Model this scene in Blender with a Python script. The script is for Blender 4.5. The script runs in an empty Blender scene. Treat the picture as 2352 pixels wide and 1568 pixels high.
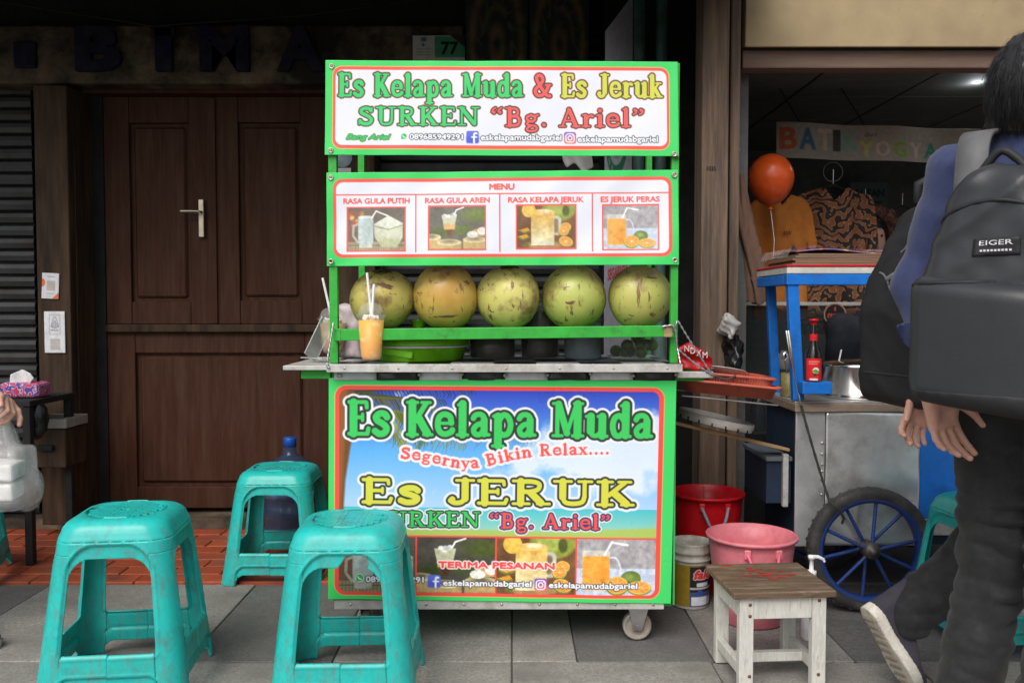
import bpy, bmesh, math, random
import numpy as np
from mathutils import Vector, Matrix, Euler

random.seed(7); RNG = np.random.default_rng(7)
SC = bpy.context.scene
COL = SC.collection

# ------------------------------------------------------------ camera, sky, sun
EYE = 1.08; FPX = 2000.0; PITCH = math.atan(79/2000.0)
cam_d = bpy.data.cameras.new('camera'); cam = bpy.data.objects.new('camera', cam_d); COL.objects.link(cam)
cam.location = (0, 0, EYE); cam.rotation_euler = (math.pi/2 - PITCH, 0, 0)
cam_d.sensor_width = 36; cam_d.lens = 36*FPX/2352; cam_d.clip_start = 0.05; cam_d.clip_end = 500
cam_d.dof.use_dof = True; cam_d.dof.focus_distance = 2.75; cam_d.dof.aperture_fstop = 9.0
SC.camera = cam

SUN_EL = math.radians(48); SUN_AZ = math.radians(200)     # azimuth from +Y clockwise: light comes from behind the camera, a little from the left
world = bpy.data.worlds.new('World'); SC.world = world; world.use_nodes = True
wn = world.node_tree; bg = wn.nodes['Background']
sky = wn.nodes.new('ShaderNodeTexSky'); sky.sky_type = 'NISHITA'; sky.sun_disc = False
sky.sun_elevation = SUN_EL; sky.sun_rotation = SUN_AZ; sky.air_density = 1.0; sky.dust_density = 4.0; sky.ozone_density = 1.0
hs = wn.nodes.new('ShaderNodeHueSaturation'); hs.inputs['Saturation'].default_value = 0.35      # overcast: nearly white sky
wn.links.new(sky.outputs[0], hs.inputs['Color']); wn.links.new(hs.outputs[0], bg.inputs[0]); bg.inputs[1].default_value = 0.15
sun_d = bpy.data.lights.new('sun', 'SUN'); sun_d.energy = 1.5; sun_d.angle = math.radians(40); sun_d.color = (1, .97, .92)
sun = bpy.data.objects.new('sun', sun_d); COL.objects.link(sun)
_sd = Vector((math.sin(SUN_AZ)*math.cos(SUN_EL), math.cos(SUN_AZ)*math.cos(SUN_EL), math.sin(SUN_EL)))
sun.rotation_euler = (-_sd).to_track_quat('-Z', 'Y').to_euler(); sun.location = (-2, -4, 8)
SC.view_settings.view_transform = 'Standard'; SC.view_settings.look = 'None'; SC.view_settings.gamma = 1; SC.view_settings.exposure = 0.12
SC.cycles.use_denoising = True; SC.cycles.max_bounces = 8; SC.cycles.transparent_max_bounces = 12; SC.cycles.caustics_refractive = False; SC.cycles.caustics_reflective = False

# ------------------------------------------------------------ helpers
_c, _s = math.cos(PITCH), math.sin(PITCH)
def P(px, py, Y):                      # where a line of sight at picture place (px,py) of a 2352x1568 frame meets the plane at depth Y
    u = (px-1176)/FPX; v = (784-py)/FPX; dy = _c+v*_s; dz = -_s+v*_c
    return Vector((u*Y/dy, Y, EYE+dz*Y/dy))
def PX(px, Y, py=705): return P(px, py, Y).x
def PZ(py, Y): return P(1176, py, Y).z
def G(px, py, z=0.0):
    u = (px-1176)/FPX; v = (784-py)/FPX; dy = _c+v*_s; dz = -_s+v*_c
    t = (z-EYE)/dz
    return Vector((u*t, dy*t, z))

def lin(c):
    if isinstance(c, str): c = tuple(int(c[i:i+2], 16) for i in (1, 3, 5))
    o = []
    for v in c[:3]:
        v = v/255.0
        o.append(v/12.92 if v <= .04045 else ((v+.055)/1.055)**2.4)
    return tuple(o)
def linarr(a):
    a = np.clip(a, 0, 255)/255.0
    return np.where(a <= .04045, a/12.92, ((a+.055)/1.055)**2.4)

MATS = {}
def mat(name, col, rough=.6, metal=0., var=.25, vscale=6., bump=0., bscale=60., dirt=None, dirt_amt=.0, dirt_scale=9., stretch=(1,1,1),
        spec=.5, trans=0., ior=1.45, alpha=1., sss=0., coat=0., attr=None, emit=0., var2=.12, sheen=0.):
    if name in MATS: return MATS[name]
    m = bpy.data.materials.new(name); m.use_nodes = True; MATS[name] = m
    nt = m.node_tree; N = nt.nodes; L = nt.links; b = N['Principled BSDF']
    col = lin(col) if isinstance(col, str) else tuple(col)
    tc = N.new('ShaderNodeTexCoord'); mp = N.new('ShaderNodeMapping'); mp.inputs['Scale'].default_value = stretch
    oi = N.new('ShaderNodeObjectInfo'); add = N.new('ShaderNodeVectorMath'); add.operation = 'ADD'
    rmul = N.new('ShaderNodeVectorMath'); rmul.operation = 'SCALE'; rmul.inputs['Scale'].default_value = 37.0
    L.new(oi.outputs['Random'], rmul.inputs[0]); L.new(tc.outputs['Object'], add.inputs[0]); L.new(rmul.outputs[0], add.inputs[1])
    L.new(add.outputs[0], mp.inputs[0])
    if attr:
        at = N.new('ShaderNodeAttribute'); at.attribute_name = attr; base = at.outputs['Color']
    else:
        rgb = N.new('ShaderNodeRGB'); rgb.outputs[0].default_value = (*col, 1); base = rgb.outputs[0]
    def noise(scale, detail=6, rgh=.6, src=mp):
        n = N.new('ShaderNodeTexNoise'); n.inputs['Scale'].default_value = scale; n.inputs['Detail'].default_value = detail; n.inputs['Roughness'].default_value = rgh
        L.new(src.outputs[0], n.inputs['Vector']); return n
    def mixc(fac, a, bb, mode='MIX'):
        x = N.new('ShaderNodeMix'); x.data_type = 'RGBA'; x.blend_type = mode
        if hasattr(fac, 'links'): L.new(fac, x.inputs['Factor'])
        else: x.inputs['Factor'].default_value = fac
        for src, k in ((a, 'A'), (bb, 'B')):
            sock = [i for i in x.inputs if i.name == k and i.type == 'RGBA'][0]
            if hasattr(src, 'links'): L.new(src, sock)
            else: sock.default_value = (*src, 1)
        return [o for o in x.outputs if o.type == 'RGBA'][0]
    def ramp(src, a, bb):
        r = N.new('ShaderNodeMapRange'); r.inputs['From Min'].default_value = a; r.inputs['From Max'].default_value = bb
        L.new(src, r.inputs['Value']); return r.outputs[0]
    if var > 0:
        n1 = noise(vscale); f = ramp(n1.outputs[0], .3, .7)
        lo = N.new('ShaderNodeMix'); 
        v = N.new('ShaderNodeMapRange'); v.inputs['To Min'].default_value = 1-var; v.inputs['To Max'].default_value = 1+var*.55
        L.new(f, v.inputs['Value'])
        n2 = noise(vscale*6, 4); v2 = N.new('ShaderNodeMapRange'); v2.inputs['From Min'].default_value = .3; v2.inputs['From Max'].default_value = .7
        v2.inputs['To Min'].default_value = 1-var2; v2.inputs['To Max'].default_value = 1+var2; L.new(n2.outputs[0], v2.inputs['Value'])
        mm = N.new('ShaderNodeMath'); mm.operation = 'MULTIPLY'; L.new(v.outputs[0], mm.inputs[0]); L.new(v2.outputs[0], mm.inputs[1])
        sc_ = N.new('ShaderNodeVectorMath'); sc_.operation = 'SCALE'; L.new(base, sc_.inputs[0]); L.new(mm.outputs[0], sc_.inputs['Scale'])
        base = sc_.outputs[0]
    if dirt is not None:
        d = lin(dirt) if isinstance(dirt, str) else dirt
        nd = noise(dirt_scale, 8, .7); f = ramp(nd.outputs[0], .62-dirt_amt*.5, .82-dirt_amt*.35)
        base = mixc(f, base, d)
    L.new(base, b.inputs['Base Color'])
    b.inputs['Metallic'].default_value = metal
    nr = noise(vscale*2.3, 5); rr = N.new('ShaderNodeMapRange'); rr.inputs['From Min'].default_value = .3; rr.inputs['From Max'].default_value = .7
    rr.inputs['To Min'].default_value = max(.02, rough*.85); rr.inputs['To Max'].default_value = min(1, rough*1.2); L.new(nr.outputs[0], rr.inputs['Value'])
    L.new(rr.outputs[0], b.inputs['Roughness'])
    b.inputs['Specular IOR Level'].default_value = spec; b.inputs['IOR'].default_value = ior
    b.inputs['Transmission Weight'].default_value = trans; b.inputs['Alpha'].default_value = alpha
    b.inputs['Coat Weight'].default_value = coat; b.inputs['Sheen Weight'].default_value = sheen
    if sss: b.inputs['Subsurface Weight'].default_value = sss; b.inputs['Subsurface Radius'].default_value = (.01, .004, .002); b.inputs['Subsurface Scale'].default_value = 1.0
    if emit: b.inputs['Emission Color'].default_value = (*col, 1); b.inputs['Emission Strength'].default_value = emit
    if bump:
        nb = noise(bscale, 6); bp = N.new('ShaderNodeBump'); bp.inputs['Strength'].default_value = min(1, bump); bp.inputs['Distance'].default_value = .004
        L.new(nb.outputs[0], bp.inputs['Height']); L.new(bp.outputs[0], b.inputs['Normal'])
    return m

class MB:
    def __init__(s): s.v = []; s.f = []; s.m = []; s.sm = []
    def add(s, verts, faces, mi=0, smooth=False):
        o = len(s.v); s.v.extend([tuple(map(float, p)) for p in verts])
        s.f.extend([tuple(int(i)+o for i in f) for f in faces]); s.m.extend([mi]*len(faces)); s.sm.extend([smooth]*len(faces)); return s
    def box(s, c, size, rot=None, mi=0, taper=1.0):
        hx, hy, hz = [k/2 for k in size]
        pts = [Vector((x*hx*(taper if z > 0 else 1), y*hy*(taper if z > 0 else 1), z*hz)) for z in (-1, 1) for y in (-1, 1) for x in (-1, 1)]
        R = Euler(rot).to_matrix() if rot is not None else Matrix.Identity(3)
        c = Vector(c); pts = [R @ p + c for p in pts]
        return s.add(pts, [(0,2,3,1),(4,5,7,6),(0,1,5,4),(2,6,7,3),(0,4,6,2),(1,3,7,5)], mi)
    def bb(s, lo, hi, mi=0):
        lo = Vector(lo); hi = Vector(hi); return s.box((lo+hi)/2, hi-lo, None, mi)
    def bar(s, p0, p1, w, h, up=(0,0,1), mi=0):
        p0 = Vector(p0); p1 = Vector(p1); d = (p1-p0).normalized(); up = Vector(up)
        sd = d.cross(up)
        if sd.length < 1e-4: sd = d.cross(Vector((1,0,0)))
        sd.normalize(); u = sd.cross(d)
        pts = []
        for p in (p0, p1):
            for a, b in ((-1,-1),(1,-1),(1,1),(-1,1)): pts.append(p+sd*a*w/2+u*b*h/2)
        return s.add(pts, [(0,1,2,3),(7,6,5,4),(0,4,5,1),(1,5,6,2),(2,6,7,3),(3,7,4,0)], mi)
    def tube(s, path, r, n=10, mi=0, cap=True, closed=False, smooth=True):
        path = [Vector(p) for p in path]; m = len(path)
        rs = r if hasattr(r, '__len__') else [r]*m
        prev = None; rings = []
        for i, p in enumerate(path):
            if closed: t = path[(i+1) % m]-path[i-1]
            else: t = path[min(i+1, m-1)]-path[max(i-1, 0)]
            if t.length < 1e-9: t = Vector((0,0,1))
            t.normalize()
            if prev is None:
                a = t.cross(Vector((0,0,1)))
                if a.length < 1e-3: a = t.cross(Vector((1,0,0)))
            else: a = prev - t*prev.dot(t)
            a.normalize(); prev = a; b = t.cross(a)
            rings.append([p+(a*math.cos(2*math.pi*k/n)+b*math.sin(2*math.pi*k/n))*rs[i] for k in range(n)])
        vs = [q for ring in rings for q in ring]; fs = []
        for i in range(m if closed else m-1):
            j = (i+1) % m
            for k in range(n): fs.append((i*n+k, i*n+(k+1) % n, j*n+(k+1) % n, j*n+k))
        s.add(vs, fs, mi, smooth)
        if cap and not closed:
            s.add(rings[0], [tuple(range(n-1, -1, -1))], mi); s.add(rings[-1], [tuple(range(n))], mi)
        return s
    def lathe(s, prof, c, n=40, mi=0, axis='z', smooth=True, R=None, sy=1.0):
        c = Vector(c); vs = []; fs = []; m = len(prof)
        for r, z in prof:
            for k in range(n):
                a = 2*math.pi*k/n; p = Vector((r*math.cos(a), r*math.sin(a)*sy, z))
                if axis == 'y': p = Vector((p.x, p.z, p.y))
                elif axis == 'x': p = Vector((p.z, p.x, p.y))
                if R is not None: p = R @ p
                vs.append(c+p)
        for i in range(m-1):
            for k in range(n): fs.append((i*n+k, i*n+(k+1) % n, (i+1)*n+(k+1) % n, (i+1)*n+k))
        if axis == 'y': fs = [f[::-1] for f in fs]
        return s.add(vs, fs, mi, smooth)
    def prism(s, poly, y0, y1, mi=0):            # polygon in the x-z plane, extruded along y
        n = len(poly); vs = [(x, y0, z) for x, z in poly]+[(x, y1, z) for x, z in poly]
        fs = [tuple(range(n)), tuple(range(2*n-1, n-1, -1))]+[((i+1) % n, i, n+i, n+(i+1) % n) for i in range(n)]
        return s.add(vs, fs, mi)
    def xf(s, M): s.v = [tuple(M @ Vector(p)) for p in s.v]; return s
    def build(s, name, mats, parent=None, bevel=0, seg=2, solid=0, sub=0, base=None):
        me = bpy.data.meshes.new(name); off = Vector((0,0,0))
        if parent is not None: off = wloc(parent)
        elif base is not None: off = Vector(base)
        me.from_pydata([tuple(Vector(p)-off) for p in s.v], [], s.f)
        mats = mats if isinstance(mats, (list, tuple)) else [mats]
        for m in mats: me.materials.append(m)
        if s.f:
            me.polygons.foreach_set('material_index', s.m); me.polygons.foreach_set('use_smooth', s.sm)
        me.update()
        o = bpy.data.objects.new(name, me); COL.objects.link(o)
        if parent is not None: o.parent = parent
        elif base is not None: o.location = off
        if solid: md = o.modifiers.new('solid', 'SOLIDIFY'); md.thickness = solid; md.offset = -1
        if bevel: md = o.modifiers.new('bevel', 'BEVEL'); md.width = bevel; md.segments = seg; md.limit_method = 'ANGLE'; md.angle_limit = math.radians(35)
        if sub: md = o.modifiers.new('sub', 'SUBSURF'); md.levels = sub; md.render_levels = sub
        return o
def wloc(o):
    l = Vector(o.location); p = o.parent
    while p is not None: l = l+Vector(p.location); p = p.parent
    return l
def tag(o, label, cat, group=None, kind=None):
    if label: o['label'] = label
    if cat: o['category'] = cat
    if group: o['group'] = group
    if kind: o['kind'] = kind
    return o
def thing(name, loc, label, cat, group=None):
    o = bpy.data.objects.new(name, None); COL.objects.link(o); o.location = loc; o.empty_display_size = .05
    return tag(o, label, cat, group)
def struct(o): o['kind'] = 'structure'; return o
def mesh_np(name, V, F, mats, parent=None, smooth=True, base=None):
    off = np.array(wloc(parent) if parent is not None else (base if base is not None else (0,0,0)), dtype=np.float64)
    me = bpy.data.meshes.new(name); V = np.asarray(V, dtype=np.float64)-off; F = np.asarray(F, dtype=np.int32); k = F.shape[1]
    me.vertices.add(len(V)); me.vertices.foreach_set('co', V.ravel().astype(np.float32))
    me.loops.add(F.size); me.loops.foreach_set('vertex_index', F.ravel())
    me.polygons.add(len(F)); me.polygons.foreach_set('loop_start', np.arange(0, F.size, k, dtype=np.int32))
    me.polygons.foreach_set('use_smooth', np.full(len(F), smooth))
    me.update(calc_edges=True); me.validate()
    for m in (mats if isinstance(mats, (list, tuple)) else [mats]): me.materials.append(m)
    o = bpy.data.objects.new(name, me); COL.objects.link(o)
    if parent is not None: o.parent = parent
    elif base is not None: o.location = base
    return o
def copy_tree(o, parent=None, shared=True):
    c = o.copy(); COL.objects.link(c)
    if parent is not None: c.parent = parent
    for ch in list(o.children): copy_tree(ch, c)
    return c

# ------------------------------------------------------------ signed-distance modelling (surface nets)
def smin(a, b, k): 
    h = np.clip(.5+.5*(b-a)/k, 0, 1); return b+(a-b)*h-k*h*(1-h)
def d_cap(p, a, b, ra, rb):
    a = np.array(a, np.float32); b = np.array(b, np.float32); ab = b-a; L2 = float(ab@ab)+1e-12
    q = p-a; t = np.clip((q@ab)/L2, 0, 1)
    return np.sqrt(((q-t[:, None]*ab)**2).sum(1))-(ra+(rb-ra)*t)
def d_ell(p, c, r, R=None):
    q = p-np.array(c, np.float32)
    if R is not None: q = q@np.array(R, np.float32)
    r = np.array(r, np.float32); k0 = np.sqrt(((q/r)**2).sum(1)); k1 = np.sqrt(((q/(r*r))**2).sum(1))+1e-9
    return k0*(k0-1)/k1
def d_box(p, c, h, rad, R=None):
    q = p-np.array(c, np.float32)
    if R is not None: q = q@np.array(R, np.float32)
    q = np.abs(q)-(np.array(h, np.float32)-rad)
    return np.sqrt((np.maximum(q, 0)**2).sum(1))+np.minimum(q.max(1), 0)-rad
def wob(p, f, seed=0):
    r = np.random.default_rng(seed); o = np.zeros(len(p), np.float32)
    for k in range(5):
        w = r.normal(size=3).astype(np.float32)*f*(1+.5*k); o += np.sin(p@w+r.uniform(0, 6.28))/(1+.5*k)
    return o/2.5
def surfnets(f, lo, hi, h):
    lo = np.array(lo, np.float32); hi = np.array(hi, np.float32); n = np.ceil((hi-lo)/h).astype(int)+1
    ax = [lo[i]+h*np.arange(n[i], dtype=np.float32) for i in range(3)]
    X, Y, Z = np.meshgrid(*ax, indexing='ij'); pts = np.stack([X.ravel(), Y.ravel(), Z.ravel()], 1)
    val = np.empty(len(pts), np.float32)
    for i in range(0, len(pts), 400000): val[i:i+400000] = f(pts[i:i+400000])
    val = val.reshape(n); neg = val < 0
    c = neg[:-1,:-1,:-1].astype(np.int8)
    for dx in (0, 1):
        for dy in (0, 1):
            for dz in (0, 1):
                if dx+dy+dz: c = c+neg[dx:n[0]-1+dx, dy:n[1]-1+dy, dz:n[2]-1+dz]
    act = (c > 0) & (c < 8); I, J, K = np.nonzero(act); idx = -np.ones(act.shape, np.int64); idx[I, J, K] = np.arange(len(I))
    acc = np.zeros((len(I), 3)); cnt = np.zeros(len(I))
    cs = [(a, b, d) for a in (0,1) for b in (0,1) for d in (0,1)]
    for a in cs:
        for ax_ in range(3):
            if a[ax_] == 0:
                b = list(a); b[ax_] = 1
                va = val[I+a[0], J+a[1], K+a[2]]; vb = val[I+b[0], J+b[1], K+b[2]]; m = (va < 0) != (vb < 0)
                t = np.where(m, va/np.where(m, va-vb, 1), 0)
                pos = np.stack([I+a[0], J+a[1], K+a[2]], 1).astype(float); pos[:, ax_] += t
                acc[m] += pos[m]; cnt[m] += 1
    V = lo+h*acc/cnt[:, None]
    F = []
    for ax_ in range(3):
        sl0 = [slice(1, n[i]-1) for i in range(3)]; sl0[ax_] = slice(0, n[ax_]-1)
        sl1 = list(sl0); sl1[ax_] = slice(1, n[ax_])
        a = neg[tuple(sl0)]; b = neg[tuple(sl1)]; ch = a != b
        i, j, k = np.nonzero(ch); o = [1, 1, 1]; o[ax_] = 0; i = i+o[0]; j = j+o[1]; k = k+o[2]
        u, v = [(1,2),(2,0),(0,1)][ax_]; e = np.eye(3, dtype=int)
        q = [idx[i-d[0], j-d[1], k-d[2]] for d in (e[u]*0, e[u], e[u]+e[v], e[v])]
        quad = np.stack(q, 1); flip = ~neg[tuple(sl0)][ch]
        quad[flip] = quad[flip][:, ::-1]
        F.append(quad)
    F = np.concatenate(F); F = F[(F >= 0).all(1)]
    return V, F
# ------------------------------------------------------------ printed sheets: paint in numpy, carried by the vertices of a fine sheet
TT, tt, ss = .1, .055, .04
def _ser(x0, x1, y): return (ss, [(x0, y), (x1, y)])
GL = {
 'E': (.66, [(TT,[(.17,.05),(.17,.95)]),(.05,[(.05,.045),(.56,.045)]),(.05,[(.05,.955),(.52,.955)]),(.05,[(.54,.94),(.55,.8)]),(.055,[(.57,.05),(.6,.2)]),(.05,[(.2,.52),(.42,.52)]),(.042,[(.43,.43),(.43,.61)])]),
 's': (.52, [(.085,'c',[(.42,.53),(.35,.62),(.22,.63),(.11,.54),(.15,.43),(.3,.34),(.41,.22),(.35,.08),(.2,.05),(.08,.13)])]),
 'K': (.76, [(TT,[(.17,.05),(.17,.95)]),_ser(.03,.32,.04),_ser(.03,.32,.96),(.065,[(.25,.42),(.56,.93)]),(TT,[(.36,.5),(.6,.08)]),_ser(.44,.68,.96),_ser(.5,.74,.04)]),
 'e': (.58, [(.042,[(.1,.37),(.46,.37)]),(.075,'c',[(.48,.38),(.44,.56),(.28,.63),(.13,.54),(.09,.32),(.15,.13),(.3,.06),(.47,.12),(.51,.18)])]),
 'l': (.34, [(TT,[(.17,.05),(.17,.93)]),_ser(.02,.32,.04),(ss,[(.05,.9),(.17,.97)])]),
 'a': (.58, [(.09,[(.4,.08),(.4,.48)]),(.07,'c',[(.09,.52),(.15,.61),(.28,.635),(.38,.57),(.4,.45)]),(.07,'c',[(.38,.38),(.2,.33),(.1,.2),(.15,.07),(.28,.06),(.38,.17)]),(.045,[(.42,.05),(.54,.05)])]),
 'p': (.64, [(TT,[(.17,-.25),(.17,.58)]),_ser(.02,.32,-.27),(ss,[(.04,.58),(.14,.64)]),(.075,'c',[(.2,.48),(.32,.62),(.46,.56),(.53,.33),(.46,.1),(.3,.05),(.2,.14)])]),
 'M': (.9, [(.055,[(.14,.05),(.14,.95)]),(.085,[(.17,.95),(.42,.12)]),(.05,[(.42,.12),(.68,.95)]),(TT,[(.72,.05),(.72,.95)]),_ser(.02,.2,.96),_ser(.62,.86,.96),_ser(.02,.28,.04),_ser(.58,.88,.04)]),
 'u': (.64, [(TT,[(.15,.6),(.15,.18)]),(.06,'c',[(.15,.2),(.2,.07),(.34,.06),(.46,.18)]),(TT,[(.48,.6),(.48,.05)]),(ss,[(.02,.6),(.15,.64)]),(ss,[(.36,.6),(.48,.64)]),_ser(.48,.62,.04)]),
 'd': (.62, [(.075,'c',[(.42,.48),(.3,.62),(.15,.56),(.09,.33),(.15,.1),(.28,.05),(.42,.16)]),(TT,[(.46,.07),(.46,.94)]),(ss,[(.33,.91),(.46,.97)]),_ser(.46,.6,.04)]),
 '&': (.86, [(.07,'c',[(.72,.5),(.62,.28),(.45,.1),(.24,.06),(.1,.18),(.13,.36),(.34,.54),(.45,.72),(.4,.88),(.27,.93),(.16,.84),(.21,.66),(.42,.34),(.64,.08),(.78,.05)]),_ser(.58,.82,.52)]),
 'J': (.54, [(TT,[(.37,.95),(.37,.22)]),_ser(.2,.54,.96),(.07,'c',[(.37,.22),(.29,.07),(.16,.05),(.08,.14)]),(.085,[(.11,.18),(.12,.19)])]),
 'r': (.5, [(TT,[(.16,.05),(.16,.58)]),_ser(.02,.32,.04),(ss,[(.03,.6),(.14,.64)]),(.055,'c',[(.2,.4),(.28,.56),(.4,.6)]),(.07,[(.41,.57),(.42,.56)])]),
 'k': (.62, [(TT,[(.16,.05),(.16,.93)]),_ser(.02,.3,.04),(ss,[(.04,.9),(.16,.97)]),(.05,[(.2,.3),(.44,.58)]),_ser(.34,.56,.62),(.085,[(.29,.37),(.47,.08)]),_ser(.4,.62,.04)]),
 'S': (.64, [(.09,'c',[(.5,.78),(.43,.89),(.28,.92),(.14,.83),(.14,.68),(.28,.57),(.43,.46),(.52,.3),(.46,.13),(.3,.07),(.15,.13),(.09,.24)]),(.04,[(.54,.95),(.54,.76)]),(.04,[(.05,.06),(.05,.26)])]),
 'U': (.8, [(TT,[(.19,.95),(.19,.33)]),(.065,'c',[(.19,.35),(.24,.12),(.4,.06),(.57,.13),(.62,.35)]),(.06,[(.62,.35),(.62,.95)]),_ser(.02,.36,.96),_ser(.5,.76,.96)]),
 'R': (.76, [(TT,[(.17,.05),(.17,.95)]),_ser(.02,.34,.04),_ser(.02,.2,.96),(.065,'c',[(.17,.935),(.4,.935),(.53,.84),(.51,.63),(.36,.53),(.2,.53)]),(TT,[(.37,.48),(.57,.08)]),_ser(.5,.74,.04)]),
 'N': (.82, [(.055,[(.14,.05),(.14,.93)]),(TT,[(.14,.93),(.62,.1)]),(.055,[(.66,.07),(.66,.95)]),_ser(.02,.24,.96),_ser(.54,.8,.96),_ser(.02,.28,.04)]),
 'B': (.7, [(TT,[(.17,.05),(.17,.95)]),_ser(.02,.2,.04),_ser(.02,.2,.96),(.065,'c',[(.17,.935),(.4,.93),(.49,.8),(.45,.6),(.2,.53)]),(.075,'c',[(.2,.53),(.45,.52),(.55,.34),(.5,.12),(.35,.065),(.17,.065)])]),
 'g': (.58, [(.065,'c',[(.26,.6),(.4,.52),(.41,.36),(.28,.27),(.13,.34),(.11,.5),(.26,.6)]),(.05,[(.42,.56),(.54,.61)]),(.06,'c',[(.16,.26),(.1,.15),(.2,.07),(.4,.05),(.49,-.07),(.42,-.2),(.22,-.23),(.1,-.16),(.13,-.05),(.22,.02)])]),
 '.': (.3, [(.1,[(.14,.1),(.141,.1)])]),
 'A': (.82, [(.055,[(.11,.05),(.36,.92)]),(TT,[(.37,.9),(.64,.05)]),(.045,[(.2,.33),(.5,.33)]),_ser(.0,.22,.04),_ser(.5,.8,.04)]),
 'i': (.34, [(TT,[(.17,.05),(.17,.58)]),_ser(.02,.32,.04),(ss,[(.04,.6),(.15,.64)]),(TT,[(.17,.86),(.171,.86)])]),
 'y': (.56, [(.085,[(.1,.58),(.28,.12)]),(.05,[(.46,.6),(.2,-.2)]),(.06,[(.2,-.2),(.08,-.22)]),_ser(.0,.2,.62),_ser(.36,.56,.62)]),
 'n': (.66, [(TT,[(.16,.05),(.16,.58)]),_ser(.02,.3,.04),(ss,[(.03,.6),(.14,.64)]),(.065,'c',[(.2,.42),(.32,.6),(.45,.55),(.48,.4)]),(TT,[(.48,.42),(.48,.05)]),_ser(.36,.62,.04)]),
 'x': (.56, [(.085,[(.12,.58),(.42,.08)]),(.045,[(.42,.6),(.1,.06)]),_ser(.0,.2,.62),_ser(.34,.52,.62),_ser(.0,.2,.04),_ser(.34,.56,.04)]),
 '“': (.52, [(.085,[(.12,.74),(.121,.74)]),(.045,'c',[(.05,.76),(.08,.88),(.18,.97)]),(.085,[(.36,.74),(.361,.74)]),(.045,'c',[(.29,.76),(.32,.88),(.42,.97)])]),
 '”': (.52, [(.085,[(.14,.88),(.141,.88)]),(.045,'c',[(.21,.87),(.18,.74),(.08,.66)]),(.085,[(.38,.88),(.381,.88)]),(.045,'c',[(.45,.87),(.42,.74),(.32,.66)])]),
 ' ': (.36, []),
}
def crom(pts, n=7):
    pts = np.array(pts, float); q = np.vstack([2*pts[0]-pts[1], pts, 2*pts[-1]-pts[-2]]); out = []
    for i in range(1, len(q)-2):
        for k in range(n):
            t = k/n; out.append(.5*((2*q[i])+(-q[i-1]+q[i+1])*t+(2*q[i-1]-5*q[i]+4*q[i+1]-q[i+2])*t*t+(-q[i-1]+3*q[i]-3*q[i+1]+q[i+2])*t**3))
    out.append(q[-2]); return [tuple(o) for o in out]
_TXT = {}
def text_tris(s, off=0.):                        # triangles of a line of sans text, cap height about .73
    if (s, off) in _TXT: return _TXT[(s, off)]
    cu = bpy.data.curves.new('t', 'FONT'); cu.body = s; cu.resolution_u = 3; cu.offset = off
    ob = bpy.data.objects.new('t', cu); COL.objects.link(ob)
    dg = bpy.context.evaluated_depsgraph_get(); dg.update()
    me = bpy.data.meshes.new_from_object(ob.evaluated_get(dg)); me.calc_loop_triangles()
    V = np.array([v.co[:2] for v in me.vertices]); T = np.array([t.vertices[:] for t in me.loop_triangles])
    bpy.data.objects.remove(ob); bpy.data.curves.remove(cu); bpy.data.meshes.remove(me)
    _TXT[(s, off)] = (V, T); return V, T

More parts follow.
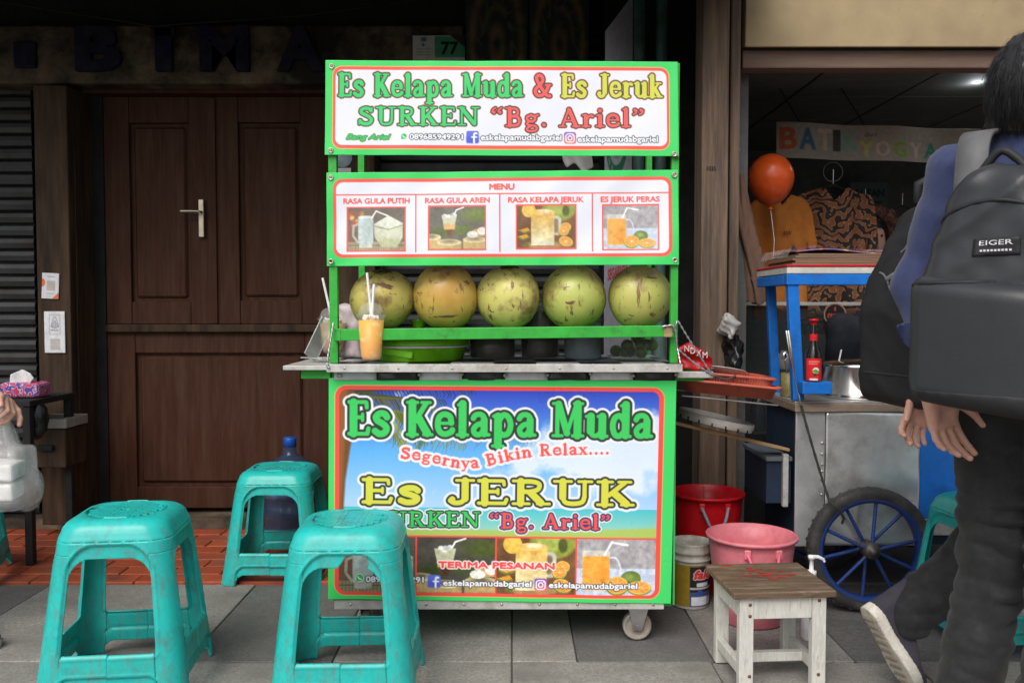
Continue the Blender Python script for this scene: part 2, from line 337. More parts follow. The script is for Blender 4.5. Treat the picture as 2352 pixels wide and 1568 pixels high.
class Canvas:
    def __init__(s, x0, y0, x1, y1, step, bgc):
        s.x0, s.y0, s.x1, s.y1 = x0, y0, x1, y1; s.nx = int(round((x1-x0)/step))+1; s.ny = int(round((y1-y0)/step))+1
        s.ax = np.linspace(x0, x1, s.nx); s.ay = np.linspace(y0, y1, s.ny); s.step = step
        s.X, s.Y = np.meshgrid(s.ax, s.ay); s.rgb = np.zeros((s.ny, s.nx, 3)); s.rgb[:] = bgc
    def win(s, x0, y0, x1, y1):
        i0, i1 = np.searchsorted(s.ax, [x0, x1]); j0, j1 = np.searchsorted(s.ay, [y0, y1]); return slice(max(j0-1, 0), j1+1), slice(max(i0-1, 0), i1+1)
    def put(s, sl, a, col):
        a = np.clip(a, 0, 1)[..., None]; col = np.asarray(col, float); s.rgb[sl] = s.rgb[sl]*(1-a)+col*a
    def cov(s, d, soft=0): return np.clip(.5-d/(s.step+soft), 0, 1)
    def rrect(s, x0, y0, x1, y1, r, col, soft=0, alpha=1):
        sl = s.win(x0-8-soft, y0-8-soft, x1+8+soft, y1+8+soft); X, Y = s.X[sl], s.Y[sl]
        qx = np.abs(X-(x0+x1)/2)-((x1-x0)/2-r); qy = np.abs(Y-(y0+y1)/2)-((y1-y0)/2-r)
        d = np.hypot(np.maximum(qx, 0), np.maximum(qy, 0))+np.minimum(np.maximum(qx, qy), 0)-r; s.put(sl, s.cov(d, soft)*alpha, col)
    def ell(s, cx, cy, rx, ry, col, soft=0, rot=0, alpha=1):
        R = max(rx, ry)+soft+8; sl = s.win(cx-R, cy-R, cx+R, cy+R); X, Y = s.X[sl]-cx, s.Y[sl]-cy
        c, n = math.cos(rot), math.sin(rot); U, V = X*c+Y*n, -X*n+Y*c
        d = (np.hypot(U/rx, V/ry)-1)*min(rx, ry); s.put(sl, s.cov(d, soft)*alpha, col)
    def poly(s, pts, col, soft=0, alpha=1):
        pts = np.array(pts, float); lo = pts.min(0)-8-soft; hi = pts.max(0)+8+soft; sl = s.win(lo[0], lo[1], hi[0], hi[1]); X, Y = s.X[sl], s.Y[sl]
        d = np.full(X.shape, 1e9); ins = np.zeros(X.shape, bool); n = len(pts)
        for i in range(n):
            a, b = pts[i], pts[(i+1) % n]; e = b-a; t = np.clip(((X-a[0])*e[0]+(Y-a[1])*e[1])/(e@e+1e-9), 0, 1)
            d = np.minimum(d, np.hypot(X-a[0]-t*e[0], Y-a[1]-t*e[1]))
            c = ((a[1] <= Y) & (b[1] > Y)) | ((b[1] <= Y) & (a[1] > Y))
            with np.errstate(divide='ignore', invalid='ignore'): xi = a[0]+(Y-a[1])*e[0]/e[1]
            ins ^= c & (X < xi)
        s.put(sl, s.cov(np.where(ins, -d, d), soft)*alpha, col)
    def sd_lines(s, sl, strokes):
        X, Y = s.X[sl], s.Y[sl]; d = np.full(X.shape, 1e9)
        for r, pts in strokes:
            r0, r1 = (r, r) if not hasattr(r, '__len__') else r; m = max(len(pts)-1, 1)
            for i in range(len(pts)-1):
                ax, ay = pts[i]; ex, ey = pts[i+1][0]-ax, pts[i+1][1]-ay; t = np.clip(((X-ax)*ex+(Y-ay)*ey)/(ex*ex+ey*ey+1e-9), 0, 1)
                d = np.minimum(d, np.hypot(X-ax-t*ex, Y-ay-t*ey)-(r0+(r1-r0)*(i+t)/m))
        return d
    def line(s, pts, r, col, soft=0, alpha=1):
        p = np.array(pts); R = (max(r) if hasattr(r, '__len__') else r)+8+soft
        sl = s.win(p[:,0].min()-R, p[:,1].min()-R, p[:,0].max()+R, p[:,1].max()+R); s.put(sl, s.cov(s.sd_lines(sl, [(r, pts)]), soft)*alpha, col)
    def slab(s, txt, x0, x1, base, cap, layers, rs=1.0, arc=None):      # layers: (grow, colour), drawn in order; colour may be a list per letter
        tot = sum(GL[c][0] for c in txt)+.05*(len(txt)-1); sx = (x1-x0)/tot; gl = []; x = x0
        for c in txt:
            w, st = GL[c]; out = []
            for q in st:
                pts = crom(q[2]) if q[1] == 'c' else q[1]
                P2 = []
                for (u, v) in pts:
                    X_, Y_ = x+u*sx, -v*cap
                    if arc:
                        k = (X_-x0)/(x1-x0); yb, sl_ = arc(k); xc = x+w*sx/2; kb = (xc-x0)/(x1-x0); yb, sl_ = arc(kb); a = math.atan(sl_)
                        dx, dy = X_-xc, Y_; P2.append((xc+dx*math.cos(a)-dy*math.sin(a), base+yb+dx*math.sin(a)+dy*math.cos(a)))
                    else: P2.append((X_, base+Y_))
                out.append((q[0]*cap*rs, P2))
            gl.append((c, out)); x += (w+.05)*sx
        for g, col in layers:
            for k, (c, out) in enumerate(gl):
                if not out: continue
                al = np.array([p for _, pp in out for p in pp]); R = cap*.12*rs+g+10
                sl = s.win(al[:,0].min()-R, al[:,1].min()-R, al[:,0].max()+R, al[:,1].max()+R)
                cc = col(k) if callable(col) else col
                s.put(sl, s.cov(s.sd_lines(sl, out)-g), cc)
    def sans(s, txt, x0, x1, base, cap, col, bold=0, outline=None, ocol=None, shear=0, rot=0.0):
        V, T = text_tris(txt); V = V.copy(); V[:, 0] += V[:, 1]*shear
        lo, hi = V[:,0].min(), V[:,0].max(); k = (x1-x0)/(hi-lo); kc = cap/.729
        U = np.stack([x0+(V[:,0]-lo)*k, base-V[:,1]*kc], 1)
        if rot: c_, s_ = math.cos(rot), math.sin(rot); O = np.array([x0, base]); U = (U-O)@np.array([[c_, s_], [-s_, c_]])+O
        pad = bold+(outline or 0)+6; sl = s.win(U[:,0].min()-pad, U[:,1].min()-pad, U[:,0].max()+pad, U[:,1].max()+pad)
        ax, ay = s.ax[sl[1]], s.ay[sl[0]]; SS = 3; st = s.step/SS
        fx = np.arange(ax[0], ax[-1]+st*.5, st); fy = np.arange(ay[0], ay[-1]+st*.5, st); M = np.zeros((len(fy), len(fx)), bool)
        for t in T:
            p = U[t]; i0, i1 = np.searchsorted(fx, [p[:,0].min(), p[:,0].max()]); j0, j1 = np.searchsorted(fy, [p[:,1].min(), p[:,1].max()])
            if i1 <= i0 or j1 <= j0: continue
            x = fx[i0:i1][None]; y = fy[j0:j1][:, None]; (ax_, ay_), (bx, by), (cx, cy) = p
            e0 = (bx-ax_)*(y-ay_)-(by-ay_)*(x-ax_); e1 = (cx-bx)*(y-by)-(cy-by)*(x-bx); e2 = (ax_-cx)*(y-cy)-(ay_-cy)*(x-cx)
            M[j0:j1, i0:i1] |= ((e0 >= 0) & (e1 >= 0) & (e2 >= 0)) | ((e0 <= 0) & (e1 <= 0) & (e2 <= 0))
        def dil(m, r):
            k = int(round(r/st)); 
            if k <= 0: return m
            o = m.copy(); H, W = m.shape
            for dy in range(-k, k+1):
                for dx in range(-k, k+1):
                    if dx*dx+dy*dy <= k*k+.5 and (dx or dy):
                        a0, a1 = max(0, dy), min(H, H+dy); b0, b1 = max(0, dx), min(W, W+dx)
                        o[a0:a1, b0:b1] |= m[a0-dy:a1-dy, b0-dx:b1-dx]
            return o
        def down(m):
            q = np.pad(m.astype(float), ((1, SS), (1, SS))); o = np.zeros((len(ay), len(ax)))
            for dy in range(SS):
                for dx in range(SS): o += q[dy:dy+SS*len(ay):SS, dx:dx+SS*len(ax):SS][:len(ay), :len(ax)]
            return o/(SS*SS)
        body = dil(M, bold)
        if outline: s.put(sl, down(dil(body, outline)), ocol)
        s.put(sl, down(body), col)
    def noise(s, sl, sc, seed, oct=4):
        X, Y = s.X[sl], s.Y[sl]; r = np.random.default_rng(seed); o = np.zeros(X.shape); amp = 1; tot = 0
        for k in range(oct):
            f = sc*2**k; gx, gy = X*f+r.uniform(0, 99), Y*f+r.uniform(0, 99); tb = r.random((64, 64))
            i, j = np.floor(gx).astype(int), np.floor(gy).astype(int); u, v = gx-i, gy-j; u = u*u*(3-2*u); v = v*v*(3-2*v)
            g = lambda a, b: tb[b % 64, a % 64]
            o += amp*((g(i,j)*(1-u)+g(i+1,j)*u)*(1-v)+(g(i,j+1)*(1-u)+g(i+1,j+1)*u)*v); tot += amp; amp *= .55
        return o/tot
    def sheet(s, name, corners, m, parent, disp=None, thick=.002):      # corners: tl, tr, bl, br in world
        tl, tr, bl, br = [np.array(c, float) for c in corners]
        u = (s.ax-s.x0)/(s.x1-s.x0); v = (s.ay-s.y0)/(s.y1-s.y0); U, Vv = np.meshgrid(u, v); U = U[..., None]; Vv = Vv[..., None]
        W = (tl*(1-U)+tr*U)*(1-Vv)+(bl*(1-U)+br*U)*Vv
        if disp is not None: W = W+disp(U[..., 0], Vv[..., 0])[..., None]*np.array([0, -1, 0])
        n = s.nx*s.ny; id_ = np.arange(n).reshape(s.ny, s.nx)
        F = np.stack([id_[:-1,:-1], id_[1:,:-1], id_[1:,1:], id_[:-1,1:]], -1).reshape(-1, 4)
        bd = np.concatenate([id_[0,:], id_[1:,-1], id_[-1,-2::-1], id_[-2:0:-1,0]]); V = W.reshape(-1, 3)
        bk = V[bd]+np.array([0, thick, 0]); k = len(bd); bi = n+np.arange(k); nx_ = np.roll(np.arange(k), -1)
        F2 = np.stack([bd, bd[nx_], bi[nx_], bi], 1)
        o = mesh_np(name, np.vstack([V, bk]), np.vstack([F, F2]), m, parent)
        at = o.data.color_attributes.new('print', 'FLOAT_COLOR', 'POINT')
        C = np.ones((n+k, 4), np.float32); L = linarr(s.rgb.reshape(-1, 3)); C[:n, :3] = L; C[n:, :3] = L[bd]
        at.data.foreach_set('color', C.ravel()); return o

def pic_coconut_white(c, x0, y0, x1, y1, dark=0):        # tall mug of coconut water beside a peeled coconut on a bamboo mat
    sl = c.win(x0, y0, x1, y1); n = c.noise(sl, 4/(x1-x0)*1.6, 3); 
    w, h = x1-x0, y1-y0; X = lambda u: x0+u*w; Y = lambda v: y0+v*h
    L = lambda k: (1-dark*.25)*np.array(k)
    a = L((112, 104, 92)); b = L((150, 92, 66)); c.put(sl, np.ones(n.shape), a+(b-a)*np.clip((n-.35)*3, 0, 1)[..., None]*np.clip(1.3-2.2*(c.X[sl]-x0)/w, 0, 1)[..., None])
    for q in range(14): c.ell(X(.02+.3*random.random()), Y(.02+.4*random.random()), w*.03, w*.03, L(random.choice([(228,190,110),(120,120,60),(200,96,66),(90,70,50)])), soft=w*.03)
    c.rrect(x0, Y(.8), x1, y1, 1, L((168, 156, 122)))
    for k in range(22): c.line([(X(k/22), Y(.81)), (X(k/22), y1)], w*.004, L((120, 108, 78)))
    c.line([(x0, Y(.88)), (x1, Y(.88))], w*.006, L((96, 88, 66)))
    c.poly([(X(.46), Y(.38)), (X(.72), Y(.18)), (X(.97), Y(.36)), (X(.97), Y(.7)), (X(.86), Y(.92)), (X(.6), Y(.9)), (X(.47), Y(.68))], L((214, 216, 190)), soft=w*.01)
    c.poly([(X(.46), Y(.38)), (X(.72), Y(.18)), (X(.97), Y(.36)), (X(.75), Y(.5))], L((228, 232, 216)), soft=w*.01)
    c.poly([(X(.5), Y(.72)), (X(.94), Y(.72)), (X(.86), Y(.94)), (X(.6), Y(.92))], L((188, 192, 150)), soft=w*.04)
    c.line([(X(.47), Y(.43)), (X(.72), Y(.51)), (X(.96), Y(.41))], w*.008, L((150, 160, 110)))
    c.line([(X(.2), Y(.36)), (X(.1), Y(.42)), (X(.09), Y(.65)), (X(.17), Y(.8))], w*.02, L((190, 184, 168)))
    c.rrect(X(.18), Y(.2), X(.45), Y(.84), w*.03, L((188, 206, 204)), soft=w*.01); c.rrect(X(.2), Y(.2), X(.28), Y(.8), w*.02, L((206, 220, 218)), soft=w*.04)
    c.ell(X(.315), Y(.21), w*.13, w*.025, L((222, 230, 230))); c.rrect(X(.2), Y(.84), X(.43), Y(.94), w*.03, L((200, 202, 190)), soft=w*.01)
    c.line([(X(.42), Y(.24)), (X(.5), Y(.07)), (X(.7), Y(.18))], w*.014, (244, 244, 240))
def pic_palm_sugar(c, x0, y0, x1, y1, dark=0):
    sl = c.win(x0, y0, x1, y1); n = c.noise(sl, 5/(x1-x0), 5); w, h = x1-x0, y1-y0; X = lambda u: x0+u*w; Y = lambda v: y0+v*h
    L = lambda k: np.array(k)*(1-dark*.45)
    a = L((96, 92, 84)); b = L((128, 124, 112)); c.put(sl, np.ones(n.shape), a+(b-a)*n[..., None])
    c.ell(X(.85), Y(.2), w*.26, h*.15, L((112, 128, 62)), soft=w*.08); c.ell(X(.6), Y(.55), w*.16, h*.13, L((100, 116, 60)), soft=w*.07); c.ell(X(.2), Y(.6), w*.2, h*.12, L((90, 104, 56)), soft=w*.08)
    for (cx, cy, rx) in ((.05, .72, .16), (.36, .84, .22), (.82, .78, .21)):
        c.rrect(X(cx-rx), Y(cy), X(cx+rx), y1, w*.02, np.array((208, 176, 116))*(1-dark*.1), soft=w*.02); c.ell(X(cx), Y(cy), w*rx, h*.075, (236, 220, 172)); c.ell(X(cx), Y(cy-.02), w*rx*.6, h*.05, L((150, 140, 104)), soft=w*.04)
    c.poly([(X(.66), Y(.72)), (X(.8), Y(.55)), (X(1), Y(.46)), (X(1), Y(.7))], (214, 164, 100), soft=3)
    c.ell(X(.78), Y(.66), w*.1, h*.08, (240, 238, 230)); c.ell(X(.95), Y(.58), w*.08, h*.09, (238, 236, 228))
    c.poly([(X(.22), Y(.2)), (X(.5), Y(.2)), (X(.45), Y(.52)), (X(.27), Y(.52))], (206, 204, 170), soft=2); c.rrect(X(.27), Y(.42), X(.46), Y(.54), 3, (226, 176, 104), soft=8)
    c.poly([(X(.3), Y(.55)), (X(.43), Y(.55)), (X(.4), Y(.68)), (X(.33), Y(.68))], L((120, 70, 50)), soft=8)
    for q in range(9): c.ell(X(.25+.22*random.random()), Y(.17+.08*random.random()), w*.035, w*.03, random.choice([(238,238,234),(206,208,204)]), soft=3)
    c.line([(X(.45), Y(.18)), (X(.49), Y(.08)), (X(.62), Y(.02))], w*.012, (244, 244, 240))
def orange(c, cx, cy, rx, ry, rot=0):
    c.ell(cx, cy+ry*.12, rx*1.05, ry, (132, 148, 62), rot=rot); c.ell(cx, cy, rx, ry*.92, (240, 196, 96), rot=rot); c.ell(cx, cy, rx*.86, ry*.78, (246, 160, 70), rot=rot)
    for k in range(8):
        a = k*math.pi/4+rot; c.line([(cx, cy), (cx+rx*.8*math.cos(a), cy+ry*.72*math.sin(a))], rx*.025, (250, 206, 130))
    c.ell(cx, cy, rx*.12, ry*.12, (250, 232, 190))
def pic_coconut_orange(c, x0, y0, x1, y1, dark=0):
    sl = c.win(x0, y0, x1, y1); n = c.noise(sl, 4/(x1-x0), 8); w, h = x1-x0, y1-y0; X = lambda u: x0+u*w; Y = lambda v: y0+v*h
    a = np.array((92, 62, 40))*(1-dark*.15); b = np.array((150, 108, 74)); c.put(sl, np.ones(n.shape), a+(b-a)*n[..., None])
    c.ell(X(.72), Y(.06), w*.3, h*.3, (146, 156, 66), soft=10); c.ell(X(.66), Y(.04), w*.16, h*.2, (176, 188, 92), soft=20); c.ell(X(.84), Y(.12), w*.06, h*.13, (84, 92, 44), soft=8)
    c.ell(X(.48), Y(.93), w*.34, h*.09, (176, 138, 90), soft=8)
    c.rrect(X(.6), Y(.24), X(.76), Y(.7), w*.07, (206, 204, 186), soft=4); c.rrect(X(.62), Y(.3), X(.71), Y(.64), w*.05, (140, 118, 90), soft=8)
    sl2 = c.win(X(.24), Y(.14), X(.64), Y(.92)); t = np.clip((c.Y[sl2]-Y(.14))/(h*.75), 0, 1)[..., None]; nn = c.noise(sl2, 7/(x1-x0), 9)[..., None]
    colr = np.array((240, 186, 84))*(1-t)+np.array((236, 228, 186))*t+(nn-.5)*60; qx = (c.X[sl2]-X(.44))/(w*.2); c.put(sl2, c.cov((np.abs(qx)-1)*w*.2, 3), np.clip(colr, 0, 255))
    c.ell(X(.44), Y(.15), w*.2, h*.07, (246, 206, 120)); c.ell(X(.48), Y(.13), w*.1, h*.04, (250, 234, 196), soft=5); c.rrect(X(.27), Y(.84), X(.61), Y(.91), w*.05, (226, 222, 196), soft=4)
    c.ell(X(.2), Y(.11), w*.12, w*.12, (240, 190, 76)); c.ell(X(.2), Y(.11), w*.1, w*.1, (246, 202, 92), soft=4)
    orange(c, X(.84), Y(.5), w*.09, w*.08); orange(c, X(.8), Y(.6), w*.09, w*.08); orange(c, X(.84), Y(.84), w*.12, w*.09, .3)
    for (u, v) in ((.12, .58), (.1, .73)): c.poly([(X(u-.09), Y(v)), (X(u+.06), Y(v-.07)), (X(u+.1), Y(v)), (X(u), Y(v+.06))], (244, 166, 62), soft=2); c.line([(X(u-.09), Y(v)), (X(u), Y(v+.06)), (X(u+.1), Y(v+.02))], w*.012, (120, 140, 60))
    c.poly([(X(.12), Y(.96)), (X(.17), Y(.84)), (X(.22), Y(.97))], (96, 120, 44), soft=3)
def pic_orange(c, x0, y0, x1, y1, dark=0):
    sl = c.win(x0, y0, x1, y1); n = c.noise(sl, 14/(x1-x0), 12); w, h = x1-x0, y1-y0; X = lambda u: x0+u*w; Y = lambda v: y0+v*h
    c.put(sl, np.ones(n.shape), np.array((172, 168, 172))+(n[..., None]-.5)*50)
    c.rrect(x0, Y(.52), x1, y1, 1, (204, 214, 236), soft=2)
    for k in range(9): c.line([(X(k/9), Y(.86)), (X(k/9-.02), y1)], w*.003, (170, 182, 206))
    c.line([(x0, Y(.92)), (x1, Y(.92))], w*.003, (176, 188, 212))
    c.line(crom([(X(.4), Y(.33)), (X(.5), Y(.34)), (X(.56), Y(.55)), (X(.5), Y(.72)), (X(.42), Y(.74))]), w*.012, (222, 226, 236))
    c.rrect(X(.07), Y(.2), X(.42), Y(.94), w*.03, (212, 210, 200), soft=3); c.rrect(X(.075), Y(.3), X(.415), Y(.9), w*.03, (248, 170, 72), soft=4); c.rrect(X(.3), Y(.5), X(.4), Y(.85), w*.03, (240, 152, 54), soft=24)
    c.line([(X(.35), Y(.28)), (X(.44), Y(.05)), (X(.64), Y(.1))], w*.015, (246, 246, 246))
    c.ell(X(.69), Y(.7), w*.13, w*.1, (112, 134, 62)); c.ell(X(.67), Y(.67), w*.06, w*.04, (150, 170, 92), soft=12); orange(c, X(.52), Y(.82), w*.14, w*.12); orange(c, X(.8), Y(.86), w*.15, w*.09)

def ico_wa(c, cx, cy, r):
    c.ell(cx, cy, r*1.15, r*1.15, (240, 244, 244)); c.ell(cx, cy, r, r, (60, 186, 96)); c.poly([(cx-r, cy+r*1.1), (cx-r*.9, cy+r*.2), (cx-.1*r, cy+r*.9)], (60, 186, 96)); c.line(crom([(cx-r*.4, cy-r*.3), (cx-r*.2, cy+r*.2), (cx+r*.4, cy+r*.4)]), r*.16, (245, 248, 246))
def ico_f(c, x0, y0, x1, y1):
    c.rrect(x0, y0, x1, y1, (x1-x0)*.16, (96, 118, 224)); c.rrect(x0+3, y0+(y1-y0)*.45, x1-3, y1-3, (x1-x0)*.1, (84, 96, 208), soft=20); w = x1-x0
    c.line(crom([(x0+w*.82, y0+w*.2), (x0+w*.66, y0+w*.2), (x0+w*.62, y0+w*.38), (x0+w*.62, y0+w*.95)]), w*.075, (246, 246, 252)); c.line([(x0+w*.44, y0+w*.5), (x0+w*.82, y0+w*.5)], w*.06, (246, 246, 252))
def ico_i(c, x0, y0, x1, y1):
    w = x1-x0; sl = c.win(x0-3, y0-3, x1+3, y1+3); t = np.clip((c.Y[sl]-y0)/w, 0, 1)[..., None]; u = np.clip((c.X[sl]-x0)/w, 0, 1)[..., None]
    col = np.array((98, 86, 220))*(1-t)+np.array((246, 150, 90))*t; col = col*(1-.5*u)+np.array((226, 76, 140))*.5*u
    r = w*.22; qx = np.abs(c.X[sl]-(x0+x1)/2)-(w/2-r); qy = np.abs(c.Y[sl]-(y0+y1)/2)-(w/2-r)
    d = np.hypot(np.maximum(qx, 0), np.maximum(qy, 0))+np.minimum(np.maximum(qx, qy), 0)-r; c.put(sl, c.cov(d), col)
    wt = (248, 244, 250); cx, cy = (x0+x1)/2, (y0+y1)/2
    d2 = np.abs(np.hypot(np.maximum(np.abs(c.X[sl]-cx)-w*.14, 0), np.maximum(np.abs(c.Y[sl]-cy)-w*.14, 0))-w*.2)-w*.045; c.put(sl, c.cov(d2), wt)
    d3 = np.abs(np.hypot(c.X[sl]-cx, c.Y[sl]-cy)-w*.17)-w*.045; c.put(sl, c.cov(d3), wt); c.ell(cx+w*.22, cy-w*.22, w*.045, w*.045, wt)

GREEN = (70, 214, 108); REDB = (250, 98, 84); DKO = (52, 66, 58); LG = (66, 208, 112); LY = (214, 214, 84); LR = (250, 98, 96); WH = (232, 234, 246)
def banner_top():
    c = Canvas(80, 52, 2296, 652, 3.3, GREEN)
    c.rrect(124, 86, 2242, 614, 60, (248, 190, 110)); c.rrect(128, 90, 2238, 610, 57, REDB); c.rrect(144, 110, 2224, 588, 44, WH)
    def colr(k): return LG if k < 15 else (LR if k < 17 else LY)
    c.slab('Es Kelapa Muda & Es Jeruk', 160, 2195, 280, 148, [(10, (240, 150, 130)), (7, DKO), (0, colr)], rs=1.0)
    c.slab('SURKEN', 285, 1048, 462, 118, [(9, (240, 150, 130)), (7, DKO), (0, LG)], rs=1.05)
    c.slab('“Bg. Ariel”', 1120, 2085, 468, 122, [(9, (240, 150, 130)), (7, DKO), (0, LR)], rs=1.0)
    c.sans('Bang Ariel', 214, 492, 552, 34, (72, 190, 96), bold=3, outline=3, ocol=(40, 90, 56), shear=.35)
    ico_wa(c, 575, 532, 18)
    c.sans('089685949291', 612, 944, 550, 34, (240, 242, 248), bold=2.2, outline=4.2, ocol=(44, 48, 54))
    ico_f(c, 966, 496, 1044, 574)
    c.sans('eskelapamudabgariel', 1058, 1562, 554, 38, (240, 242, 248), bold=2.2, outline=4.2, ocol=(44, 48, 54))
    ico_i(c, 1578, 500, 1654, 576)
    c.sans('eskelapamudabgariel', 1664, 2166, 562, 38, (240, 242, 248), bold=2.2, outline=4.2, ocol=(44, 48, 54))
    return c
def banner_menu():
    c = Canvas(88, 740, 2298, 1336, 3.3, GREEN); R = (248, 100, 88)
    c.rrect(128, 780, 2258, 1284, 60, R); c.rrect(148, 802, 2236, 1262, 44, WH)
    c.sans('MENU', 1112, 1266, 856, 38, R, bold=3)
    c.rrect(148, 878, 2236, 886, 1, R)
    for x in (648, 1176, 1758): c.rrect(x-4, 884, x+4, 1252, 1, (232, 96, 92))
    for t, a, b in (('RASA GULA PUTIH', 194, 608), ('RASA GULA AREN', 708, 1112), ('RASA KELAPA JERUK', 1230, 1702), ('ES JERUK PERAS', 1812, 2180)): c.sans(t, a, b, 938, 35, R, bold=2.5)
    for f, (a, b, p, q) in ((pic_coconut_white, (212, 586, 958, 1246)), (pic_palm_sugar, (724, 1090, 952, 1240)), (pic_coconut_orange, (1276, 1658, 950, 1236)), (pic_orange, (1818, 2176, 952, 1244))):
        c.rrect(a, p, b, q, 2, R); sub = (a+9, p+9, b-9, q-9); save = c.rgb.copy(); f(c, *sub)
        m = (c.X > sub[0]) & (c.X < sub[2]) & (c.Y > sub[1]) & (c.Y < sub[3]); save[m] = (c.rgb*(.86+.28*c.noise((slice(None),slice(None)), .05, 51, 4))[...,None])[m]*.86+26; c.rgb = save
    return c
def banner_front():
    c = Canvas(90, 98, 1930, 1286, 2.9, GREEN)
    c.rrect(120, 134, 1870, 1264, 62, (240, 190, 110)); c.rrect(124, 137, 1867, 1261, 58, (250, 84, 74))
    x0, y0, x1, y1 = 146, 158, 1842, 1244; base = c.rgb.copy()
    sl = c.win(x0, y0, x1, 800); t = np.clip((c.Y[sl]-y0)/620, 0, 1)[..., None]
    top = np.array((56, 78, 196)); mid = np.array((96, 176, 246)); low = np.array((178, 214, 250)); skyc = np.where(t < .5, top+(mid-top)*t*2, mid+(low-mid)*(t-.5)*2)
    c.put(sl, np.ones(t.shape[:2]), skyc)
    n = c.noise(sl, .006, 21, 5); n2 = c.noise(sl, .0035, 22, 5); X, Y = c.X[sl], c.Y[sl]
    reg = np.exp(-(((X-1760)/260)**2+((Y-420)/190)**2))+.9*np.exp(-(((X-1350)/300)**2+((Y-470)/150)**2))+.9*np.exp(-(((X-1500)/420)**2+((Y-640)/110)**2))+.8*np.exp(-(((X-640)/170)**2+((Y-690)/60)**2))
    c.put(sl, np.clip((reg*.85+n*1.3+n2*.7-1.42)*2.6, 0, .85), (238, 242, 252))
    sl = c.win(x0, 785, x1, 935); t = np.clip((c.Y[sl]-785)/130, 0, 1)[..., None]; c.put(sl, np.ones(t.shape[:2]), np.array((84, 196, 208))*(1-t)+np.array((160, 214, 196))*t)
    c.poly([(x0, 905), (700, 898), (1300, 908), (x1, 880), (x1, 940), (x0, 940)], (176, 200, 104), soft=10)
    # palm trunk and fronds
    c.poly([(146, 158), (330, 158), (230, 330), (205, 470), (180, 640), (170, 800), (146, 800)], (120, 78, 46), soft=10); c.poly([(146, 158), (190, 158), (172, 500), (160, 800), (146, 800)], (150, 94, 50), soft=14)
    r = random.Random(4)
    def frond(p0, p1, sag, ln, col, w=3.2, n=34):
        for k in range(n):
            t = k/(n-1); bx = p0[0]+(p1[0]-p0[0])*t; by = p0[1]+(p1[1]-p0[1])*t+sag*4*t*(1-t)
            L = ln*(.5+.7*math.sin(math.pi*min(1, t*.9+.1)))*(.8+.4*r.random()); cc = np.array(col)*(.75+.5*r.random())
            c.line([(bx, by), (bx+L*.25+8*r.random(), by+L*.55), (bx+L*.3*r.random(), by+L)], (w, .6), np.clip(cc, 0, 255))
        c.line([(p0[0]+(p1[0]-p0[0])*t, p0[1]+(p1[1]-p0[1])*t+sag*4*t*(1-t)) for t in np.linspace(0, 1, 12)], (6, 2), np.array(col)*1.1)
    frond((230, 170), (860, 160), -12, 60, (52, 66, 46)); frond((260, 170), (700, 210), 10, 80, (60, 74, 50))
    frond((300, 200), (680, 260), -20, 120, (96, 92, 44)); frond((300, 230), (470, 430), -30, 120, (112, 116, 48), 4); frond((420, 280), (800, 420), -30, 130, (124, 138, 60)); frond((420, 300), (520, 470), 0, 110, (150, 150, 60), 4)
    frond((600, 400), (1180, 420), -10, 60, (150, 146, 96), 2, 26); frond((430, 270), (620, 360), -20, 150, (104, 112, 50), 4)
    # the four pictures
    for f, a, b in ((pic_coconut_white, 146, 556), (pic_palm_sugar, 564, 982), (pic_coconut_orange, 992, 1412), (pic_orange, 1420, 1842)):
        sv = c.rgb.copy(); f(c, a, 944, b, 1244, .6); m = (c.X > a) & (c.X < b) & (c.Y > 944); sv[m] = (c.rgb*(.84+.32*c.noise((slice(None),slice(None)), .05, 52, 4))[...,None])[m]; c.rgb = sv
    c.rrect(146, 935, 1842, 944, 1, (250, 84, 74))
    for x in (560, 987, 1416): c.rrect(x-4, 940, x+4, 1244, 1, (250, 84, 74))
    # keep the frame: restore what lies outside the rounded opening
    r_ = 40; qx = np.abs(c.X-(x0+x1)/2)-((x1-x0)/2-r_); qy = np.abs(c.Y-(y0+y1)/2)-((y1-y0)/2-r_)
    d = np.hypot(np.maximum(qx, 0), np.maximum(qy, 0))+np.minimum(np.maximum(qx, qy), 0)-r_; a = c.cov(-d)[..., None]; c.rgb = c.rgb*(1-a)+base*a
    W = (232, 236, 242); D = (54, 62, 56)
    c.slab('Es Kelapa Muda', 190, 1812, 402, 186, [(25, W), (13, D), (0, (66, 204, 100))], rs=1.12)
    arc = lambda k: (78*math.sin(math.pi*min(1, k*1.55))*(1 if k < .66 else .95)-46*max(0, (k-.2))*1.0, (78*math.pi*1.55*math.cos(math.pi*min(1, k*1.55)) - (46 if k > .2 else 0))/1110 if k < .645 else -.1)
    def arc(k):
        y = lambda q: 520+62*math.exp(-((q-.33)/.2)**2)-30*q-20*max(0, q-.75)*0
        return y(k)-560, (y(k+.01)-y(k-.01))/(.02*1110)
    c.slab('Segernya Bikin Relax....', 472, 1585, 560, 62, [(13, W), (0, (250, 92, 88))], rs=1.25, arc=arc)
    c.slab('Es JERUK', 262, 1722, 764, 132, [(24, W), (11, D), (0, (216, 216, 78))], rs=1.45)
    c.slab('SURKEN', 330, 900, 888, 82, [(14, W), (7, D), (0, (66, 204, 100))], rs=1.0)
    c.slab('“Bg. Ariel”', 950, 1596, 892, 82, [(14, W), (8, (60, 70, 110)), (0, (250, 90, 84))], rs=1.0)
    c.sans('TERIMA PESANAN', 680, 1300, 1108, 34, (250, 84, 84), bold=2.5, outline=6, ocol=(244, 236, 236))
    ico_wa(c, 258, 1168, 19)
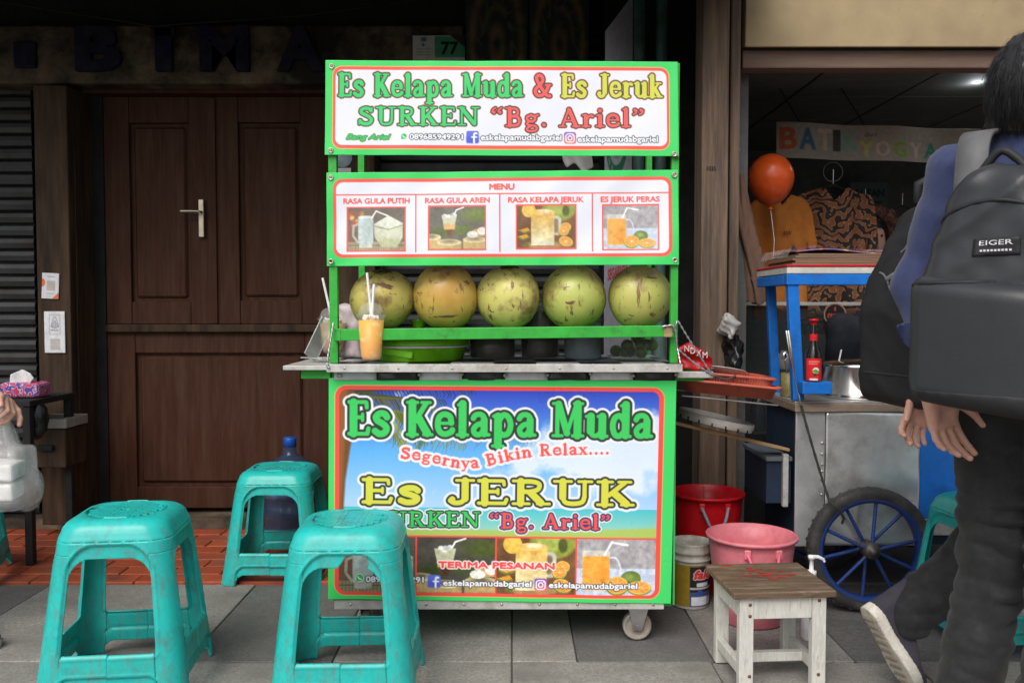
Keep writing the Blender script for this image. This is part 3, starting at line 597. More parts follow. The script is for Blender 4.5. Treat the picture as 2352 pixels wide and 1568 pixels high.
    for t, a, b, y in (('089685949291', 292, 600, 1190), ('eskelapamudabgariel', 706, 1178, 1204), ('eskelapamudabgariel', 1274, 1746, 1208)): c.sans(t, a, b, y, 32, (242, 244, 250), bold=2.0, outline=4.0, ocol=(42, 40, 44))
    ico_f(c, 622, 1148, 692, 1216); ico_i(c, 1194, 1160, 1264, 1226)
    return c
def msq(fv, xs, zs):                      # keep fv<0; returns 2-D vertices and polygons
    V = []; idx = {}; F = []
    def cv(i, j):
        k = (i, j)
        if k not in idx: idx[k] = len(V); V.append((xs[i], zs[j]))
        return idx[k]
    def ev(a, b):
        k = (a, b) if a < b else (b, a)
        if k not in idx:
            fa, fb = fv[k[0][1], k[0][0]], fv[k[1][1], k[1][0]]; t = fa/(fa-fb); t = min(max(t, .02), .98)
            idx[k] = len(V); V.append((xs[k[0][0]]+(xs[k[1][0]]-xs[k[0][0]])*t, zs[k[0][1]]+(zs[k[1][1]]-zs[k[0][1]])*t))
        return idx[k]
    for j in range(len(zs)-1):
        for i in range(len(xs)-1):
            cs = [(i, j), (i+1, j), (i+1, j+1), (i, j+1)]; sg = [fv[c[1], c[0]] < 0 for c in cs]
            if not any(sg): continue
            if all(sg): F.append(tuple(cv(*c) for c in cs)); continue
            poly = []
            for k in range(4):
                a, b = cs[k], cs[(k+1) % 4]
                if sg[k]: poly.append(cv(*a))
                if sg[k] != sg[(k+1) % 4]: poly.append(ev(a, b))
            if len(poly) >= 3: F.append(tuple(poly))
    return V, F
def sd_poly(X, Z, pts):
    d = np.full(X.shape, 1e9); ins = np.zeros(X.shape, bool); pts = np.array(pts, float); n = len(pts)
    for i in range(n):
        a, b = pts[i], pts[(i+1) % n]; e = b-a; t = np.clip(((X-a[0])*e[0]+(Z-a[1])*e[1])/(e@e+1e-12), 0, 1)
        d = np.minimum(d, np.hypot(X-a[0]-t*e[0], Z-a[1]-t*e[1])); c = ((a[1] <= Z) & (b[1] > Z)) | ((b[1] <= Z) & (a[1] > Z))
        with np.errstate(divide='ignore', invalid='ignore'): xi = a[0]+(Z-a[1])*e[0]/e[1]
        ins ^= c & (X < xi)
    return np.where(ins, -d, d)
def cloth(name, pts, yf, m, parent=None, step=.012, thick=.006, base=None):    # pts in world (x,z); yf(x,z) gives depth; a cloth with real folds
    p = np.array(pts); xs = np.arange(p[:,0].min()-step, p[:,0].max()+2*step, step); zs = np.arange(p[:,1].min()-step, p[:,1].max()+2*step, step)
    X, Z = np.meshgrid(xs, zs); V, F = msq(sd_poly(X, Z, pts), xs, zs)
    mb = MB(); mb.add([(x, yf(x, z), z) for x, z in V], F, 0, True)
    return mb.build(name, m, parent, solid=thick, base=base)
def pts_px(L, Y): return [(P(a, b, Y).x, P(a, b, Y).z) for a, b in L]

# ------------------------------------------------------------ materials of the place
M_paver = mat('stone paver', (.285,.272,.248), .85, var=.12, vscale=18, bump=.6, bscale=200, var2=.34, dirt=(.17,.16,.145), dirt_amt=.4, dirt_scale=4.5)
M_paver_d = mat('dark stone paver', (.138,.132,.126), .8, var=.1, vscale=18, bump=.4, bscale=200, var2=.3, dirt=(.1,.096,.09), dirt_amt=.3, dirt_scale=5)
M_joint = mat('pavement joint', (.11,.105,.095), .95, var=.2)
M_terra = mat('terracotta tile', (.42,.085,.035), .55, var=.25, vscale=4, bump=.15, dirt=(.16,.07,.045), dirt_amt=.3, dirt_scale=6)
M_grout = mat('terracotta grout', (.3,.085,.045), .9)
M_wood = mat('dark brown door wood', (.062,.0235,.0125), .62, spec=.2, var=.22, vscale=5, stretch=(7,7,.6), bump=.3, bscale=22, dirt=(.085,.042,.027), dirt_amt=.36, dirt_scale=4)
M_wood2 = mat('worn frame wood', (.085,.052,.032), .7, spec=.2, var=.4, vscale=4, stretch=(6,6,.7), bump=.3, bscale=25, dirt=(.02,.015,.012), dirt_amt=.4, dirt_scale=3)
M_pillar = mat('weathered brown post wood', (.21,.14,.093), .75, var=.4, vscale=4, stretch=(8,8,.5), bump=.45, bscale=30, dirt=(.07,.05,.04), dirt_amt=.45, dirt_scale=3.5)
M_conc = mat('stained concrete', (.30,.22,.14), .9, var=.5, vscale=2.5, bump=.4, bscale=40, dirt=(.02,.016,.012), dirt_amt=.75, dirt_scale=3)
M_black = mat('matt black and deep shade', (.012,.011,.011), .8, var=.3)  # plain black; on some parts it stands in for deep shade
M_steel_d = mat('dark shutter steel', (.04,.042,.044), .45, metal=.3, var=.25, vscale=3, dirt=(.02,.018,.016), dirt_amt=.3)
M_letter = mat('faded blue letter paint', (.012,.012,.036), .7, spec=.15, var=.5, vscale=8, dirt=(.03,.028,.04), dirt_amt=.5)
M_brass = mat('worn brass plate', (.62,.55,.42), .35, metal=.8, var=.2)
M_cream = mat('cream painted board', (.37,.28,.155), .7, var=.12, vscale=1.2, dirt=(.2,.12,.07), dirt_amt=.0, dirt_scale=12, bump=.05)
M_beam = mat('brown painted beam', (.16,.105,.075), .7, var=.25, vscale=4, stretch=(.4,4,4))
M_ceil = mat('grey ceiling board', (.13,.13,.12), .9, var=.12, vscale=2)
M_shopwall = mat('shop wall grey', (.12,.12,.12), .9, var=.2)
M_paper = mat('white paper', (.72,.72,.72), .6, var=.05)
M_print = mat('printed vinyl', (1,1,1), .3, var=0, attr='print', spec=.4, bump=.05, bscale=300)
M_printp = mat('printed paper', (1,1,1), .7, var=.06, attr='print', spec=.3)
M_teal = mat('teal painted pipe', (.09,.22,.2), .5, var=.25, dirt=(.06,.07,.06), dirt_amt=.4)
M_steel = mat('plain steel', (.5,.5,.5), .35, metal=.9, var=.25, dirt=(.2,.13,.08), dirt_amt=.2)

# ------------------------------------------------------------ ground: stone pavers on a sheet, red tiles in front of the door
pav = struct(MB().bb((-40,-40,-.14), (40,40,-.012)).build('pavement', M_joint))
rows = [(3.36, 2.62, [-4,-3.1,-2.45,-1.8,-1.0,-.55,.0,.2,.62,1.05,1.75,2.4,3.2,4]), (2.62, 1.98, [-4,-3.2,-2.5,-1.9,-1.25,-.62,.0,.61,1.22,1.84,2.5,3.2,4]),
        (1.98, 1.34, [-4,-3,-2.2,-1.55,-.93,-.3,.33,.95,1.58,2.2,3,4]), (1.34, .7, [-3,-2.2,-1.55,-.93,-.3,.33,.95,1.58,2.2,3]), (.7, .06, [-2.2,-1.55,-.93,-.3,.33,.95,1.58,2.2])]
DARK = {(0,2),(0,4),(0,7),(0,9),(1,2),(1,10),(2,4)}
for r, (ya, yb, xs) in enumerate(rows):
    for k in range(len(xs)-1):
        g = .002; z = -.004*random.random()
        b = MB().bb((xs[k]+g, yb+g, -.02), (xs[k+1]-g, ya-g, z)); o = b.build('paver', M_paver_d if (r, k) in DARK else M_paver, pav, bevel=.003, seg=1)
tf = struct(MB().bb((-4, 3.365, -.02), (1.3, 4.5, -.006)).build('tiled_floor', M_grout))
tm = None
for j in range(8):
    y0 = 3.372+j*.102
    for k in range(-1, 11):
        x0 = -2.5+k*.204+(.102 if j % 2 else 0)
        if tm is None:
            o = MB().bb((x0, y0, -.012), (x0+.198, y0+.097, .006)).build('tile', M_terra, tf, bevel=.003, seg=1); base0 = (x0, y0); tm = o
        else:
            o = bpy.data.objects.new('tile', tm.data); COL.objects.link(o); o.parent = tf; o.location = (x0-base0[0], y0-base0[1], random.uniform(-.0015, .001))
            md = o.modifiers.new('bevel', 'BEVEL'); md.width = .003; md.segments = 1
struct(MB().bb((-4, 4.19, -.02), (1.0, 4.5, .055)).build('door_step', M_conc, bevel=.006))
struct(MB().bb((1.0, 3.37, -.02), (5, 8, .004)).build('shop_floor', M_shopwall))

# ------------------------------------------------------------ old shop front on the left
YD = 4.25
fr = thing('old_shop_front', (-.8, 4.4, 0), 'dark weathered shop front with raised blue letters over its door', 'building')
MB().bb((-4, 4.47, -.02), (.96, 4.6, 3.2)).build('wall', M_black, fr)
MB().bb((-4, 4.14, PZ(192, 4.14)), (PX(1066, 4.14), 4.46, PZ(58, 4.14))).build('lintel', M_conc, fr, bevel=.01)
MB().bb((-4, 4.2, PZ(58, 4.14)+.002), (.96, 4.4, 3.2)).build('eave_shade_board', M_black, fr)  # black board standing in for the shaded recess under the eave
MB().add([(-4.5,3.02,2.30),(1.0,3.02,2.30),(1.0,4.5,2.92),(-4.5,4.5,2.92),(-4.5,3.02,2.34),(1.0,3.02,2.34),(1.0,4.5,2.96),(-4.5,4.5,2.96)], [(0,3,2,1),(4,5,6,7),(0,1,5,4),(1,2,6,5),(2,3,7,6),(3,0,4,7)]).build('unseen_awning', M_black, fr)  # added out of view, sloped low to keep sky light off the door
MB().bb((PX(86,4.06), 4.06, .056), (PX(162,4.06), 4.3, PZ(196,4.06))).build('post', M_wood2, fr, bevel=.006)
MB().bb((PX(164,4.12), 4.12, .056), (PX(178,4.12), 4.3, PZ(204,4.12))).build('trim', M_wood2, fr, bevel=.004)
MB().bb((PX(772,4.1), 4.1, .056), (PX(862,4.1), 4.3, PZ(140,4.1)-.1)).build('post', M_wood2, fr, bevel=.006)
MB().bb((PX(1388,4.05), 4.1, .0), (PX(1606,4.1), 4.4, 3)).build('side_wall', M_black, fr)
# raised letters
def raised(txt, px0, px1, py0, py1, Y, m, parent, name, depth=.03, off=0.):
    V, T = text_tris(txt, off); lo, hi = V.min(0), V.max(0); a = P(px0, py1, Y); b = P(px1, py0, Y)
    mb = MB(); W = [(a.x+(v[0]-lo[0])/(hi[0]-lo[0])*(b.x-a.x), a.z+(v[1]-lo[1])/(hi[1]-lo[1])*(b.z-a.z)) for v in V]; n = len(W)
    edges = {}
    for t in T:
        for i in range(3): e = (t[i], t[(i+1) % 3]); edges[e] = edges.get(e, 0)+1
    fs = [tuple(t) for t in T]+[tuple(n+i for i in t[::-1]) for t in T]
    for (i, j) in edges:
        if (j, i) not in edges: fs.append((j, i, n+i, n+j))
    mb.add([(x, Y, z) for x, z in W]+[(x, Y+depth, z) for x, z in W], fs)
    return mb.build(name, m, parent)
sg = thing('letter_sign', (PX(460,4.11), 4.13, PZ(120,4.11)), 'faded raised dark blue letters BIMA on the concrete lintel', 'sign')
for ch, a, b in (('B', 172, 276), ('I', 356, 392), ('M', 458, 570), ('A', 636, 742)): raised(ch, a, b, 58, 162, 4.108, M_letter, sg, 'letter', off=.045)
MB().bb(P(346, 84, 4.108), P(400, 62, 4.108)+Vector((0,.028,0))).build('letter_serif', M_letter, sg, bevel=.004)
MB().bb(P(30, 155, 4.12), P(80, 95, 4.12)+Vector((0,.03,0))).build('letter', M_letter, sg, bevel=.008)
tag(MB().tube([P(-40,-2,4.0), P(350,60,4.05), P(700,36,4.05), P(1000,-5,4.05)], .004, 6).build('overhead_cable', M_black, base=P(350,60,4.05)), 'thin black cable sagging above the blue letters', 'cable')

def shutter(label, px0, px1, Y, ztop, pitch=.062):
    t = thing('roller_shutter', (PX((px0+px1)/2, Y), Y, .056), label, 'shutter'); x0, x1 = PX(px0, Y), PX(px1, Y); z = .06; first = None
    while z < ztop:
        if first is None:
            mb = MB(); prof = [(-.0,0),(.012,.006),(.016,.03),(.012,pitch-.012),(.0,pitch-.006),(-.006,pitch-.002),(0,pitch)]
            vs = [(x, Y-d, z+h) for x in (x0, x1) for d, h in prof]; n = len(prof); mb.add(vs, [(i, i+1, n+i+1, n+i)[::-1] for i in range(n-1)])
            first = mb.build('slat', M_steel_d, t, solid=.002); z0 = z
        else:
            o = bpy.data.objects.new('slat', first.data); COL.objects.link(o); o.parent = t; o.location = (0, 0, z-z0); md = o.modifiers.new('solid', 'SOLIDIFY'); md.thickness = .002
        z += pitch
    return t
shutter('dark grey roller shutter at the far left beside the narrow post', -240, 84, 4.28, PZ(192,4.14))
shutter('dark grey roller shutter behind the coconuts and green cart', 864, 1386, 4.32, 2.4)

# door
dr = thing('double_door', (PX(490,YD), YD, .056), 'tall dark brown panelled wooden door with a metal lever handle', 'door')
x0, x1, xm = PX(232,YD), PX(764,YD), PX(486,YD); zt = PZ(216,YD); zr = PZ(754,YD); zb = .06
MB().bb((x0-.13, YD+.03, zb), (x0-.07, 4.46, zt+.04)).build('jamb', M_wood2, dr, bevel=.004)
MB().bb((x0-.07, YD+.05, zb), (x0, 4.46, zt+.02)).build('jamb', M_black, dr, bevel=.004)
MB().bb((x1, YD+.03, zb), (x1+.05, 4.46, zt+.02)).build('jamb', M_wood, dr, bevel=.004)
MB().bb((x0-.07, YD-.01, zt+.002), (x1+.05, 4.46, zt+.05)).build('head', M_wood, dr, bevel=.006)
def leaf(xa, xb, za, zbm, fields, name):
    mb = MB(); d0, d1 = YD+.05, YD+.1; st = .13*(xb-xa)/.55
    lf = MB().bb((xa, YD+.075, za), (xb, YD+.11, zbm)).build(name, M_wood, dr)
    zs = fields[0]; a, b, c, d = fields
    for nm, q in (('stile', ((xa, d0, za), (a, d1, zbm))), ('stile', ((b, d0, za), (xb, d1, zbm))), ('rail', ((a+.001, d0+.002, za), (b-.001, d1, c))), ('rail', ((a+.001, d0+.002, d), (b-.001, d1, zbm)))):
        o = MB().bb(*q).build(nm, M_wood, lf, bevel=.004)
    MB().bb((a+.018, YD+.06, c+.018), (b-.018, YD+.1, d-.018)).build('panel', M_wood, lf, bevel=.012, seg=1)
leaf(x0+.004, xm, zr+.02, zt, (PX(292,YD), PX(430,YD), PZ(693,YD), PZ(277,YD)), 'leaf')
leaf(xm+.004, x1, zr+.02, zt, (PX(544,YD), PX(688,YD), PZ(690,YD), PZ(276,YD)), 'leaf')
leaf(x0+.004, x1, zb+.02, zr-.02, (PX(298,YD), PX(694,YD), PZ(1122,YD), PZ(812,YD)), 'lower_leaf')
MB().bb((x0+.004, YD+.02, zr-.019), (x1, YD+.1, zr+.019)).build('lock_rail', M_wood2, dr, bevel=.005)
MB().bb((PX(474,YD), YD+.035, zr+.022), (xm+.016, YD+.052, zt-.01)).build('cover_strip', M_wood, dr, bevel=.003)
h = MB().bb(P(456,545,YD+.02), P(467,457,YD+.02)+Vector((0,.018,0))).build('handle', M_brass, dr, bevel=.004)
MB().tube([P(462,487,YD+.02), P(462,487,YD-.02), P(455,486,YD-.025), P(415,485,YD-.02)], .007, 10).build('lever', M_brass, h)
for a, b, c_, d in ((184, 198, 420, 447), (186, 200, 472, 502)):
    MB().bb(P(a+2, d, YD+.02), P(b, c_, YD+.02)+Vector((0,.012,0))).build('strike_plate', M_brass, dr, bevel=.003)

# papers on the left post
def paper(name, pxa, pya, pxb, pyb, Y, label, cat, draw, step=.0022, rot=0):
    a, b = P(pxa, pya, Y), P(pxb, pyb, Y); w, h = b.x-a.x, a.z-b.z; c = Canvas(0, 0, w, h, step, (226, 226, 230)); draw(c, w, h)
    o = c.sheet(name, ((a.x,Y,a.z),(b.x,Y,a.z),(a.x,Y,b.z),(b.x,Y,b.z)), M_printp, None); 
    o.location = ((a.x+b.x)/2, Y, b.z); 
    me = o.data; co = np.empty(len(me.vertices)*3, np.float32); me.vertices.foreach_get('co', co); co = co.reshape(-1,3)-np.array(o.location, np.float32); me.vertices.foreach_set('co', co.ravel()); me.update()
    o.rotation_euler = (0, rot, 0); return tag(o, label, cat)
def dr1(c, w, h):
    c.ell(0, h*.38, w*.2, w*.24, (232,120,84)); c.poly([(w*.6,h),(w,h*.75),(w,h)], (232,120,84)); c.rrect(w*.28,h*.3,w*.78,h*.68,w*.02,(196,186,178)); c.rrect(w*.3,h*.12,w*.75,h*.16,0,(180,180,186)); c.rrect(w*.3,h*.78,w*.7,h*.81,0,(190,190,196))
def dr2(c, w, h):
    c.rrect(w*.24,h*.08,w*.78,h*.56,w*.02,(150,144,150)); c.rrect(w*.26,h*.09,w*.76,h*.55,w*.02,(228,228,232))
    for k in (-.17,-.1,-.03,.04,.11,.18): c.line([(w*(.51+k), h*.38), (w*(.51+k*.9), h*(.2+abs(k)*.7))], w*.018, (136,130,142))
    c.line(crom([(w*.36,h*.28),(w*.34,h*.36),(w*.51,h*.4),(w*.68,h*.36),(w*.66,h*.28),(w*.51,h*.13),(w*.36,h*.28)]), w*.014, (136,130,142))
    c.sans('HALAL', w*.32, w*.7, h*.47, h*.035, (140,134,146), bold=.001)
    c.rrect(w*.28,h*.66,w*.76,h*.93,w*.01,(190,184,182))
paper('payment_notice', 94, 627, 134, 686, 4.052, 'small white paper notice with orange corner on the narrow post', 'paper notice', dr1, rot=.05)
paper('certificate_notice', 101, 715, 150, 810, 4.052, 'white halal certificate paper on the narrow post, the lower notice', 'paper notice', dr2)
# wooden box fixed to the post, with its slab
bx = thing('meter_box', P(110, 1070, 3.98), 'old wooden box with pale top slab fixed low on the post', 'box')
MB().bb(P(72, 1074, 3.86), P(150, 986, 3.86)+Vector((0,.195,0))).build('body', M_wood2, bx, bevel=.006)
MB().bb(P(66, 984, 3.85), P(152, 962, 3.85)+Vector((0,.2,0))).build('slab', mat('pale slab', (.3,.28,.25), .8), bx, bevel=.004)
MB().bb(P(84, 1036, 3.84), P(120, 1022, 3.84)+Vector((0,.02,0))).build('bar', M_black, bx, bevel=.004)

# plate 77, batik boards, pipes and the narrow standing banner between cart and posts
def d77(c, w, h):
    c.rgb[:] = (206,204,196); c.rrect(w*.42,0.004,w,h*.74,.004,(74,160,118)); c.sans('77', w*.55, w*.86, h*.62, h*.42, (30,34,32), bold=.003); c.rrect(w*.16,h*.06,w*.26,h*.2,0,(96,140,180)); c.ell(w*.2,h*.32,w*.03,w*.03,(80,130,180))
    for k in range(3): c.rrect(w*.06,h*(.44+.1*k),w*.34,h*(.47+.1*k),0,(170,168,162))
    c.poly([(w*.72,0),(w,0),(w,h*.4)], (62,54,44))
    c.rrect(w*.1,h*.8,w,h,.004,(196,192,184))
paper('house_number_plate', 948, 82, 1068, 150, 4.135, 'white and green plate numbered 77 above the cart sign', 'number plate', d77)
def dbat(seed):
    def f(c, w, h):
        sl = (slice(None), slice(None)); n = c.noise(sl, 26, seed, 4); R = np.hypot((c.X-w/2)/w, (c.Y-h*.42)/h*.95); b = np.array((58,66,62)); g = np.array((126,104,66))
        k = (np.exp(-((R-.4)/.055)**2)+np.exp(-((R-.09)/.05)**2)*.8+.5*np.exp(-((R-.24)/.03)**2)*(n > .5))*(.45+.9*n)
        c.rgb[:] = b*(.55+.6*n[...,None]); c.put(sl, np.clip(k, 0, .9), g)
        for q in range(14): a = q*2*math.pi/14; c.line([(w/2+w*.26*math.cos(a), h*.42+h*.26*math.sin(a)), (w/2+w*.34*math.cos(a+.16), h*.42+h*.34*math.sin(a+.16))], w*.012, g*.9, alpha=.7)
    return f
for k, (a, b) in enumerate(((1070, 1212), (1216, 1352))):
    paper('batik_board', a, -40, b, 300, 4.10-.0, 'dark framed batik medallion board, '+('the one nearer the number plate' if k == 0 else 'the one nearer the teal pipes'), 'wall panel', dbat(31+k), step=.004)
for k, (a, b) in enumerate(((1452, 1478), (1502, 1528))):
    q = MB().tube([(PX((a+b)/2, 3.95), 3.95, .0), (PX((a+b)/2, 3.95), 3.95, 2.78)], (PX(b,3.95)-PX(a,3.95))/2, 16).build('pipe', M_teal, base=(PX((a+b)/2,3.95), 3.95, 0))
    tag(q, 'upright teal pipe behind the cart, '+('beside the standing banner' if k == 0 else 'next to the black gap'), 'pipe')
c = Canvas(0, 0, .42, 1.7, .0045, (196, 194, 206)); c.ell(.2, .46, .19, .19, (70,140,104)); c.ell(.2,.46,.145,.145,(200,206,206)); c.ell(.2,.46,.12,.12,(150,176,166)); c.line(crom([(.15,.54),(.17,.42),(.2,.5),(.23,.42),(.25,.54)]), .01, (70,140,104))
for k, ch in enumerate('ES KELAPA MUDA '):
    if ch != ' ':
        a_ = -2.6+k*.36; c.sans(ch, .2+.167*math.sin(a_)-.012, .2+.167*math.sin(a_)+.012, .46-.167*math.cos(a_)+.012, .026, (216,226,206), rot=0)
c.sans('RASA', .06, .34, .98, .05, (214,86,80), bold=.003); c.sans('SEGARNYA', .05, .36, 1.06, .045, (214,86,80), bold=.003); c.sans('HALAL', .12, .28, .9, .03, (70,140,104))
xa, xb = PX(1386, 3.75), PX(1450, 3.92)
o = c.sheet('standing_banner', ((xa,3.72,PZ(72,3.72)),(xb,3.92,PZ(-12,3.92)),(xa,3.72,.55),(xb,3.92,.5)), M_printp, None); tag(o, 'white vertical banner with round green logo tied to a teal pipe', 'banner')

# two weathered posts and the batik shop on the right
post = lambda a, b, Y0, Y1, lab, nm='wooden_post': tag(MB().bb((PX(a,Y0), Y0, 0), (PX(b,Y0), Y1, 2.8)).build(nm, M_pillar, base=(PX((a+b)/2,Y0), (Y0+Y1)/2, 0), bevel=.006), lab, 'post')
post(1609, 1670, 3.5, 3.64, 'wide weathered brown wooden post right of the green cart')
post(1673, 1696, 3.56, 3.7, 'narrow dark weathered post at the shop opening edge')
c = Canvas(0, 0, .05, .02, .0012, (118, 84, 58))
raised('1035', 1624, 1644, 382, 392, 3.4975, M_black, bpy.data.objects['wooden_post'], 'writing', .002)
XL = PX(1697, 3.62)
sh = thing('batik_shop', (2.0, 4.8, 0), 'open batik shop with cream fascia board and dark interior', 'building')
MB().bb((XL, 3.56, PZ(108,3.56)), (5, 3.62, 3.1)).build('fascia', M_cream, sh, bevel=.004)
MB().bb((XL, 3.6, PZ(157,3.6)), (5, 3.68, PZ(114,3.6))).build('beam', M_beam, sh, bevel=.005)
MB().bb((XL-.001, 3.57, PZ(114,3.6)+.001), (5, 3.66, PZ(108,3.56)-.001)).build('shadow_gap', M_black, sh)  # black strip: shade between fascia and beam put into the colour
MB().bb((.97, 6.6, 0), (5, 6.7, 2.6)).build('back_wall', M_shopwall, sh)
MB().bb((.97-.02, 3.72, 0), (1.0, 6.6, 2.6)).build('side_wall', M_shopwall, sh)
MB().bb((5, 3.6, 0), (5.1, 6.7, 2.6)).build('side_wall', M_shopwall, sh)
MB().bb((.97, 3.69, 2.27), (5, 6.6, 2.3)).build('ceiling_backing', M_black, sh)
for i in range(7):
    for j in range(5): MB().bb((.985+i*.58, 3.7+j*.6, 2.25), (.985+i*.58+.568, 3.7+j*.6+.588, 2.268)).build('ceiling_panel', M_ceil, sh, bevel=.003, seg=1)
SC['YD'] = YD
# ------------------------------------------------------------ the green cart
YC = 2.75
M_green = mat('bright green cart paint', (.035,.40,.045), .45, var=.15, vscale=5, dirt=(.03,.07,.02), dirt_amt=.12, dirt_scale=22, bump=.08, bscale=40, stretch=(1,1,1))
M_alu = mat('white scuffed aluminium trim', (.55,.54,.51), .5, metal=.25, var=.15, dirt=(.3,.26,.21), dirt_amt=.25, dirt_scale=14)
M_blackvin = mat('black vinyl', (.018,.018,.018), .25, var=.2, bump=.1, bscale=18)
M_whitevin = mat('white vinyl', (.55,.55,.57), .4, var=.06, bump=.08, bscale=12)
M_screw = mat('screw head', (.55,.47,.4), .35, metal=.7, var=.3, vscale=60)
M_chain = mat('chain steel', (.45,.45,.46), .3, metal=.9, var=.3, vscale=80)
M_rubber = mat('grey caster rubber', (.33,.30,.27), .6, var=.3, vscale=20, dirt=(.18,.14,.1), dirt_amt=.35)
def checker_mat():
    m = mat('checkered oilcloth', (1,1,1), .35, var=0); nt = m.node_tree; b = nt.nodes['Principled BSDF']
    ck = nt.nodes.new('ShaderNodeTexChecker'); ck.inputs['Scale'].default_value = 1/.137; ck.inputs['Color1'].default_value = (.55,.55,.57,1); ck.inputs['Color2'].default_value = (.015,.015,.016,1)
    tc = nt.nodes.new('ShaderNodeTexCoord'); mp = nt.nodes.new('ShaderNodeMapping'); mp.inputs['Location'].default_value = (.03,.02,.02); nt.links.new(tc.outputs['Object'], mp.inputs[0]); nt.links.new(mp.outputs[0], ck.inputs[0]); nt.links.new(ck.outputs[0], b.inputs['Base Color']); return m
M_check = checker_mat()
ct = thing('drinks_cart', (PX(1155,YC), 3.03, 0), 'green wheeled cart with printed banners selling young coconut and orange drinks', 'cart')
xl, xr = PX(756,YC), PX(1551,YC); zc = PZ(838, 2.70); zbot = PZ(1394, 2.745); YB = 3.31
MB().bb((xl+.004, YC+.004, zbot), (xr-.004, YB, zc-.024)).build('body', M_green, ct, bevel=.004)
MB().bb((PX(762,2.742), 2.742, zbot-.006), (PX(1530,2.742), 2.757, PZ(1378,2.742))).build('kick_trim', M_alu, ct, bevel=.002)
for k in range(9): MB().lathe([(0,-.002),(.004,-.0015),(.005,.001)], (PX(800+k*88,2.742), 2.741, PZ(1387,2.742)), 10, axis='y').build('screw', M_screw, ct)
# counter with white metal edge
cnt = MB().bb((PX(752,2.70), 2.702, zc-.02), (PX(1566,2.70), YB+.02, zc)).build('counter', M_check, ct, bevel=.002)
MB().bb((PX(750,2.70), 2.692, zc-.022), (PX(1568,2.70), 2.7015, zc+.003)).build('counter_edge', M_alu, cnt, bevel=.0015)
for k in range(7): MB().lathe([(0,-.002),(.003,-.0015),(.004,.001)], (PX(790+k*124,2.69), 2.6915, zc-.01), 8, axis='y').build('nail', M_screw, cnt)
# checkered skirt below the counter
w = 98.6
for k in range(8):
    a, b = PX(765+k*w, 2.73), PX(765+(k+1)*w, 2.73); z0, z1 = PZ(873,2.73), zc-.021
    xs = np.linspace(a+.0004, b-.0004, 9); zs = np.linspace(z0, z1, 5); vs = [(x, 2.735-.004*math.sin((x-a)/(b-a)*math.pi)*abs(math.sin(7*x+k))-(.003*math.sin(60*(x+z)) if k % 2 else 0), z) for z in zs for x in xs]
    fs = [(j*9+i, j*9+i+1, j*9+10+i, j*9+9+i) for j in range(4) for i in range(8)]
    o = MB().add(vs, fs, 0, True).build('skirt_panel', M_blackvin if k % 2 else M_whitevin, ct, solid=.002)
    MB().lathe([(0,-.004),(.004,-.003),(.006,0),(.006,.006)], (b if k else a+.02, 2.726, PZ(862-(k % 3)*2,2.73)), 12, axis='y').build('screw', M_screw, ct)
MB().lathe([(0,-.004),(.004,-.003),(.006,0),(.006,.006)], (PX(776,2.73), 2.726, PZ(862,2.73)), 12, axis='y').build('screw', M_screw, ct)
# posts, shelf, top frame
ztop = PZ(146, 2.76)
for a, b in ((757, 776), (1540, 1557)):
    MB().bb((PX(a,2.76), 2.756, zc+.001), (PX(b,2.76), 2.782, ztop)).build('post', M_green, ct, bevel=.002)
    MB().bb((PX(a,2.76)+.001, YB-.03, zc+.001), (PX(b,2.76)-.001, YB-.004, ztop)).build('post', M_green, ct, bevel=.002)
    MB().bb((PX(a,2.76)+.003, 2.7825, ztop-.03), (PX(b,2.76)-.003, YB-.0305, ztop-.004)).build('top_rail', M_green, ct, bevel=.002)
MB().bb((PX(776.5,2.76), 2.76, ztop-.03), (PX(1539.5,2.76), 2.78, ztop-.004)).build('top_rail', M_green, ct, bevel=.002)
zs_ = PZ(751, 2.73)
MB().bar((PX(768,2.74), 2.742, PZ(769,2.74)), (PX(1547,2.74), 2.742, PZ(760,2.74)), .024, .036).build('shelf_front', M_green, ct, bevel=.002)
MB().bb((PX(778,2.76), 2.757, zs_-.03), (PX(1538,2.76), 3.02, zs_-.012)).build('shelf', mat('shelf board green', (.03,.2,.03), .6), ct, bevel=.002)
MB().bb((PX(764,2.72), 2.728, PZ(783,2.73)), (PX(781,2.72), 2.7555, PZ(755,2.73))).build('shelf_end', M_green, ct, bevel=.002)
MB().bb((PX(1527,2.72), 2.727, PZ(774,2.73)), (PX(1546,2.72), 2.7555, PZ(747,2.73))).build('shelf_end', mat('bare wood end', (.34,.24,.12), .7, var=.35, stretch=(1,1,6)), ct, bevel=.002)
# printed banners
rw = lambda s, a: (lambda U, V: a*(np.sin(U*23+s)*.25+np.sin(U*9+V*4+s*2)*.5+np.sin(U*41+V*11+s)*.12-.16*np.abs(np.sin(U*17+V*7*np.sin(U*5+s)+s))+.9*np.exp(-((V-1)/.13)**2)*np.sin(U*31+s)*.55))
def bsheet(c, name, tl, tr, bl, br, Y, disp): return c.sheet(name, (P(*tl,Y), P(*tr,Y), P(*bl,Y), P(*br,Y)), M_print, ct, disp)
bt = bsheet(banner_top(), 'sign_banner', (748,139), (1557,142), (746,356), (1559,359), 2.745, rw(1, .003))
bm = bsheet(banner_menu(), 'menu_banner', (750,397), (1558,390), (750,611), (1559,608), 2.745, rw(4, .006))
bf = bsheet(banner_front(), 'front_banner', (755,868), (1554,874), (754,1375), (1541,1386), 2.7365, rw(2, .0022))
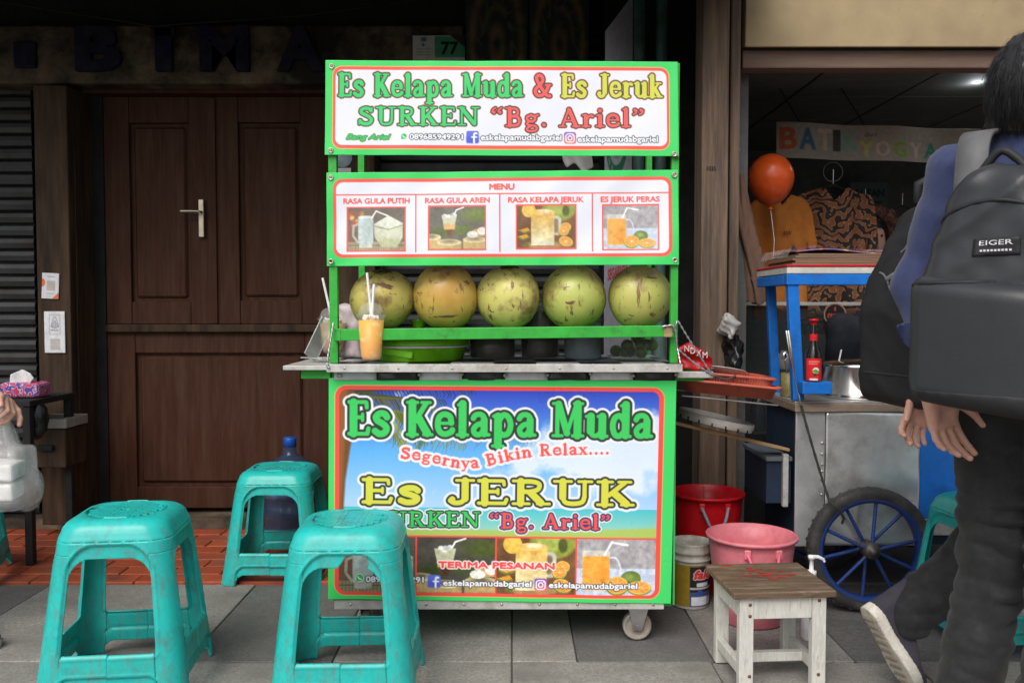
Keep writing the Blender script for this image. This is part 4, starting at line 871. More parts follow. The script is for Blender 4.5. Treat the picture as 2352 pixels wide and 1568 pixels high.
# banner wrapped round the right side
MB().bb((xr-.003, 2.7395, zbot+.01), (xr+.003, YB-.02, zc-.03)).build('side_banner', mat('side banner print', (.05,.30,.09), .4, var=.3, vscale=2), ct)
for B, pts in ((bt, ((762,153),(760,346),(1549,354))), (bm, ((760,408),(1549,402),(760,600),(1550,597)))):
    for (a, b) in pts:
        q = P(a, b, 2.7435); MB().lathe([(.0035,-.001),(.006,-.0035),(.008,-.003),(.009,.0005)], q, 18, axis='y').build('grommet', M_screw, B)
        MB().lathe([(0,-.0035),(.0025,-.0028),(.0034,-.0005)], q, 10, axis='y').build('grommet_screw', M_black if B is bm and b > 590 else M_screw, B)
# side wings and brackets
wl = MB(); wl.bb((PX(648,2.71), 2.71, zc-.017), (PX(750,2.70)-.001, 3.2, zc-.003)); wl.build('left_wing', M_alu, ct, bevel=.002)
MB().bb((PX(689,2.74), 2.742, PZ(870,2.74)), (PX(757,2.74), 2.772, PZ(847,2.74))).build('wing_bracket', M_green, ct, bevel=.003)
MB().bb((PX(1556,2.74), 2.735, PZ(868,2.74)), (PX(1640,2.74), 2.757, PZ(853,2.74))).build('right_wing_arm', M_alu, ct, bevel=.003)
MB().bb((xr+.004, 2.758, PZ(876,2.74)), (PX(1622,2.74), 3.2, PZ(868,2.74))).build('right_wing', M_green, ct, bevel=.003)
def chain(pts, name='chain'):
    q = []; 
    for i in range(len(pts)-1):
        a, b = Vector(pts[i]), Vector(pts[i+1]); n = max(2, int((b-a).length/.007))
        for k in range(n): q.append(a.lerp(b, k/n))
    q.append(Vector(pts[-1])); rs = [.0046 if i % 2 else .0014 for i in range(len(q))]
    return MB().tube(q, rs, 7).build(name, M_chain, ct)
def sag(a, b, s, n=8): a = Vector(a); b = Vector(b); return [a.lerp(b, k/n)-Vector((0,0,s*4*(k/n)*(1-k/n))) for k in range(n+1)]
chain(sag(P(766,740,2.72), P(751,832,2.69), .0)); chain([P(752,832,2.688), P(752,846,2.685), P(757,842,2.685)])
chain(sag(P(1556,735,2.75), P(1638,862,2.73), .004)); chain(sag(P(1556,800,2.74), P(1640,862,2.728), .006)); chain([P(1520,750,2.722), P(1545,746,2.722), P(1552,760,2.722), P(1556,800,2.72), P(1563,836,2.69)]); chain([P(1556,735,2.745), P(1552,748,2.735), P(1545,757,2.724)])
chain(sag(P(1640,862,2.73), P(1690,862,2.9), .012))
# casters
def caster(x, y, ang, r=.047):
    e = MB().lathe([(0,-.016),(r*.35,-.016),(r*.4,-.012),(r*.78,-.012),(r*.84,-.015),(r*.96,-.014),(r,-.009),(r,.009),(r*.96,.014),(r*.84,.015),(r*.4,.012),(0,.016)], (0,0,r), 36, axis='y'); A = Matrix.Translation((x, y, 0)) @ Matrix.Rotation(ang, 4, 'Z')
    k = MB().box((0,0,zbot-.012), (.085,.06,.004))
    for s in (-1, 1): k.prism([(-.03,zbot-.014),(.035,zbot-.014),(.014,r-.012),(-.014,r-.012)], s*.021-.0015, s*.021+.0015)
    k.tube([(0,-.026,r),(0,.026,r)], .006, 10); f = k.xf(A).build('caster', M_steel, ct, bevel=.001); e.xf(A).build('wheel', M_rubber, f)
caster(PX(1468,2.79), 2.80, 0); caster(PX(842,2.79), 2.82, 1.2); caster(PX(850,3.2), 3.2, .4); caster(PX(1440,3.2), 3.2, 2.6)

# ------------------------------------------------------------ coconuts
def coconut_mat(name, base, second, seed):
    m = mat(name, base, .38, var=.0, coat=.15); nt = m.node_tree; N = nt.nodes; L = nt.links; b = N['Principled BSDF']
    tc = N.new('ShaderNodeTexCoord'); mp = N.new('ShaderNodeMapping'); mp.inputs['Location'].default_value = (seed*3.1, seed*1.7, seed); L.new(tc.outputs['Object'], mp.inputs[0])
    def noi(sc, det=5, vec=mp): n = N.new('ShaderNodeTexNoise'); n.inputs['Scale'].default_value = sc; n.inputs['Detail'].default_value = det; n.inputs['Roughness'].default_value = .65; L.new(vec.outputs[0], n.inputs['Vector']); return n
    def mix(fac, a, bb):
        x = N.new('ShaderNodeMix'); x.data_type = 'RGBA'; L.new(fac, x.inputs['Factor']); A = [i for i in x.inputs if i.type == 'RGBA']
        for q, s_ in ((a, A[0]), (bb, A[1])):
            if hasattr(q, 'links'): L.new(q, s_)
            else: s_.default_value = (*q, 1)
        return [o for o in x.outputs if o.type == 'RGBA'][0]
    def rng(src, a, bb): r = N.new('ShaderNodeMapRange'); r.inputs['From Min'].default_value = a; r.inputs['From Max'].default_value = bb; L.new(src, r.inputs['Value']); return r.outputs[0]
    c = mix(rng(noi(6,3).outputs[0], .4, .62), base, second)
    c = mix(rng(noi(9,9).outputs[0], .53, .66), c, (.27,.175,.07)); c = mix(rng(noi(17,9).outputs[0], .60, .68), c, (.17,.095,.045))                # brown scuffs
    st = N.new('ShaderNodeMapping'); st.inputs['Scale'].default_value = (3.2,3.2,.5); st.inputs['Rotation'].default_value = (.4,.5,.3*seed); L.new(tc.outputs['Object'], st.inputs[0])
    c = mix(rng(noi(13,3,st).outputs[0], .62, .645), c, (.25,.135,.06))               # long scratches
    st2 = N.new('ShaderNodeMapping'); st2.inputs['Scale'].default_value = (.6,3.5,3.5); st2.inputs['Rotation'].default_value = (.2*seed,.7,.3); L.new(tc.outputs['Object'], st2.inputs[0])
    c = mix(rng(noi(9,3,st2).outputs[0], .655, .675), c, (.17,.1,.05))
    L.new(c, b.inputs['Base Color']); nb = noi(30,6); bp = N.new('ShaderNodeBump'); bp.inputs['Strength'].default_value = .2; bp.inputs['Distance'].default_value = .003; L.new(nb.outputs[0], bp.inputs['Height']); L.new(bp.outputs[0], b.inputs['Normal'])
    return m
M_cap = mat('coconut calyx', (.14,.15,.045), .7, var=.4, vscale=20, dirt=(.07,.045,.02), dirt_amt=.5)
CN = [((877,688), 71, 66, (0.595,0.505,0.134), (0.506,0.463,0.121), 'yellow green coconut with a stem stub, at the left end of the shelf', (.15,-.1)),
      ((1024,680), 70, 74, (0.536,0.308,0.061), (0.566,0.463,0.114), 'orange tan coconut, second from the left on the shelf', (-.1,.12)),
      ((1169,680), 70, 71, (0.660,0.600,0.188), (0.625,0.575,0.147), 'pale yellow scratched coconut in the middle of the shelf', (.05,-.05)),
      ((1318,677), 72, 73, (0.550,0.561,0.147), (0.447,0.491,0.121), 'bright green streaked coconut, second from the right on the shelf', (.0,.08)),
      ((1467,678), 71, 72, (0.492,0.491,0.128), (0.581,0.505,0.147), 'green coconut with dark scar, at the right end of the shelf', (.1,-.08))]
for k, ((px, py), rx, rz, c1, c2, lab, tl) in enumerate(CN):
    Y = 2.88; q = P(px, py, Y); R = rx*1.035*Y/FPX; H = rz*1.03*Y/FPX; zb = zs_-.012; cz = zb+H; t = thing('coconut', (q.x, Y, zb), lab, 'coconut', 'coconuts on the cart shelf')
    n, m_ = 48, 28; vs = []; fs = []
    for j in range(m_+1):
        th = math.pi*j/m_; 
        for i in range(n):
            ph = 2*math.pi*i/n; f = 1+.034*math.cos(3*ph+1.7*k)*math.sin(th)**.5+.018*math.sin(2*ph+1.3*k)+.012*math.sin(5*ph+2*th+k)+.03*math.cos(th)*(-1 if k % 2 else 1)
            rr = R*math.sin(th)**.93*f; zz = cz+H*math.cos(th)*(1+.02*math.cos(ph*2+k))
            if j < 3: zz -= .004*(3-j)*(.6+.4*math.cos(3*ph))
            vs.append((q.x+rr*math.cos(ph)+tl[0]*(zz-cz)*.25, Y+rr*math.sin(ph)*1.0, max(zz, zb)))
    fs = [(j*n+i, (j+1)*n+i, (j+1)*n+(i+1) % n, j*n+(i+1) % n) for j in range(m_) for i in range(n)]
    MB().add(vs, fs, 0, True).build('husk', coconut_mat('coconut husk %d' % k, c1, c2, k+1), t)
    cap = MB(); top = Vector((q.x+tl[0]*H*.25, Y-(.03 if k in (0,2) else -.02), cz+H*(.95 if k in (0,2) else .97)))
    for i in range(6):
        a = i*math.pi/3+.3*k; d = Vector((math.cos(a), math.sin(a), 0)); sd = Vector((-d.y, d.x, 0)); w_ = .017
        cap.add([top+Vector((0,0,.004)), top+d*.016+sd*w_+Vector((0,0,.003)), top+d*.036-Vector((0,0,.006)), top+d*.016-sd*w_+Vector((0,0,.003))], [(0,1,2,3)], 0)
    cap.build('calyx', M_cap, t, solid=.003)
    if k == 0: MB().tube([top, top+Vector((.006,0,.015)), top+Vector((.009,0,.042))], [.008,.006,.0075], 10).build('stem', M_cap, t)

# ------------------------------------------------------------ things on the counter
M_clear = mat('clear plastic cup', (.92,.94,.95), .08, var=0, trans=.0, alpha=.07, spec=.8)
M_glass = mat('jar glass', (.8,.88,.86), .04, var=0, trans=0, alpha=.05, spec=1.0)
M_ice = mat('ice', (.9,.88,.82), .2, var=.1, alpha=.75)
M_straw = mat('white straw', (.82,.83,.84), .4, var=.05)
def juice_mat(name, top, bot, z0, z1):
    m = mat(name, top, .3, var=.0, sss=.15); nt = m.node_tree; N = nt.nodes; L = nt.links; b = N['Principled BSDF']; tc = N.new('ShaderNodeTexCoord'); sx = N.new('ShaderNodeSeparateXYZ'); L.new(tc.outputs['Object'], sx.inputs[0])
    n = N.new('ShaderNodeTexNoise'); n.inputs['Scale'].default_value = 28; n.inputs['Detail'].default_value = 4; L.new(tc.outputs['Object'], n.inputs['Vector'])
    r = N.new('ShaderNodeMapRange'); r.inputs['From Min'].default_value = z0; r.inputs['From Max'].default_value = z1; L.new(sx.outputs[2], r.inputs['Value'])
    x = N.new('ShaderNodeMix'); x.data_type = 'RGBA'; L.new(r.outputs[0], x.inputs['Factor']); A = [i for i in x.inputs if i.type == 'RGBA']; A[0].default_value = (*bot,1); A[1].default_value = (*top,1); o = [q for q in x.outputs if q.type == 'RGBA'][0]
    r2 = N.new('ShaderNodeMapRange'); r2.inputs['From Min'].default_value = .56; r2.inputs['From Max'].default_value = .66; L.new(n.outputs[0], r2.inputs['Value'])
    y = N.new('ShaderNodeMix'); y.data_type = 'RGBA'; L.new(r2.outputs[0], y.inputs['Factor']); B = [i for i in y.inputs if i.type == 'RGBA']; L.new(o, B[0]); B[1].default_value = (.86,.62,.3,1); L.new([q for q in y.outputs if q.type == 'RGBA'][0], b.inputs['Base Color']); return m
def cup(px, pyb, pyt, Y, label, jm, lean):
    q = P(px, pyb, Y); z0 = q.z; s_ = Y/FPX; H = (pyb-pyt)*s_; Rt = 31*s_; Rb = 23*s_
    t = thing('drink_cup', (q.x, Y, z0), label, 'drink cup', 'iced drinks in plastic cups')
    r = lambda h: Rb+(Rt-Rb)*h/H
    MB().lathe([(0,.001),(Rb*.8,.001),(Rb,.008),(r(.02),.02),(r(H),H),(Rt*1.1,H+.001),(Rt*1.1,H+.004)], (q.x,Y,z0), 40).build('cup', M_clear, t, solid=.0006)
    MB().lathe([(0,.004),(Rb*.76,.004),(Rb*.94,.01),(r(.02)-.0012,.02),(r(H*.93)-.0014,H*.93),(0,H*.94)], (q.x,Y,z0), 40).build('drink', jm, t)
    MB().lathe([(Rt*1.13,H+.0045),(Rt*1.13,H+.008),(Rt*.98,H+.009),(Rt*.93,H+.022),(Rt*.75,H+.037),(Rt*.4,H+.046),(Rt*.12,H+.048)], (q.x,Y,z0), 40).build('dome_lid', M_clear, t, solid=.0006)
    ic = MB(); rr = random.Random(px)
    for k in range(9): ic.box((q.x+rr.uniform(-.5,.5)*Rt, Y+rr.uniform(-.5,.5)*Rt, z0+H*.95+rr.uniform(-.002,.006)), (.018,.016,.012), (rr.random()*3, rr.random()*3, rr.random()*3))
    ic.build('ice', M_ice, t, bevel=.002)
    for (dx, dz, sx) in lean:
        b_ = Vector((q.x+sx, Y, z0+H*.75)); MB().tube([b_, Vector((q.x+dx, Y+.01, z0+dz))], .0042, 12).build('straw', M_straw, t)
J1 = juice_mat('orange juice', (.88,.50,.075), (.86,.36,.02), .0, .14); J2 = juice_mat('palm sugar drink', (.74,.55,.3), (.20,.07,.025), .0, .12)
s_ = 2.735/FPX
cup(853, 829, 728, 2.735, 'orange juice cup with dome lid and two white straws at the counter edge', J1, [(-10*s_, 203*s_, .004), (6*s_, 177*s_, .0)])
cup(765, 812, 736, 3.0, 'layered brown and cream drink cup behind the left green post', J2, [(-24*3/FPX, 174*3/FPX, .004), (-6*3/FPX, 160*3/FPX, .0)])
# clear slanted stand beside the second cup
st = thing('acrylic_stand', P(745,824,2.9), 'clear slanted acrylic card stand on the left wing', 'card stand')
MB().bar(P(712,822,2.86), P(752,738,2.9), .10, .004, up=(1,0,.4)).build('panel', mat('clear acrylic', (.8,.86,.86), .1, var=0, alpha=.35, spec=.9), st, bevel=.001); MB().bar(P(714,822,2.86), P(757,822,2.93), .10, .004).build('foot', MATS['clear acrylic'], st, bevel=.001)
# green lidded basin, jars, tub, tank, bag
M_lime = mat('lime green plastic', (.17,.52,.012), .35, var=.06, sss=.05); zk = zc+.0005
bs = thing('basin', (PX(962,2.93), 2.95, zk), 'lime green round plastic container with side handle under the shelf', 'container'); bxx = PX(962,2.95); R = 118*2.95/FPX; hh = 62*2.95/FPX
MB().lathe([(0,0),(R*.8,0),(R*.86,.006),(R*.93,hh*.5),(R*.95,hh*.52)], (bxx,2.95,zk), 56).build('bowl', M_lime, bs, solid=.003)
MB().lathe([(R*.96,hh*.5),(R*1.0,hh*.52),(R*1.0,hh*.58),(R*.96,hh*.6)], (bxx,2.95,zk), 56).build('rim', M_whitevin, bs, solid=.002)
MB().lathe([(R*.985,hh*.6),(R*.96,hh*.95),(R*.86,hh*1.02),(R*.2,hh*1.06),(0,hh*1.06)], (bxx,2.95,zk), 56).build('lid', M_lime, bs)
MB().lathe([(.0,hh*1.06),(.022,hh*1.06),(.016,hh*1.2),(.03,hh*1.42),(.034,hh*1.5),(0,hh*1.52)], (bxx,2.95,zk), 24).build('knob', M_lime, bs)
MB().bar(P(850,803,2.76)+Vector((0,.06,0)), P(946,817,2.76)+Vector((0,.03,0)), .012, .022).build('handle', M_lime, bs, bevel=.004)
def jar(px, w, pyb, pyt, Y, label, fill, ribs=0, name='glass_jar', m=None, nside=40):
    q = P(px, pyb, Y); s_ = Y/FPX; H = (pyb-pyt)*s_; R = w/2*s_; t = thing(name, (q.x, Y, zk), label, 'jar'); m = m or M_glass
    prof = [(0,.001),(R*.85,.001),(R,.01),(R,.04),(R*.98,H*.6),(R*.97,H)]
    mb = MB(); n = nside; vs = []; fs = []
    for r, z in prof:
        for k in range(n): a = 2*math.pi*k/n; rr = r*(1+(.06*abs(math.cos(a*ribs/2))-.03 if ribs and z < .05 else 0)); vs.append((q.x+rr*math.cos(a), Y+rr*math.sin(a), zk+z))
    fs = [(i*n+k, i*n+(k+1) % n, (i+1)*n+(k+1) % n, (i+1)*n+k) for i in range(len(prof)-1) for k in range(n)]
    mb.add(vs, fs, 0, True); mb.build('jar', m, t, solid=.0015)
    if fill: MB().lathe([(0,.008),(R*.88,.008),(R*.93,.015),(R*.92,H*fill[1]),(0,H*fill[1])], (q.x,Y,zk), 32).build('contents', fill[0], t)
    MB().lathe([(R*.99,H-.004),(R*1.04,H),(R*1.04,H+.012),(R*.9,H+.016),(0,H+.018)], (q.x,Y,zk), 40).build('lid', mat('glass jar lid', (.5,.56,.55), .05, var=0, alpha=.25, spec=1), t)
M_syr = mat('dark syrup', (.03,.012,.006), .15, var=.2); M_lime2 = mat('pickled limes', (.10,.13,.04), .4, var=.5, vscale=22)
jar(1131, 112, 826, 690, 3.0, 'ribbed glass jar of dark syrup, the one beside the green container', (M_syr, .55), 26)
jar(1240, 92, 826, 690, 3.0, 'ribbed glass jar of dark syrup under the middle of the shelf', (M_syr, .8), 26)
jar(1338, 86, 826, 740, 2.98, 'pale blue grey plastic tub under the fourth coconut', None, 0, 'plastic_tub', mat('translucent grey plastic', (.32,.38,.42), .35, var=.05, alpha=.8))
# glass tank
q0, q1 = P(1398,824,2.95), P(1528,824,2.95); tk = thing('glass_tank', ((q0.x+q1.x)/2, 3.02, zk), 'square glass tank holding limes at the right end of the counter', 'glass tank'); ht = .115
for nm, lo, hi in (('pane', (q0.x,2.92,zk), (q1.x,2.923,zk+ht)), ('pane', (q0.x,3.10,zk), (q1.x,3.103,zk+ht)), ('pane', (q0.x,2.924,zk), (q0.x+.003,3.099,zk+ht)), ('pane', (q1.x-.003,2.924,zk), (q1.x,3.099,zk+ht)), ('base', (q0.x+.004,2.925,zk), (q1.x-.004,3.098,zk+.004))): MB().bb(lo, hi).build(nm, M_glass, tk, bevel=.001)
rr = random.Random(3)
for k in range(9):
    c_ = Vector((q0.x+.035+(q1.x-q0.x-.07)*rr.random(), 2.955+.11*rr.random(), zk+.026+.022*(k//4)))
    tag(MB().lathe([(.0005,-.021),(.012,-.018),(.02,-.008),(.022,0),(.02,.008),(.012,.018),(.0005,.021)], c_, 18).build('lime', mat('lime peel', (.12,.2,.03), .4, var=.3, vscale=14), base=c_), 'small green lime inside the square glass tank', 'lime', 'limes in the glass tank')
# white shopping bag with pink print behind the first coconut
M_bag = mat('white plastic bag', (.72,.7,.7), .35, var=.08, alpha=.85, bump=.3, bscale=14)
q = P(808, 822, 3.05)
def fbag(p):
    d = d_box(p, (q.x, 3.07, zk+.095), (.048,.05,.095), .02); return d+.006*wob(p, 40, 3)+.004*wob(p, 90, 5)
V, F = surfnets(fbag, (q.x-.08,2.98,zk-.01), (q.x+.08,3.16,zk+.22), .006); V[:,2] = np.maximum(V[:,2], zk)
tag(mesh_np('paper_bag', V, F, mat('white bag pink print', (.62,.52,.55), .45, var=.5, vscale=9), base=(q.x,3.07,zk)), 'crumpled white and pink bag behind the leftmost coconut', 'bag')
M_flap = mat('clear hanging wrap', (.7,.7,.68), .15, var=0, alpha=.3, spec=1)
# ------------------------------------------------------------ teal plastic stools
def stool_mat():
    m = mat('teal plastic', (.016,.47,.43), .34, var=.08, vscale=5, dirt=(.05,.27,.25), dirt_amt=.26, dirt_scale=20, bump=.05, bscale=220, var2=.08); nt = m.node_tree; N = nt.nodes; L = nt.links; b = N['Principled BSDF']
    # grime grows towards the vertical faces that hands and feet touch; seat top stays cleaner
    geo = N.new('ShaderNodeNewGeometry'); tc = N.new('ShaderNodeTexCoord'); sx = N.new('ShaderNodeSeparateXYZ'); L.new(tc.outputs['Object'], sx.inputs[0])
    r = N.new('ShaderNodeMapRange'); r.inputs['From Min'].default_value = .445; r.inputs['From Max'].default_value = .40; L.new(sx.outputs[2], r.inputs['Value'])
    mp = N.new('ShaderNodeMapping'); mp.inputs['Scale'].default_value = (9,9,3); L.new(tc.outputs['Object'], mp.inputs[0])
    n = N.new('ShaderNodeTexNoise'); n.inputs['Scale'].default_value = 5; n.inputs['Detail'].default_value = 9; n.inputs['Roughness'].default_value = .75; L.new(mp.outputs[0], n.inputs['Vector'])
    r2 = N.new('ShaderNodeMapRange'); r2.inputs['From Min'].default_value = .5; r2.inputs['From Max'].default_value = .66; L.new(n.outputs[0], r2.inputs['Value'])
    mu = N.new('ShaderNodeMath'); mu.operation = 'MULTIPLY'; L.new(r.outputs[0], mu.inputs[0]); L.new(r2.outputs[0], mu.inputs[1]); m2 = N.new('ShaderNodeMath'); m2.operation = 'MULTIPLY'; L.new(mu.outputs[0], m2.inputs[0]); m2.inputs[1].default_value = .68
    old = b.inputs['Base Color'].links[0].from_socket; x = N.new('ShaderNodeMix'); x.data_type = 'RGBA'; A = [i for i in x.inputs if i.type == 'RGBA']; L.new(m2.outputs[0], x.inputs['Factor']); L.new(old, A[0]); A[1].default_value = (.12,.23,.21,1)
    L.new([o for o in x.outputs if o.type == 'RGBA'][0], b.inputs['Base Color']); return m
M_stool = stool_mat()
SH = .455
def aw(z): return .207-.052*(z/.42)                      # half width of the tapering square
def rcz(z): return .052+.012*(z/.42)
def side_pt(s, z, off=0.):                               # s: metres along the face from its middle, goes round the corner
    a, r = aw(z), rcz(z); L = a-r; sg = 1 if s >= 0 else -1; t = abs(s)
    if t <= L: return (sg*t, -(a+off))
    th = min((t-L)/r, math.pi/4+.02); return (sg*(L+(r+off)*math.sin(th)), -(L+(r+off)*math.cos(th)))
def smax_rr(S, Z, hw, z0, z1, rt, rb):
    d = np.full(S.shape, 1e9); zc_ = (z0+z1)/2; r = np.where(Z > zc_, rt, rb); qx = np.abs(S)-(hw-r); qz = np.abs(Z-zc_)-((z1-z0)/2-r)
    return np.hypot(np.maximum(qx,0), np.maximum(qz,0))+np.minimum(np.maximum(qx,qz),0)-r
def make_stool_meshes(broken):
    out = {'leg': [], 'stretcher': [], 'apron': []}
    for side in range(4):
        smax = lambda z: aw(z)-rcz(z)+rcz(z)*math.pi/4
        us = np.linspace(-1, 1, 73); zs = np.linspace(0, .404, 83); U, Z = np.meshgrid(us, zs)
        SM = np.vectorize(smax)(Z); S = U*SM; A = .66*np.vectorize(aw)(Z)
        win = smax_rr(S, Z, A, .13, .362, .055, .012); low = smax_rr(S, Z, A*1.0, -.2, .042, .03, .01)
        keep = np.maximum(-win, -low)*1.0
        if broken and side == 0: keep = np.maximum(keep, -sd_poly(S, Z, [(-.012,.36),(.012,.392),(.064,.394),(.075,.375),(.07,.34),(.0,.34)]))
        arch = smax_rr(S, Z, A*1.06, .125, .398, .072, .012); lowr = smax_rr(S, Z, A*1.04, -.2, .078, .035, .01)
        rec = np.minimum(arch, lowr); 
        def offv(s, z):
            u = np.array([[s]]); zz = np.array([[z]]); a = .66*aw(z); f1 = smax_rr(u, zz, a*1.06, .125, .398, .072, .012)[0,0] if z > .12 else 1; f2 = smax_rr(u, zz, a*1.04, -.2, .078, .035, .01)[0,0] if z < .09 else 1
            f = min(f1, f2); return -.007*min(1, max(0, -f/.004)) + (.0025 if 0 < f < .005 else 0)
        ca, sa = math.cos(side*math.pi/2), math.sin(side*math.pi/2)
        def emit(mask_f, key, dz=0., doff=0.):
            V, F = msq(mask_f, us, zs); vv = []
            for (u, z) in V:
                s = u*smax(z); x, y = side_pt(s, z, offv(s, z)+doff); x, y = x*ca-y*sa, x*sa+y*ca; vv.append((x, y, z+dz))
            return vv, F
        ix = np.abs(U)*SM; big = np.maximum
        ww = A*.985
        ap = emit(big(keep, np.minimum(.372-Z, big(np.abs(S)-ww, .2-Z))), 'apron'); out['apron'].append(ap)
        for sgn in (-1, 1): out['leg'].append((side, sgn, emit(big(big(keep, Z-.372), -(S*sgn-ww)), 'leg')))
        ms = big(big(keep, Z-.2), np.abs(S)-ww)
        out['stretcher'].append((emit(big(ms, S), 'st'), emit(big(ms, -S), 'st', -.0015, .0022)))
    return out
def seat_mesh():
    nA, rings = 128, []; prof = []
    for z, o in ((.404,0),(.4085,-.0007),(.413,-.002),(.42,-.0045),(.433,-.009),(.443,-.017),(.450,-.028),(.454,-.04),(.455,-.052)): prof.append((z, o))
    vs = []; fs = []
    def ring(z, off, sc):
        out = []; a, r = aw(min(z,.42))+off, rcz(.42)+max(off*.2,-.02)
        for k in range(nA):
            th = 2*math.pi*k/nA; side = int(((th+math.pi/4) % (2*math.pi))//(math.pi/2)); loc = (th+math.pi/4) % (math.pi/2)-math.pi/4
            L = a-r; s = loc/(math.pi/4)*(L+r*math.pi/4); sg = 1 if s >= 0 else -1; t = abs(s)
            if t <= L: p = (a, s)
            else: q = (t-L)/r; p = (L+r*math.cos(q), sg*(L+r*math.sin(q)))
            c_, s_ = math.cos(side*math.pi/2), math.sin(side*math.pi/2); out.append(((p[0]*c_-p[1]*s_)*sc, (p[0]*s_+p[1]*c_)*sc, z))
        return out
    rs = [ring(z, o, 1) for z, o in prof]
    base = rs[-1]
    for k in range(1, 9):
        q = k/8; rs.append([(x*(1-q)+.108*math.cos(2*math.pi*i/nA)*q, y*(1-q)+.108*math.sin(2*math.pi*i/nA)*q, .455-.0015*q) for i, (x, y, z) in enumerate(base)])
    rs.append([(x*.995, y*.995, .4512) for x, y, z in rs[-1]])
    for r in rs: vs += r
    n = nA; fs = [(i*n+k, i*n+(k+1) % n, (i+1)*n+(k+1) % n, (i+1)*n+k) for i in range(len(rs)-1) for k in range(n)]; fs.append(tuple((len(rs)-1)*n+k for k in range(n)))
    return vs, fs
def weave_mesh():
    mb = MB(); r_ = random.Random(5)
    for j in range(-7, 8):
        for i in range(-5, 6):
            x = i*.0305+(.01525 if j % 2 else 0); y = j*.0152
            if math.hypot(abs(x)+.012, y) < .107 and math.hypot(x, y) > .012: mb.box((x, y, .4531), (.0292, .0138, .0036+.0008*((i+j) % 2)))
    n = 20; mb.lathe([(.014,.4515),(.014,.454),(.011,.455),(.007,.4545),(.006,.4515)], (0,0,0), 20); return mb
_SM = {}; _seat = seat_mesh()
def stool(loc, rz, label, broken=False, k=1.0):
    t = thing('plastic_stool', loc, label, 'stool', 'teal plastic stools'); t.rotation_euler = (0, 0, rz); t.scale = (k, k, k) if not hasattr(k, '__len__') else k
    if broken not in _SM:
        g = make_stool_meshes(broken); L = []
        mb = MB().add(*_seat, 0, True)
        for vv, F in g['apron']: mb.add(vv, F, 0, True)
        L.append(('seat', mb)); L.append(('woven_field', weave_mesh())); corner = {}
        for side, sgn, (vv, F) in g['leg']: corner.setdefault((side if sgn > 0 else (side-1)) % 4, MB()).add(vv, F, 0, True)
        for k in range(4): L.append(('leg', corner[k]))
        for (a, b) in g['stretcher']: L.append(('stretcher', MB().add(*a, 0, True).add(*b, 0, True)))
        objs = []
        for nm, mb in L:
            bmm = bmesh.new(); me = bpy.data.meshes.new(nm); me.from_pydata(mb.v, [], mb.f); bmm.from_mesh(me); bmesh.ops.remove_doubles(bmm, verts=bmm.verts, dist=.0004); 
            for f in bmm.faces: f.smooth = nm != 'woven_field'
            bmm.to_mesh(me); bmm.free(); me.materials.append(M_stool); objs.append((nm, me))
        _SM[broken] = objs
    for nm, me in _SM[broken]:
        o = bpy.data.objects.new(nm, me); COL.objects.link(o); o.parent = t
        if nm == 'woven_field': o['kind'] = 'stuff'; continue
        md = o.modifiers.new('solid', 'SOLIDIFY'); md.thickness = .004; md.offset = -1
    return t
def gl(px, py): g = G(px, py); return (g.x, g.y, 0)
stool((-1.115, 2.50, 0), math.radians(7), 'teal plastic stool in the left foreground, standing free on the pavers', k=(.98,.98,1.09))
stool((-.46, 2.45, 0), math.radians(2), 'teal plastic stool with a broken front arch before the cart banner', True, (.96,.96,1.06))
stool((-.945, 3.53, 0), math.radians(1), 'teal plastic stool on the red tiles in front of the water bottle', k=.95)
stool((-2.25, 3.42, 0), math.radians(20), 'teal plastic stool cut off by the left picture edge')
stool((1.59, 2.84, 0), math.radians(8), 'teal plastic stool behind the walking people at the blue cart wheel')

# ------------------------------------------------------------ big water bottle by the door
M_bot = mat('dark blue tinted bottle', (.05,.08,.15), .1, var=.1, alpha=.42, spec=.8, coat=.3)
q = P(668, 1205, 3.98); wb = thing('water_bottle', (q.x, 3.98, .007), 'large blue tinted water bottle with blue cap by the door', 'water bottle'); zb = .007; s_ = 3.98/FPX; R = 61*s_
MB().lathe([(0,0),(R*.9,0),(R,.02),(R,.07),(R*.94,.085),(R,.1),(R,.17),(R*.94,.185),(R,.2),(R,.30),(R*.93,.335),(R*.7,.37),(R*.4,.39),(R*.26,.40),(R*.23,.44)], (q.x,3.98,zb), 48).build('body', M_bot, wb, solid=.002)
MB().lathe([(R*.2,.432),(R*.24,.434),(R*.24,.47),(R*.2,.478),(0,.478)], (q.x,3.98,zb), 32).build('cap', mat('blue cap', (.01,.08,.42), .4), wb)
MB().lathe([(R*1.005,.21),(R*1.005,.285)], (q.x,3.98,zb), 48).build('label', mat('blue white label', (.2,.3,.6), .4, var=.6, vscale=12), wb, solid=.001)

